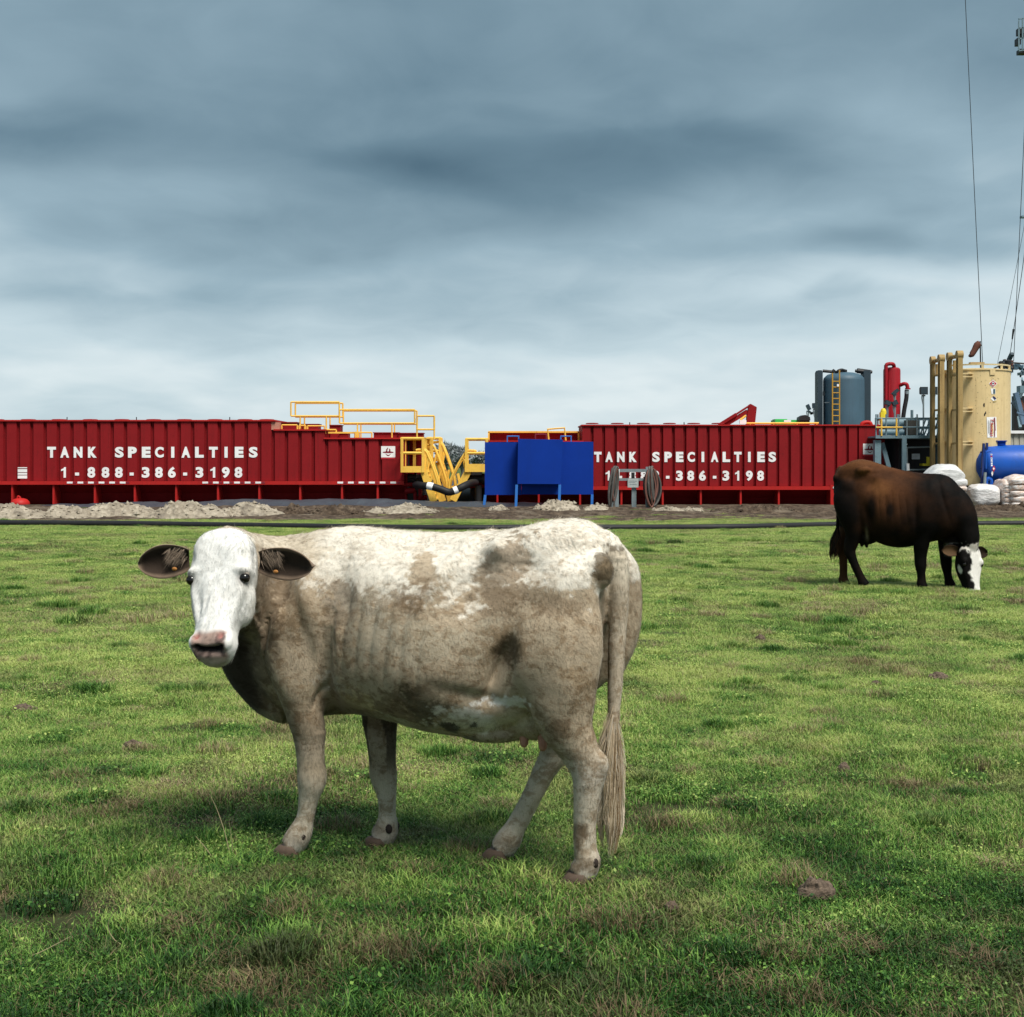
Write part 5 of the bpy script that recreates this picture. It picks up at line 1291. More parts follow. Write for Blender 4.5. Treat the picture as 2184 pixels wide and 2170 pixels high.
# ---------------------------------------------------------------- cows
class Solid:
    """closed overlapping volumes that are fused into one continuous skin"""
    def __init__(s): s.v = []; s.f = []
    def rings(s, R):
        n = len(R[0]); o = len(s.v)
        for r in R: s.v += [tuple(p) for p in r]
        for i in range(len(R) - 1):
            for k in range(n): s.f.append((o+i*n+k, o+i*n+(k+1) % n, o+(i+1)*n+(k+1) % n, o+(i+1)*n+k))
        s.f.append(tuple(o + k for k in range(n))[::-1]); m = o + (len(R)-1)*n; s.f.append(tuple(m + k for k in range(n)))
    def limb(s, pts, ref=(1, 0, 0), n=20, sub=5):
        """pts: (x, y, z, r along ref, r across)"""
        A = [np.array(p, float) for p in pts]; Q = []
        for i in range(len(A) - 1):
            p0, p1, p2, p3 = A[max(i-1, 0)], A[i], A[i+1], A[min(i+2, len(A)-1)]
            for k in range(sub):
                t = k / sub; Q.append(.5*((2*p1) + (p2-p0)*t + (2*p0-5*p1+4*p2-p3)*t*t + (3*p1-p0-3*p2+p3)*t**3))
        Q.append(A[-1]); R = []
        ref = Vector(ref)
        for i, q in enumerate(Q):
            t = Vector(Q[min(i+1, len(Q)-1)][:3]) - Vector(Q[max(i-1, 0)][:3]); t.normalize()
            e1 = (ref - t*ref.dot(t)).normalized(); e2 = t.cross(e1)
            c = Vector(q[:3]); R.append([c + e1*max(.004, q[3])*math.cos(a) + e2*max(.004, q[4])*math.sin(a) for a in np.linspace(0, 2*math.pi, n, endpoint=False)])
        s.rings(R)
    def blob(s, c, r, n=16):
        R = []
        for i in range(1, n):
            ph_ = -math.pi/2 + math.pi*i/n
            R.append([(c[0] + r[0]*math.cos(ph_)*math.cos(a), c[1] + r[1]*math.cos(ph_)*math.sin(a), c[2] + r[2]*math.sin(ph_)) for a in np.linspace(0, 2*math.pi, 20, endpoint=False)])
        s.rings(R)
    def torso(s, st):
        """stations (x, top z, bottom z, half width, roundness of back 0..1)"""
        A = [np.array(q, float) for q in st]; Q = []
        for i in range(len(A) - 1):
            p0, p1, p2, p3 = A[max(i-1, 0)], A[i], A[i+1], A[min(i+2, len(A)-1)]
            for k in range(4):
                t = k/4; Q.append(.5*((2*p1) + (p2-p0)*t + (2*p0-5*p1+4*p2-p3)*t*t + (3*p1-p0-3*p2+p3)*t**3))
        Q.append(A[-1]); R = []
        for x, zt, zb, w, rb in Q:
            h = zt - zb
            cp = [(0, zt), (.30*w, zt - .012*h), ((.60 + .12*rb)*w, zt - (.10 - .05*rb)*h), ((.86 + .06*rb)*w, zt - .24*h), (w, zt - .47*h), (.96*w, zb + .30*h), (.76*w, zb + .12*h), (.40*w, zb + .02*h), (0, zb)]
            half = crom([Vector((x, a, b)) for a, b in cp], 4)
            ring = half + [Vector((x, -p.y, p.z)) for p in half[-2:0:-1]]
            R.append(ring)
        s.rings(R)
    def fuse(s, name, voxel, smooth_it=6):
        me = bpy.data.meshes.new(name); me.from_pydata(s.v, [], s.f)
        bm = bmesh.new(); bm.from_mesh(me); bmesh.ops.recalc_face_normals(bm, faces=bm.faces); bm.to_mesh(me); bm.free()
        o = bpy.data.objects.new(name, me); COL.objects.link(o)
        r = o.modifiers.new('remesh', 'REMESH'); r.mode = 'VOXEL'; r.voxel_size = voxel; r.use_smooth_shade = True
        sm = o.modifiers.new('smooth', 'SMOOTH'); sm.factor = .5; sm.iterations = smooth_it
        dg = bpy.context.evaluated_depsgraph_get(); me2 = bpy.data.meshes.new_from_object(o.evaluated_get(dg))
        bpy.data.objects.remove(o); bpy.data.meshes.remove(me)
        return me2
def relax(me, weight, iters):
    """strong smoothing where weight is high"""
    o = bpy.data.objects.new('relax', me); COL.objects.link(o)
    g = o.vertex_groups.new(name='w'); q = np.clip(np.round(weight * 8) / 8, 0, 1)
    for lv in np.unique(q):
        if lv > 0: g.add(np.nonzero(q == lv)[0].tolist(), float(lv), 'REPLACE')
    sm = o.modifiers.new('smooth', 'SMOOTH'); sm.factor = .5; sm.iterations = iters; sm.vertex_group = 'w'
    dg = bpy.context.evaluated_depsgraph_get(); me2 = bpy.data.meshes.new_from_object(o.evaluated_get(dg)); bpy.data.objects.remove(o); bpy.data.meshes.remove(me); return me2

def hide_mat(name, bump_scale, bump_k, rough=.75, spec=.22, sheen=.12):
    m, t, b, o_ = nodes(name)
    at = t.nodes.new('ShaderNodeAttribute'); at.attribute_name = 'Col'
    tcn = t.nodes.new('ShaderNodeTexCoord')
    n = noise(t, tcn.outputs['Object'], bump_scale, 4, .65); n2 = noise(t, tcn.outputs['Object'], bump_scale * .16, 4, .6)
    mp = t.nodes.new('ShaderNodeMapping'); t.links.new(tcn.outputs['Object'], mp.inputs[0]); mp.inputs['Scale'].default_value = (.55, 1, 1); mp.inputs['Rotation'].default_value = (0, .6, 0)
    nd1 = noise(t, mp.outputs[0], 34, 6, .72, .6); nd2 = noise(t, tcn.outputs['Object'], 7, 5, .65, .4)
    dsum = t.nodes.new('ShaderNodeMath'); dsum.operation = 'MULTIPLY_ADD'; t.links.new(nd2, dsum.inputs[0]); dsum.inputs[1].default_value = .75; t.links.new(nd1, dsum.inputs[2])
    dirt_f = mulv(t, rampn(t, dsum.outputs[0], ((.85, (0, 0, 0)), (1.0, (1, 1, 1)))), at.outputs['Alpha'])
    c = mixc(t, dirt_f, at.outputs['Color'], mixc(t, 1.0, at.outputs['Color'], (.52, .44, .35), 'MULTIPLY'))
    c = mixc(t, .5, c, mixc(t, n, (.55, .53, .50), (1.0, 1.0, 1.0)), 'MULTIPLY')
    t.links.new(c, b.inputs['Base Color']); b.inputs['Roughness'].default_value = rough; b.inputs['Specular IOR Level'].default_value = spec
    b.inputs['Sheen Weight'].default_value = sheen; b.inputs['Sheen Roughness'].default_value = .4
    hh = t.nodes.new('ShaderNodeMath'); hh.operation = 'MULTIPLY_ADD'; t.links.new(n2, hh.inputs[0]); hh.inputs[1].default_value = 1.6; t.links.new(n, hh.inputs[2])
    bump(t, b, hh.outputs[0], bump_k, .012)
    return m
HIDE = hide_mat('cow hide', 140, .10, .85); HIDE2 = hide_mat('dark cow hide', 110, .10, .7, .08, 0.0)
def simple(name, rgb, rough=.5, spec=.5):
    if name in MATS: return MATS[name]
    m, t, b, o_ = nodes(name); tcn = t.nodes.new('ShaderNodeTexCoord'); n = noise(t, tcn.outputs['Object'], 60, 3, .6)
    t.links.new(mixc(t, n, tuple(x*.7 for x in rgb), tuple(min(1, x*1.25) for x in rgb)), b.inputs['Base Color']); b.inputs['Roughness'].default_value = rough; b.inputs['Specular IOR Level'].default_value = spec
    MATS[name] = m; return m
EYEM = simple('dark wet eye', (.008, .006, .005), .14, .5); LID = simple('eyelid', (.34, .29, .25), .8, .15)
HOOF = simple('horn', (.085, .058, .042), .75, .2); DEW = simple('dark horn', (.035, .026, .022), .8, .1); TUFTM = simple('orange brown ear hair', (.30, .12, .02), .7); TEAT = simple('pink skin', (.42, .20, .15), .5)

def set_col(me, col, dirt=0.0):
    a = me.attributes.new('Col', 'FLOAT_COLOR', 'POINT')
    a.data.foreach_set('color', np.concatenate([np.clip(col, 0, 1), np.zeros((len(col), 1)) + np.reshape(dirt, (-1, 1))], 1).astype(np.float32).ravel())
def verts(me):
    v = np.empty(len(me.vertices)*3, np.float32); me.vertices.foreach_get('co', v); return v.reshape(-1, 3).astype(float)
def normals(me):
    v = np.empty(len(me.vertices)*3, np.float32); me.vertices.foreach_get('normal', v); return v.reshape(-1, 3).astype(float)
def put(me, name, mat, parent):
    me.name = name; me.materials.clear(); me.materials.append(mat)
    o = bpy.data.objects.new(name, me); COL.objects.link(o); o.parent = parent; return o
def raw(name, V, F_, mat, parent, smooth=True):
    me = bpy.data.meshes.new(name); me.from_pydata(np.asarray(V).tolist(), [], F_)
    if smooth: me.shade_smooth()
    return put(me, name, mat, parent)

def coat(name, body_me, col, mat, parent, n, length, width, flow, seed, lift=.35, keep=None, dirt=None):
    """short hair: one narrow triangle per hair, lying along the flow"""
    rs = np.random.default_rng(seed)
    body_me.calc_loop_triangles(); nt_ = len(body_me.loop_triangles)
    tri = np.empty(nt_*3, np.int32); body_me.loop_triangles.foreach_get('vertices', tri); tri = tri.reshape(-1, 3)
    V = verts(body_me); Nn = normals(body_me)
    a, b_, c = V[tri[:, 0]], V[tri[:, 1]], V[tri[:, 2]]
    ar = np.linalg.norm(np.cross(b_ - a, c - a), axis=1); pr = ar / ar.sum()
    k = rs.choice(nt_, n, p=pr); r1, r2 = rs.random(n), rs.random(n); fl = r1 + r2 > 1; r1 = np.where(fl, 1 - r1, r1); r2 = np.where(fl, 1 - r2, r2)
    w0, w1, w2 = (1 - r1 - r2)[:, None], r1[:, None], r2[:, None]
    p = a[k]*w0 + b_[k]*w1 + c[k]*w2; nn = Nn[tri[k, 0]]*w0 + Nn[tri[k, 1]]*w1 + Nn[tri[k, 2]]*w2; nn /= np.linalg.norm(nn, axis=1, keepdims=True) + 1e-9
    cc = col[tri[k, 0]]*w0 + col[tri[k, 1]]*w1 + col[tri[k, 2]]*w2
    dd_ = dirt[tri[k, 0]] if dirt is not None else np.zeros(n)
    if keep is not None:
        q = keep(p); p, nn, cc, dd_ = p[q], nn[q], cc[q], dd_[q]; n = len(p)
    f = flow(p) + rs.normal(0, .30, (n, 3)) + 1.3 * np.stack([vnoise(p, 16, 5) - .5, vnoise(p, 16, 6) - .5, vnoise(p, 16, 7) - .5], 1)
    f = f - nn * (f*nn).sum(1, keepdims=True); f /= np.linalg.norm(f, axis=1, keepdims=True) + 1e-9
    sd_ = np.cross(nn, f); ln = (length * rs.uniform(.55, 1.25, n))[:, None]; wd = width
    lf = (lift * rs.uniform(.5, 1.5, n))[:, None]
    V2 = np.stack([p + sd_*wd - nn*.0015, p - sd_*wd - nn*.0015, p + f*ln + nn*ln*lf], 1).reshape(-1, 3)
    me = bpy.data.meshes.new(name); me.from_pydata(V2.tolist(), [], np.arange(3*n).reshape(-1, 3).tolist()); me.shade_smooth()
    cc = cc * (rs.uniform(.66, 1.22, (n, 1)) * (.80 + .4 * fbm(p, 45, 2, 61))[:, None]); cc3 = np.repeat(cc, 3, axis=0).reshape(-1, 3, 3); cc3[:, 2] *= 1.06
    set_col(me, cc3.reshape(-1, 3), np.repeat(dd_, 3)); me.normals_split_custom_set_from_vertices(np.repeat(nn, 3, axis=0).tolist())
    o = put(me, name, mat, parent); o['kind'] = 'stuff'; return o

def frame(phi, sgn, hu, hv, y0):
    """cow's own axes from the pixel of one standing hoof"""
    d = F * EYE / (hv - HV); x = (hu - CX) / F * d
    f = np.array([-math.cos(phi)*sgn, math.sin(phi)]); l = np.array([-f[1], f[0]])
    O = np.array([x, d]) - l * y0
    def loc(w):
        q = np.array([w[0], w[1]]) - O; return np.array([q @ f, q @ l, w[2]])
    def at(u, v, y):
        k = (u - CX) / F; a = O + l * y; t = (k*a[1] - a[0]) / (f[0] - k*f[1]); D = a[1] + f[1]*t
        return np.array([t, y, EYE - (v - HV) / F * D])
    def vec(w): return np.array([w[0]*f[0] + w[1]*f[1], w[0]*l[0] + w[1]*l[1], w[2]])
    return O, f, l, loc, at, vec
def head_rings(S, poll, ax, lat, nrm, prof, sc=1.0):
    """prof rows: s along the face, half width, front depth, back depth, squareness"""
    P_ = np.array(prof, float); A = [P_[i] for i in range(len(P_))]; Q = []
    for i in range(len(A) - 1):
        p0, p1, p2, p3 = A[max(i-1, 0)], A[i], A[i+1], A[min(i+2, len(A)-1)]
        for k in range(4):
            t = k/4; Q.append(.5*((2*p1) + (p2-p0)*t + (2*p0-5*p1+4*p2-p3)*t*t + (3*p1-p0-3*p2+p3)*t**3))
    Q.append(A[-1]); R = []
    for s_, w, fr, bk, sq in Q:
        ring = []
        for a in np.linspace(0, 2*math.pi, 32, endpoint=False):
            c, s2 = math.cos(a), math.sin(a); e = 2 / max(1.5, sq)
            xx = math.copysign(abs(c)**e, c) * w; zz = math.copysign(abs(s2)**e, s2) * (fr if s2 > 0 else bk)
            ring.append(poll + ax*s_*sc + lat*xx*sc + nrm*zz*sc)
        R.append(ring)
    S.rings(R)
HEADP = [(-.012, .050, .02, .05, 2), (.002, .085, .04, .085, 2.1), (.04, .120, .056, .13, 2.2), (.10, .137, .062, .165, 2.3), (.17, .141, .060, .19, 2.3), (.23, .134, .056, .195, 2.3), (.30, .112, .055, .18, 2.3),
         (.37, .092, .057, .145, 2.4), (.43, .085, .060, .115, 2.5), (.475, .090, .062, .10, 2.7), (.515, .086, .052, .09, 2.7), (.545, .068, .026, .08, 2.5), (.562, .05, .0, .06, 2.3), (.57, .03, -.01, .04, 2.2)]
def ear(name, base, tip, face, width, parent, mat, cin, cout, crim, droop=.0):
    """cupped leaf-shaped ear from base to tip whose hollow looks along `face`"""
    base, tip, face = map(lambda q: np.array(q, float), (base, tip, face)); ax = tip - base; Ln = np.linalg.norm(ax); ax /= Ln
    face = face - ax*(face @ ax); face /= np.linalg.norm(face); sd_ = np.cross(ax, face); nu, nv = 22, 14
    V, C = [], []
    for side in (0, 1):
        for i in range(nu + 1):
            s_ = i / nu; w = width / 2 * (max(0.0, 1 - abs((s_ - .50) / (.50 if s_ > .50 else .66)) ** 1.9)) ** .62 + .003
            for j in range(nv + 1):
                q = -1 + 2*j/nv; cup = (.34 * (1 - .4*s_)) * width * (q*q - .62) * (1 if s_ > .02 else .5)
                V.append(base + ax*Ln*s_ + sd_*w*q + face*(cup - side*(.011 + .006*(1-abs(q)))) + np.array([0, 0, -droop*s_*s_]))
                rim = sstep(.74, .97, abs(q)) ; rim = max(float(rim), float(sstep(.88, 1, s_)))
                C.append((1 - rim)*np.array(cin if side == 0 else cout) + rim*np.array(crim))
    V = np.array(V); C = np.array(C); n1_ = (nu+1)*(nv+1); F_ = []
    C = C * (.65 + .7*fbm(V, 45, 3, 4))[:, None]
    g = lambda s2, i, j: s2*n1_ + i*(nv+1) + j
    for i in range(nu):
        for j in range(nv):
            F_.append((g(0, i, j), g(0, i, j+1), g(0, i+1, j+1), g(0, i+1, j))); F_.append((g(1, i, j), g(1, i+1, j), g(1, i+1, j+1), g(1, i, j+1)))
        for j in (0, nv): F_.append((g(0, i, j), g(0, i+1, j), g(1, i+1, j), g(1, i, j)))
    for j in range(nv):
        for i in (0, nu): F_.append((g(0, i, j), g(1, i, j), g(1, i, j+1), g(0, i, j+1)))
    o = raw(name, V, F_, mat, parent); set_col(o.data, C)
    bm = bmesh.new(); bm.from_mesh(o.data); bmesh.ops.recalc_face_normals(bm, faces=bm.faces); bm.to_mesh(o.data); bm.free(); return o
def ball(name, c, r, mat, parent, sq=(1, 1, 1), n=16):
    V, F_ = [], []
    for i in range(n + 1):
        p = math.pi*i/n
        for j in range(2*n):
            a = math.pi*j/n; V.append((c[0] + r*sq[0]*math.sin(p)*math.cos(a), c[1] + r*sq[1]*math.sin(p)*math.sin(a), c[2] + r*sq[2]*math.cos(p)))
    for i in range(n):
        for j in range(2*n): F_.append((i*2*n+j, i*2*n+(j+1) % (2*n), (i+1)*2*n+(j+1) % (2*n), (i+1)*2*n+j))
    return raw(name, V, F_, mat, parent)
def hoof(foot, yaw, parent, s=1.0, tilt=0.0, mat=None):
    """cloven hoof: two claws side by side, plus two dewclaws behind"""
    V, F_ = [], []; co, si = math.cos(yaw), math.sin(yaw)
    for sd_ in (-1, 1):
        o = len(V); prof = [(-.045, .0, .030, .034), (-.035, .028, .032, .034)]
        rows = [(.0, .060, -.050, .028), (.015, .058, -.050, .030), (.034, .044, -.046, .029), (.050, .028, -.040, .026)]   # z, front x, back x, half width
        n = 14
        for z, fx, bx_, w in rows:
            for k in range(n):
                a = 2*math.pi*k/n; x = (fx + bx_)/2 + (fx - bx_)/2*math.copysign(abs(math.cos(a))**.8, math.cos(a)); y = w*math.sin(a)*(1 - .35*max(0, math.cos(a))**2) + sd_*.031
                V.append((x*s, y*s, (z + tilt*max(0, -x))*s))
        for i in range(len(rows)-1):
            for k in range(n): F_.append((o+i*n+k, o+i*n+(k+1) % n, o+(i+1)*n+(k+1) % n, o+(i+1)*n+k))
        F_.append(tuple(o+k for k in range(n))[::-1]); F_.append(tuple(o+(len(rows)-1)*n+k for k in range(n)))
    V = [(foot[0] + x*co - y*si, foot[1] + x*si + y*co, foot[2] + z) for x, y, z in V]
    h = raw('hoof', V, F_, mat or HOOF, parent)
    for sd_ in (-1, 1):
        q = np.array([-.066*s, sd_*.028*s, .088*s]); ball('dewclaw', (foot[0] + q[0]*co - q[1]*si, foot[1] + q[0]*si + q[1]*co, foot[2] + q[2]), .0145*s, DEW, h, (1, .8, 1.3), 8)
def lerp(a, b, k): return a + (b - a) * k[:, None]

# ======================= pale cow, side on, head turned to the camera
O1, f1, l1_, loc1, at1, vec1 = frame(math.radians(20), 1, 1240, 1885, .13)
cow = thing('cow', 'large muddy cream cow with white face and dark ears staring at the camera', 'cow', (O1[0], O1[1], tz(O1[0] - .5, O1[1] + .2)))
cow.rotation_euler = (0, 0, math.atan2(f1[1], f1[0]))
S = Solid()
S.torso([(-.075, 1.27, 1.10, .08, .6), (-.055, 1.32, .98, .14, .7), (.0, 1.364, .84, .20, .8), (.08, 1.382, .70, .24, .8), (.20, 1.366, .60, .262, .8), (.32, 1.336, .545, .290, .55), (.47, 1.322, .515, .328, .25), (.62, 1.317, .522, .338, .1),
         (.78, 1.320, .548, .322, .1), (.93, 1.330, .568, .288, .1), (1.06, 1.333, .560, .256, .0), (1.20, 1.31, .545, .232, .0), (1.32, 1.265, .565, .205, .2), (1.42, 1.19, .63, .165, .3), (1.50, 1.08, .71, .11, .4), (1.54, .98, .80, .05, .4)])
for y in (1, -1):
    S.blob((-.07, .132*y, 1.19), (.06, .058, .075)); S.blob((.1, .165*y, 1.08), (.18, .10, .2))
# left hind (near), right hind (far)
S.limb([(.17, .13, 1.14, .20, .10), (.11, .17, .98, .205, .115), (.085, .185, .84, .185, .105), (.068, .182, .71, .145, .088), (.044, .172, .60, .108, .070), (-.002, .162, .51, .078, .054), (-.030, .155, .435, .064, .049), (-.028, .15, .36, .054, .044), (-.020, .148, .25, .046, .038), (-.020, .148, .15, .045, .038), (-.028, .148, .09, .052, .047), (-.005, .148, .045, .052, .052)])
S.limb([(-.02, -.12, 1.27, .05, .05), (-.085, -.15, 1.18, .062, .06), (-.085, -.165, 1.05, .075, .065), (-.05, -.17, .90, .09, .07), (.02, -.16, .76, .09, .06)]); S.limb([(.13, -.13, 1.14, .20, .10), (.08, -.17, .98, .205, .11), (.12, -.16, .84, .19, .10), (.19, -.12, .72, .14, .08), (.17, -.08, .62, .10, .062), (.145, -.055, .53, .072, .05), (.165, -.045, .455, .056, .044), (.215, -.04, .36, .046, .04), (.265, -.04, .26, .042, .037), (.325, -.04, .15, .042, .038), (.355, -.04, .095, .051, .047), (.385, -.04, .05, .050, .050)])
S.limb([(.03, .165, .62, .02, .02), (-.035, .158, .535, .020, .02), (-.085, .155, .475, .028, .026), (-.080, .152, .42, .024, .024), (-.055, .15, .33, .018, .018)])   # heel tendon and point of hock
S.limb([(.17, -.07, .64, .02, .02), (.115, -.055, .56, .022, .02), (.10, -.05, .50, .027, .026), (.135, -.045, .42, .02, .02)])
# left fore (near), right fore (far)
S.limb([(1.20, .10, 1.12, .15, .09), (1.22, .155, .98, .165, .095), (1.19, .185, .84, .15, .09), (1.155, .19, .70, .118, .080), (1.138, .185, .58, .088, .066), (1.13, .18, .47, .066, .053), (1.125, .18, .385, .059, .050), (1.12, .18, .32, .060, .053), (1.133, .18, .25, .043, .040), (1.15, .18, .17, .036, .034), (1.178, .18, .095, .051, .047), (1.21, .18, .045, .051, .051)])
S.limb([(1.12, -.10, 1.05, .14, .08), (1.07, -.14, .88, .14, .085), (.99, -.12, .70, .11, .075), (.945, -.08, .56, .084, .062), (.925, -.06, .45, .064, .052), (.92, -.06, .37, .058, .049), (.915, -.06, .30, .059, .052), (.902, -.06, .22, .040, .038), (.898, -.06, .15, .036, .034), (.902, -.06, .085, .051, .047), (.925, -.06, .04, .051, .051)])
# neck bends round to the left; brisket and dewlap
S.limb([(1.02, .0, 1.02, .30, .20), (1.22, .02, 1.04, .27, .20), (1.36, .10, 1.07, .235, .175), (1.41, .22, 1.12, .20, .155), (1.40, .34, 1.17, .175, .135), (1.37, .44, 1.20, .15, .125)], ref=(0, 0, 1))
S.limb([(1.40, .26, 1.00, .05, .05), (1.47, .16, .92, .10, .06), (1.485, .08, .80, .13, .08), (1.44, .03, .68, .12, .09), (1.34, .0, .60, .10, .10), (1.2, .0, .60, .06, .1)])
# udder, navel fold
S.blob((.24, .02, .60), (.17, .12, .085)); S.blob((.40, .03, .545), (.16, .12, .05))
# head
poll = loc1(P(479, 1135, 5.43)); muz = loc1(P(453, 1404, 5.25)); ax1 = muz - poll; ax1 /= np.linalg.norm(ax1)
rgt = vec1((1, 0, 0)); yaw_ = math.radians(-11)
lat1 = rgt - ax1*(rgt @ ax1); lat1 /= np.linalg.norm(lat1); nr1 = np.cross(ax1, lat1); camdir = vec1((0, -1, 0))
if nr1 @ camdir < 0: nr1 = -nr1
lat1, nr1 = lat1*math.cos(yaw_) - nr1*math.sin(yaw_)*-1, nr1*math.cos(yaw_) - lat1*math.sin(yaw_)*-1
lat1 = lat1 - nr1*(lat1 @ nr1); lat1 /= np.linalg.norm(lat1)
HL = np.linalg.norm(muz - poll) / .545
head_rings(S, poll, ax1, lat1, nr1, HEADP, HL)
def hp(s_, x, n): return poll + (ax1*s_ + lat1*x + nr1*n) * HL
for sg_ in (-1, 1):
    S.blob(hp(.185, sg_*.108, .022), (.024, .022, .030)); S.blob(hp(.29, sg_*.085, -.06), (.05, .05, .10)); S.blob(hp(.485, sg_*.058, .035), (.034, .034, .036))
S.blob(hp(.535, 0, -.040), (.058, .05, .036))          # lower lip
# tail
S.limb([tuple(at1(1255, 1152, .0)) + (.05, .055), tuple(at1(1288, 1156, .0)) + (.050, .052), tuple(at1(1310, 1185, 0)) + (.052, .050), tuple(at1(1318, 1240, 0)) + (.045, .043), tuple(at1(1319, 1310, 0)) + (.038, .037), tuple(at1(1314, 1400, 0)) + (.032, .031), tuple(at1(1310, 1500, 0)) + (.027, .027), tuple(at1(1306, 1600, 0)) + (.02, .02)])
body_me = S.fuse('body', .0085, 6)
V = verts(body_me)
hw = np.linalg.norm(V - poll, axis=1); body_me = relax(body_me, sstep(.50, .68, V[:, 2]) * sstep(.28, .42, np.linalg.norm(V - (poll + ax1*.2), axis=1)) * (1 - .85*(V[:, 0] < -.06)*(np.abs(V[:, 1]) < .075)*(V[:, 2] < 1.26)), 34)
V = verts(body_me); Nn = normals(body_me)
# ---- anatomy: hollows and ridges pushed along the surface normal (x, z on a side; amount in m)
near = (V[:, 1] > .02); disp = np.zeros(len(V))
torso_mask = (V[:, 2] > .52) & (V[:, 0] < 1.32)
def dent(x, z, rx, rz, k, rot=0.0, side=None):
    global disp
    dx_, dz_ = V[:, 0] - x, V[:, 2] - z; c, s_ = math.cos(rot), math.sin(rot); a, b_ = dx_*c + dz_*s_, -dx_*s_ + dz_*c
    m_ = np.abs(V[:, 1]) > .03 if side is None else (V[:, 1]*side > .03)
    disp += k * np.exp(-(a/rx)**2 - (b_/rz)**2) * m_ * torso_mask
dent(.31, 1.262, .055, .038, .046); dent(.52, 1.17, .028, .20, .018, .53); dent(.41, 1.12, .08, .13, -.044, .45); dent(.52, 1.26, .16, .03, -.012); dent(.17, 1.20, .09, .045, -.016); dent(-.05, 1.2, .04, .05, .012)       # flank hollow, loin, rump
dent(.285, .82, .032, .12, -.042, .35); dent(.36, .70, .14, .03, -.016, .3); dent(.20, .80, .05, .10, .016, .3)                                      # flank fold before the stifle
dent(1.02, .82, .028, .20, -.034, .10); dent(1.05, .63, .06, .07, -.025); dent(1.30, .95, .03, .22, -.016, .25) # behind the elbow and shoulder
dent(1.12, 1.08, .05, .16, .024, -.3); dent(.95, 1.10, .06, .14, -.026, -.2); dent(1.23, 1.08, .03, .15, -.016, -.2); dent(-.02, .98, .03, .22, -.008)
dent(.17, .93, .10, .12, .012); dent(.62, .80, .20, .15, .012); dent(1.2, .72, .06, .10, .012)
for i in range(6): dent(.58 + .07*i, .92, .014, .22, -.0055, .12)
for i, (x, z) in enumerate(((1.36, 1.0), (1.31, 1.0), (1.27, 1.02))): dent(x, z, .012, .16, -.008, .2)
# mud clots on the shoulder and flank, lumpy hide
lump_ = fbm(V, 26, 3, 3) - .5
clot = np.exp(-((V[:, 0] - .99)/.07)**2 - ((V[:, 2] - 1.02)/.16)**2) + .8*np.exp(-((V[:, 0] - .45)/.13)**2 - ((V[:, 2] - 1.1)/.1)**2) + .6*np.exp(-((V[:, 0] - .72)/.12)**2 - ((V[:, 2] - 1.15)/.1)**2) + .5*np.exp(-((V[:, 0] - .62)/.16)**2 - ((V[:, 2] - .62)/.1)**2)
disp += lump_ * .016 * np.clip(clot, 0, 1) + (fbm(V, 9, 2, 8) - .5) * .007
hd = (V - poll); hs, hx, hn = hd @ ax1 / HL, hd @ lat1 / HL, hd @ nr1 / HL
is_head = (hs > -.05) & (hs < .6) & (np.abs(hx) < .16) & (hn > -.23) & (np.linalg.norm(hd, axis=1) < .75)
mouth = np.exp(-((hs - .522 + 1.2*hx*hx)/.0105)**2) * (hn > -.07) * is_head * (hs > .48) * sstep(.070, .052, np.abs(hx))
nost = sum(np.exp(-((hx - sg_*.052)/.011)**2 - ((hs - .462 - .1*(abs(.052) - np.abs(hx)))/.016)**2) for sg_ in (-1, 1)) * (hn > .02) * is_head
disp = disp * ~is_head - mouth*.034 - nost*.022 - .010*np.exp(-((hs - .30)/.09)**2 - ((np.abs(hx) - .075)/.03)**2)*is_head*(hn > -.02)
disp += is_head * (-.006*np.clip(sum(np.exp(-np.sum((V - hp(.235, sg_*.118, .02))**2, axis=1)/.03**2) for sg_ in (-1, 1)), 0, 1) + .009*np.clip(sum(np.exp(-((hs - .178)/.014)**2 - ((hx - sg_*.112)/.03)**2) for sg_ in (-1, 1)), 0, 1)*(hn > -.03))
for sg_ in (-1, 1):
    for q in range(5): disp += is_head*(hn > -.05)*.0045*np.exp(-((hs - .25 - .03*q)/.022)**2 - ((hx - sg_*(.108 - .006*q))/.012)**2)      # facial crest
    disp += is_head*(hn > -.04)*(-.011*np.exp(-((hs - .12)/.04)**2 - ((hx - sg_*.125)/.022)**2) - .007*np.exp(-((hs - .36)/.06)**2 - ((hx - sg_*.062)/.016)**2))
disp += is_head*(hn > .02)*(-.006*np.exp(-((hs - .16)/.06)**2 - (hx/.045)**2) + .004*np.exp(-((hs - .34)/.08)**2 - (hx/.028)**2))
disp += is_head * (fbm(V, 22, 2, 2) - .5) * .006
disp += ~is_head * sstep(1.12, 1.22, V[:, 2]) * (np.abs(fbm(V, 30, 2, 33) - .5) - .12) * .016
for (x_, z_, rx_, rz_, k_, ro_) in ((1.045, .80, .010, .15, -.012, .08), (1.335, .98, .009, .20, -.010, .22), (1.295, .96, .009, .18, -.009, .2), (1.255, 1.0, .008, .14, -.007, .15), (.30, .80, .010, .10, -.014, .35), (.255, .76, .009, .08, -.010, .4), (1.06, .66, .012, .06, -.014, .5), (.98, .90, .009, .10, -.006, -.1)): dent(x_, z_, rx_, rz_, k_, ro_)
V = V + Nn*disp[:, None]; body_me.vertices.foreach_set('co', V.astype(np.float32).ravel()); body_me.update()
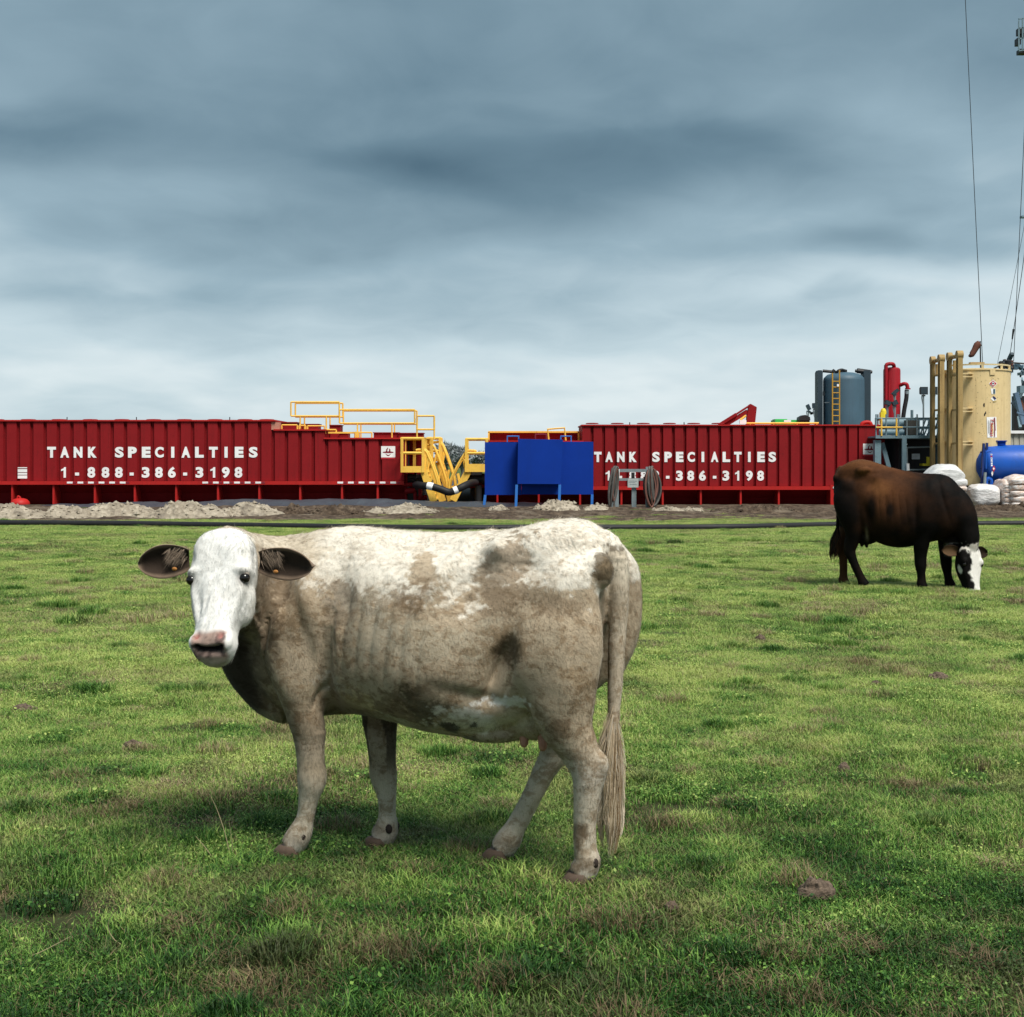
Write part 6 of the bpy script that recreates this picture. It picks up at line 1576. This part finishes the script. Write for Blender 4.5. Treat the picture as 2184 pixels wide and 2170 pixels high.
# ---- coat pattern
x, y, z = V.T
nz = fbm(V, 5, 4, 12) - .5; nf = fbm(V, 18, 3, 14) - .5; nff = fbm(V, 60, 2, 15) - .5
cream, tanc, brown, dark, white, grey = map(np.array, ((.82, .76, .66), (.47, .375, .265), (.24, .17, .105), (.03, .022, .017), (.90, .89, .86), (.60, .545, .465)))
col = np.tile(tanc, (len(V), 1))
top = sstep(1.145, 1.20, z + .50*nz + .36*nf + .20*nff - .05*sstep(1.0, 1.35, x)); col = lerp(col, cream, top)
def spot(px, rx, rz, c, k=1.0, warp=.6, yy=.27, rot=0.0, side=1):
    global col
    q = at1(px[0], px[1], yy); dx_, dz_ = x - q[0], z - q[2]; c_, s_ = math.cos(rot), math.sin(rot); a, b_ = dx_*c_ + dz_*s_, -dx_*s_ + dz_*c_
    r = np.sqrt((a/rx)**2 + (b_/rz)**2) + warp*(nz*2.0 + nf*2.6 + nff*2.4); m_ = k * (1 - sstep(.80, 1.04, r)) * ((y*side > .0) if side else 1) * ~is_head
    col = lerp(col, np.array(c), m_)
G = lambda u, v: (u, v)
spot((800, 1230), .30, .13, cream, .85, .8); spot((640, 1180), .14, .06, (.66, .58, .46), .7, .8, .15); spot((955, 1180), .25, .08, cream, .8, .7)
spot((985, 1232), .035, .15, cream, .85, .5, .27, .53); spot((893, 1215), .075, .075, tanc, .95, .45); spot((880, 1278), .085, .07, brown, .75, .7); spot((1065, 1225), .12, .13, (.38, .30, .215), .9, .6); spot((1060, 1290), .09, .06, brown, .65, .8)
spot((730, 1300), .10, .12, (.30, .235, .165), .8, .9); spot((940, 1360), .30, .09, (.50, .43, .32), .7, .9); spot((820, 1340), .14, .12, (.46, .39, .29), .6, .9)
spot((1100, 1380), .06, .07, (.13, .098, .055), .9, .5, .2); spot((1190, 1290), .08, .04, brown, .6, .8, .25); spot((1290, 1200), .05, .06, (.12, .085, .045), .85, .5, .16); spot((1200, 1400), .14, .12, (.44, .355, .25), .6, .8, .24)
spot((1250, 1450), .10, .06, (.36, .25, .14), .5, .9, .22); spot((1205, 1545), .05, .045, brown, .9, .6, .18)
spot((920, 1500), .10, .07, (.10, .075, .045), .85, .8, .2); spot((850, 1510), .08, .06, brown, .8, .8, .22); spot((960, 1460), .09, .06, (.32, .25, .17), .8, .7)
spot((1015, 1535), .13, .060, (.82, .76, .68), .95, .5, .15); spot((975, 1545), .035, .025, dark, .9, .6, .15); spot((1022, 1540), .025, .018, dark, .85, .6, .15); spot((1010, 1573), .07, .018, dark, .8, .7, .1); spot((1085, 1492), .10, .025, white, .8, .6, .18); spot((1110, 1530), .09, .04, (.58, .50, .34), .8, .6, .14)
spot((768, 1500), .055, .07, (.62, .50, .30), .85, .7, .17); spot((830, 1532), .10, .022, (.60, .54, .42), .8, .7, .12)
spot((600, 1330), .07, .30, (.20, .145, .095), .75, .7, .12, .15); spot((690, 1400), .12, .16, (.40, .325, .235), .7, .8, .22); spot((700, 1460), .06, .05, (.50, .44, .36), .7, .7, .22)
# far side and underside follow the same kind of pattern
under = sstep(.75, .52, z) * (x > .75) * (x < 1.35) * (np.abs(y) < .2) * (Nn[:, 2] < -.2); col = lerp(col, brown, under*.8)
# neck, dewlap dark; throat
nk = sstep(1.30, 1.42, x + .10*nz) * sstep(1.16, 1.02, z + .25*nz); col = lerp(col, np.array((.075, .055, .04)), nk*.92*~is_head)
dw = sstep(1.38, 1.45, x + .05*nz) * sstep(1.10, .95, z); col = lerp(col, dark, dw*.85*~is_head)
col = lerp(col, np.array((.55, .47, .36)), sstep(1.18, 1.28, z + .2*nf)*sstep(1.05, 1.2, x)*.8*~is_head)
# legs pale grey with muddy joints
lg = sstep(.60, .40, z + .12*nz); col = lerp(col, grey*np.array((1, .97, .92)), lg*.85)
kn = np.exp(-((z - .37)/.08)**2) * (x > .85); col = lerp(col, np.array((.22, .165, .095)), np.clip(kn*(.7 + 1.2*nz), 0, .85))
up = sstep(.36, .52, z)*sstep(.72, .56, z)*(x > .85)*(x < 1.25); col = lerp(col, np.array((.24, .185, .125)), up*.75*np.clip(.9 + 2*nz, 0, 1))
hk = np.exp(-((z - .42)/.05)**2) * (x < .5); col = lerp(col, np.array((.60, .54, .46)), hk*.6); col = lerp(col, brown*.7, np.clip((nz + nf - .16)*5, 0, .8) * lg)
fr_ = np.exp(-((z - .085)/.03)**2) * (V[:, 2] < .16); col = lerp(col, brown*.6, np.clip(fr_*(.5 + 2*nz), 0, .8)); col = lerp(col, np.array((.62, .57, .50)), np.exp(-((z - .05)/.025)**2)*.5)
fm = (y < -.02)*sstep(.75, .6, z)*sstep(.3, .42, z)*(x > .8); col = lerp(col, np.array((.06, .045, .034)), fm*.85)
# tail
tl = (x < -.075) & (np.abs(y) < .055) & (z < 1.26); 
col[tl] = lerp(np.tile(np.array((.50, .40, .29)), (tl.sum(), 1)), np.array((.66, .58, .46)), np.clip(.5 + 2.2*nz[tl] + .8*nf[tl], 0, 1))
# head: white, pink-brown muzzle, dark mouth
hc = np.tile(white, (len(V), 1)); hc = lerp(hc, np.array((.66, .62, .55)), np.clip(sstep(.05, .14, np.abs(hx))*.35 + sstep(-.02, -.12, hn)*.75 + nf*.5, 0, 1)); hc = lerp(hc, np.array((.45, .42, .38)), np.clip((nff + nf*.7 - .22)*4, 0, .55)*sstep(.2, .02, hs))
mz = sstep(.425, .455, hs + .06*np.abs(hx) + .05*nf) * sstep(.082, .066, np.abs(hx)) * sstep(-.03, .01, hn); hc = lerp(hc, np.array((.34, .23, .19)), mz*.95); hc = lerp(hc, np.array((.09, .06, .055)), np.clip(mz*(nf*7 + nff*6 - .1), 0, .8))
hc = lerp(hc, np.array((.34, .15, .13)), np.clip(nost*1.4, 0, 1)); hc = lerp(hc, np.array((.012, .008, .008)), np.clip(mouth*2.2, 0, 1)); hc = lerp(hc, np.array((.50, .42, .33)), sstep(.54, .56, hs)*.7*~(mouth > .2))
eyed = sum(np.exp(-np.sum((V - hp(.212, sg_*.122, .024))**2, axis=1)/.027**2) for sg_ in (-1, 1)); hc = lerp(hc, np.array((.10, .08, .07)), np.clip(eyed*1.1, 0, .85))
hedge = sstep(-.19, -.14, hn + .1*nz) * sstep(-.03, .0, hs); hm = is_head * hedge * (np.abs(hx) < .15); hm = hm * sstep(.60, .56, hs)
col = lerp(col, hc, hm)
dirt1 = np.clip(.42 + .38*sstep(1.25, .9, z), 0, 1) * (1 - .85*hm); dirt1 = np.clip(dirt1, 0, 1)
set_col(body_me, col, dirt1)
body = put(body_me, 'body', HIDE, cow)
def flow1(p):
    q = p - poll; s_ = q @ ax1; hd_ = (np.linalg.norm(q - ax1*s_[:, None], axis=1) < .2) & (s_ > -.05) & (s_ < .6)
    f_ = np.tile(np.array([-.75, 0, -.55]), (len(p), 1)); f_[p[:, 2] < .62] = (-.15, 0, -1); f_[(p[:, 0] < -.065) & (np.abs(p[:, 1]) < .075)] = (0, 0, -1); f_[hd_] = ax1; return f_
def bare1(p):
    q = p - poll; s_ = q @ ax1 / HL; n_ = q @ nr1 / HL; return ~((s_ > .42) & (s_ < .6) & (n_ > -.05) & (np.linalg.norm(q, axis=1) < .7))
coat('coat', body_me, col, HIDE, cow, 230000, .016, .0011, flow1, 1, .20, bare1, dirt1)
# longer hair along the spine and the udder fringe
coat('long_hair', body_me, col, HIDE, cow, 26000, .034, .0011, flow1, 2, .30, lambda p: ((p[:, 2] > 1.27) & (p[:, 0] < 1.3) & (p[:, 0] > -.1)) | ((p[:, 2] < .62) & (p[:, 0] > .1) & (p[:, 0] < .35) & (p[:, 1] > 0)), dirt1)
hoof((.012, .148, .0), 0.15, cow, 1.08); hoof((.405, -.04, .005), 0.0, cow, 1.05); hoof((1.225, .18, 0), .1, cow, 1.08); hoof((.94, -.06, 0), -.1, cow, 1.05)
for sg_ in (-1, 1):
    ec = hp(.212, sg_*.117, .021); e = ball('eye', ec, .0205, EYEM, cow)
    ball('eyelid', ec - ax1*.0200*HL - nr1*.001, .0175, LID, e, (1, 1, 1), 12)
for sg_, bpx, tpx, w in ((-1, (404, 1192), (294, 1199), .118), (1, (552, 1196), (667, 1206), .112)):
    bb = loc1(P(*bpx, 5.47)); tt = loc1(P(*tpx, 5.42)); eo = ear('ear', bb, tt, camdir + np.array([0, 0, -.15]), w*1.08, cow, HIDE, (.040, .026, .018), (.45, .36, .27), (.24, .17, .12), .006)
    tp = loc1(P(*((372, 1213) if sg_ < 0 else (588, 1219)), 5.36)); tuft_o = ball('ear_tuft', tp, .011, TUFTM, eo, (1.0, .6, .7), 8)  # small blob standing in for the orange-brown hair inside the ear
    # pale hair across the ear opening
    rs = np.random.default_rng(5); n = 260; s0 = bb + (tt - bb)*.10; Vh = []
    for k in range(n):
        a0 = s0 + (tt - bb)*rs.uniform(-.05, .28) + camdir*rs.uniform(-.02, .02) + np.array([0, 0, rs.uniform(.0, .055)]); dr = (tt - bb)/np.linalg.norm(tt - bb)*rs.uniform(.4, 1.0) + np.array([0, 0, -rs.uniform(.5, 1.4)]); dr /= np.linalg.norm(dr); sdv = np.cross(dr, camdir); sdv /= np.linalg.norm(sdv)
        Vh += [a0 - sdv*.0013, a0 + sdv*.0013, a0 + dr*rs.uniform(.02, .055) + camdir*.012]
    ho = raw('ear_hair', Vh, np.arange(3*n).reshape(-1, 3).tolist(), HIDE, eo); set_col(ho.data, np.repeat(np.array((.20, .15, .11)) * rs.uniform(.3, 1.5, (n, 1)), 3, axis=0)); ho['kind'] = 'stuff'
for px in ((1117, 1575), (1157, 1583)):
    q = at1(*px, .085); Vt, Ft = [], []
    prof = [(.024, .075), (.021, .04), (.018, .0), (.016, -.02), (.009, -.032), (.002, -.034)]
    for r_, h_ in prof:
        for k in range(14): Vt.append((q[0] + r_*math.cos(2*math.pi*k/14) + .1*(.05 - h_)*-.2, q[1] + r_*math.sin(2*math.pi*k/14), q[2] + h_))
    for i in range(len(prof)-1):
        for k in range(14): Ft.append((i*14+k, i*14+(k+1) % 14, (i+1)*14+(k+1) % 14, (i+1)*14+k))
    raw('teat', Vt, Ft, TEAT, cow)
def switch(name, path, n, spread, seed, cols, parent, wid=.0016, mat=HIDE):
    """tail hair: long wavy strands hanging from the end of the tail"""
    rs = np.random.default_rng(seed); path = [np.array(p, float) for p in path]; Pp = np.array([list(q) for q in crom([Vector(p) for p in path], 6)]); M_ = len(Pp); V, F_, C = [], [], []
    arc = np.linspace(0, 1, M_); LK = [(rs.normal(0, .75, 2), rs.uniform(0, 6.28), rs.uniform(.5, 1.1), rs.integers(0, len(cols)), rs.uniform(.7, 1.0)) for _ in range(20)]
    for k in range(n):
        s0 = rs.uniform(0, .55); s1 = min(1.0, s0 + rs.uniform(.25, .55)); seg = 7; lk = LK[rs.integers(0, 20)]; off = lk[0] + rs.normal(0, .16, 2); off /= max(1, np.linalg.norm(off)); ph_ = lk[1] + rs.normal(0, .25); s1 = min(s1, lk[4] + rs.uniform(-.05, .05)) if s0 < lk[4] - .2 else s1; c = np.array(cols[lk[3] if rs.random() < .6 else rs.integers(0, len(cols))]) * rs.uniform(.75, 1.15); o = len(V); tw = lk[2]
        for i in range(seg + 1):
            s_ = s0 + (s1 - s0)*i/seg; q = np.array([np.interp(s_, arc, Pp[:, j]) for j in range(3)]); w_ = np.interp(s_, [0, .35, .7, 1], [.45, 1, .9, .35]) * spread
            g = .2 + .8*min(1, (i/seg)*1.6); q = q + np.array([off[0]*w_*g + .009*math.sin(ph_ + i*tw), off[1]*w_*g + .009*math.cos(ph_ + i*tw*1.2), 0]); ww = wid*(1 - .8*i/seg)
            V += [q + np.array([ww, 0, 0]), q - np.array([ww, 0, 0])]; C += [c*(.8 + .4*i/seg)]*2
        for i in range(seg): F_.append((o+2*i, o+2*i+1, o+2*i+3, o+2*i+2))
    ob = raw(name, V, F_, mat, parent); set_col(ob.data, np.array(C)); ob['kind'] = 'stuff'; return ob
switch('tail_switch', [at1(1310, 1470, 0), at1(1305, 1560, 0), at1(1304, 1640, 0), at1(1303, 1720, 0), at1(1302, 1780, 0), at1(1300, 1826, 0)], 1900, .052, 3, ((.72, .63, .50), (.66, .56, .42), (.55, .44, .30), (.40, .29, .17), (.26, .175, .095)), cow)

# ======================= dark cow grazing at the right
O2, f2, l2_, loc2, at2, vec2 = frame(math.radians(-22), -1, 1853, 1253, -.15)
cow2 = thing('cow', 'dark brown and black cow with white blaze, grazing by the black pipe', 'cow', (O2[0], O2[1], tz(O2[0] + .4, O2[1]) - .03))
cow2.rotation_euler = (0, 0, math.atan2(f2[1], f2[0])); cow2.scale = (.97, 1, 1.05)
S = Solid()
S.torso([(-.465, 1.37, 1.12, .11, .6), (-.42, 1.45, .98, .18, .7), (-.34, 1.52, .86, .23, .8), (-.22, 1.575, .76, .265, .8), (-.10, 1.585, .68, .285, .7), (.04, 1.555, .60, .32, .4), (.20, 1.505, .54, .345, .2), (.38, 1.46, .515, .36, .1), (.56, 1.43, .54, .345, .1), (.72, 1.412, .58, .335, .1), (.86, 1.41, .61, .295, .1), (.98, 1.385, .635, .265, .1), (1.08, 1.31, .69, .225, .2), (1.16, 1.19, .78, .165, .3), (1.21, 1.06, .88, .08, .4)])
for yy in (1, -1): S.blob((-.06, .24*yy, 1.45), (.10, .06, .06)); S.blob((-.41, .13*yy, 1.35), (.06, .06, .065)); S.blob((-.22, .18*yy, 1.20), (.18, .11, .2))
S.limb([(-0.19, -0.14, 1.28, 0.21, 0.11), (-0.24, -0.185, 1.1, 0.215, 0.12), (-0.23, -0.2, 0.93, 0.18, 0.11), (-0.2, -0.19, 0.78, 0.135, 0.085), (-0.2, -0.17, 0.65, 0.1, 0.068), (-0.235, -0.155, 0.54, 0.09, 0.0598), (-0.245, -0.15, 0.47, 0.0768, 0.0552), (-0.215, -0.15, 0.38, 0.06, 0.0483), (-0.165, -0.15, 0.27, 0.054, 0.046), (-0.105, -0.15, 0.15, 0.054, 0.046), (-0.075, -0.15, 0.09, 0.066, 0.0575), (-0.04, -0.15, 0.045, 0.0636, 0.0609)])
S.limb([(-0.24, 0.14, 1.28, 0.21, 0.11), (-0.3, 0.185, 1.1, 0.21, 0.12), (-0.31, 0.2, 0.93, 0.17, 0.11), (-0.32, 0.18, 0.78, 0.13, 0.085), (-0.35, 0.16, 0.66, 0.095, 0.066), (-0.385, 0.15, 0.56, 0.0864, 0.0598), (-0.39, 0.15, 0.48, 0.0744, 0.0552), (-0.38, 0.15, 0.38, 0.06, 0.0483), (-0.375, 0.15, 0.26, 0.054, 0.046), (-0.375, 0.15, 0.14, 0.054, 0.046), (-0.38, 0.15, 0.09, 0.066, 0.0575), (-0.35, 0.15, 0.045, 0.0636, 0.0609)])
S.limb([(0.86, -0.12, 1.18, 0.17, 0.1), (0.84, -0.18, 1, 0.175, 0.1), (0.77, -0.2, 0.82, 0.145, 0.092), (0.7, -0.19, 0.68, 0.105, 0.078), (0.665, -0.17, 0.55, 0.096, 0.0713), (0.655, -0.155, 0.44, 0.0816, 0.0644), (0.655, -0.15, 0.37, 0.0768, 0.0633), (0.658, -0.15, 0.3, 0.072, 0.0598), (0.662, -0.15, 0.23, 0.0564, 0.0494), (0.668, -0.15, 0.15, 0.054, 0.046), (0.67, -0.15, 0.085, 0.066, 0.0575), (0.695, -0.15, 0.04, 0.0636, 0.0609)])
S.limb([(0.9, 0.12, 1.15, 0.16, 0.1), (0.93, 0.16, 0.95, 0.16, 0.095), (0.94, 0.17, 0.75, 0.12, 0.08), (0.94, 0.16, 0.6, 0.102, 0.0747), (0.94, 0.15, 0.47, 0.084, 0.0644), (0.945, 0.15, 0.38, 0.0756, 0.0621), (0.952, 0.15, 0.3, 0.0708, 0.0575), (0.962, 0.15, 0.22, 0.0552, 0.0483), (0.978, 0.15, 0.14, 0.054, 0.046), (0.992, 0.15, 0.085, 0.066, 0.0575), (1.02, 0.15, 0.04, 0.0636, 0.0609)])
S.limb([(.85, .0, 1.08, .30, .22), (1.03, -.01, 1.02, .255, .19), (1.15, -.02, .90, .205, .17), (1.21, -.03, .77, .16, .14), (1.25, -.05, .63, .13, .115), (1.26, -.06, .52, .095, .09), (1.25, -.07, .42, .05, .05)], ref=(1, 0, 0))
S.limb([(.95, .0, .70, .10, .06), (1.02, -.01, .62, .09, .05), (1.08, -.02, .54, .07, .04), (1.16, -.03, .50, .05, .03)], ref=(0, 0, 1))
S.blob((-.06, -.02, .64), (.17, .13, .10)); S.limb([(-.10, -.09, .60, .026, .026), (-.10, -.09, .52, .02, .02)]); S.limb([(-.04, -.09, .60, .026, .026), (-.035, -.09, .51, .02, .02)])
poll2 = loc2(P(2074, 1172, 17.5)); muz2 = loc2(P(2070, 1262, 17.55)); poll2[1] = -.06; muz2[1] = -.17; poll2[2] = .56; muz2[2] = -.02; muz2[0] = poll2[0] + .05
ax2 = muz2 - poll2; ax2 /= np.linalg.norm(ax2); fd = vec2((.34, -.93, .2)); nr2 = fd - ax2*(fd @ ax2); nr2 /= np.linalg.norm(nr2); lat2 = np.cross(ax2, nr2)
HL2 = np.linalg.norm(muz2 - poll2) / .515
head_rings(S, poll2, ax2, lat2, nr2, HEADP, HL2)
def hp2(s_, xx, n): return poll2 + (ax2*s_ + lat2*xx + nr2*n) * HL2
for sg_ in (-1, 1): S.blob(hp2(.175, sg_*.105, .035), (.04, .04, .045)); S.blob(hp2(.485, sg_*.058, .03), (.034, .034, .036))
S.limb([tuple(at2(1795, 1003, 0)) + (.05, .055), tuple(at2(1786, 1020, 0)) + (.05, .05), tuple(at2(1784, 1050, 0)) + (.038, .04), tuple(at2(1786, 1090, 0)) + (.03, .03), tuple(at2(1784, 1130, 0)) + (.026, .026), tuple(at2(1780, 1160, 0)) + (.02, .02)])
me2 = S.fuse('body', .011, 5); V = verts(me2); me2 = relax(me2, sstep(.55, .75, V[:, 2])*(1 - .8*(V[:, 0] < -.43)), 30); V = verts(me2); Nn = normals(me2); x, y, z = V.T
disp = np.zeros(len(V)); torso_mask = (V[:, 2] > .52) & (V[:, 0] < 1.05)
dent(.03, 1.30, .10, .11, -.04); dent(.14, 1.42, .16, .03, -.014); dent(-.20, 1.36, .09, .06, -.016); dent(.02, .86, .04, .15, -.035, .3); dent(.62, .95, .035, .2, -.02); dent(.80, 1.25, .05, .12, .012); dent(.25, .85, .2, .2, .015); dent(.95, 1.1, .03, .22, -.014, .3)
for i in range(6): dent(.16 + .085*i, 1.02, .018, .2, -.004, .1)
V = V + Nn*(disp + (fbm(V, 9, 2, 8) - .5)*.006)[:, None]; me2.vertices.foreach_set('co', V.astype(np.float32).ravel()); me2.update(); x, y, z = V.T
nz = fbm(V, 4, 4, 22) - .5; nf = fbm(V, 16, 3, 24) - .5
blk, brn, tan2 = map(np.array, ((.0040, .0031, .0028), (.090, .034, .013), (.17, .068, .025)))
col = np.tile(blk, (len(V), 1))
rib = np.exp(-((x - .22)/.36)**2 - ((z - 1.18)/.28)**2)*(1 - .1); col = lerp(col, brn, np.clip(rib*1.25 + .55*nz, 0, 1)); col = lerp(col, brn, sstep(1.30, 1.48, z + .3*nz)*sstep(.9, .55, x + .2*nz)*.9)
col = lerp(col, tan2, np.clip(np.exp(-((x - .16)/.14)**2 - ((z - 1.24)/.10)**2)*1.3 + np.exp(-((x + .05)/.10)**2 - ((z - 1.45)/.05)**2)*.7 + .9*nf*rib - .12, 0, .9)); col = lerp(col, tan2*.8, sstep(1.43, 1.53, z + .15*nz)*sstep(.6, .2, x)*.6)
bd = np.exp(-((x - .30)/.055)**2 - ((z - .98)/.10)**2) + np.exp(-((x - .06)/.06)**2 - ((z - 1.0)/.16)**2); col = lerp(col, blk, np.clip(bd*1.2, 0, .9)*(y < 0))
rp = sstep(-.08, -.2, x + .15*nz)*sstep(1.38, 1.22, z); col = lerp(col, blk, rp*.8)
col = lerp(col, np.array((.30, .25, .19)), np.exp(-((x + .02)/.02)**2 - ((z - .68)/.07)**2)*(y < .0)*.55)
col = lerp(col, np.array((.10, .05, .022)), np.exp(-((z - .50)/.06)**2)*(x < -.1)*np.clip(.5 + 2*nz, 0, 1)*.7); col = lerp(col, np.array((.07, .032, .014)), (y > .08)*(x < -.25)*(z < .75)*.8)
hd = V - poll2; hs, hx, hn = hd @ ax2 / HL2, hd @ lat2 / HL2, hd @ nr2 / HL2; is_head = (hs > -.03) & (hs < .6) & (np.abs(hx) < .16) & (hn > -.21) & (np.linalg.norm(hd, axis=1) < .75)
sl = 1.0 if lat2 @ vec2((1, 0, 0)) < 0 else -1.0
bl_ = sstep(.045, .02, hx*sl + .10*nf + .04*nz) * sstep(-.05, -.01, hn)
bl_ = np.maximum(bl_, sstep(.075, .045, hs + .12*nf) * (hn > -.02)); bl_ = np.maximum(bl_, sstep(.455, .49, hs + .06*nf) * (hn > -.02))
bl_ = np.maximum(bl_, (1 - sstep(.022, .045, np.sqrt((hs - .25)**2 + (hn + .03)**2) + .05*nf))*.9*(hx*sl > 0)); bl_ = bl_ * sstep(-.01, .03, hs + .30*nf + .1*nz)
hcol = lerp(np.tile(blk, (len(V), 1)), np.array((.80, .77, .72)), bl_); hcol = lerp(hcol, np.array((.5, .38, .32)), sstep(.515, .53, hs)*bl_*.6); hcol = lerp(hcol, np.array((.35, .26, .18)), np.clip((nf + .12)*3, 0, .45)*bl_*sstep(.14, .02, hs))
col = lerp(col, hcol, is_head.astype(float))
wl = np.exp(-((x - 1.06)/.09)**2)*sstep(.60, .54, z + (x - 1.0)*1.0*-.0)*sstep(.40, .46, z)*(x > .92)*(x < 1.2)*~is_head; col = lerp(col, np.array((.62, .57, .52)), np.clip(wl*1.2, 0, .9))
set_col(me2, col); body2 = put(me2, 'body', HIDE2, cow2)
def flow2(p):
    f_ = np.tile(np.array([-.7, 0, -.6]), (len(p), 1)); f_[p[:, 2] < .6] = (0, 0, -1); return f_
coat('coat', me2, col, HIDE2, cow2, 60000, .022, .0018, flow2, 5, .15)
for fx, fy in ((-.02, -.15), (-.33, .15), (.715, -.15), (1.04, .15)): hoof((fx, fy, .0), 0, cow2, 1.12, 0, DEW)
for sg_ in (-1, 1): ball('eye', hp2(.203, sg_*.114, .040), .023, EYEM, cow2, n=10)
cd2 = vec2((0, -1, 0))
for sg_ in (-1, 1):
    bb = hp2(.055, sg_*.105, -.06); tt = bb + lat2*sg_*.20*HL2 + nr2*-.03 + np.array([0, 0, .01])
    lft = (lat2*sg_) @ vec2((1, 0, 0)) < 0
    ear('ear', bb, tt, nr2*.8 + cd2*.5 + np.array([0, 0, .1]), .135, cow2, HIDE2, (.085, .050, .025) if lft else (.02, .012, .008), (.03, .018, .01), (.025, .014, .009), .008)
switch('tail_switch', [at2(1784, 1125, 0), at2(1781, 1150, 0), at2(1778, 1175, 0), at2(1775, 1195, 0)], 500, .075, 9, ((.012, .009, .008), (.02, .012, .01), (.07, .03, .015)), cow2, .004, HIDE2)
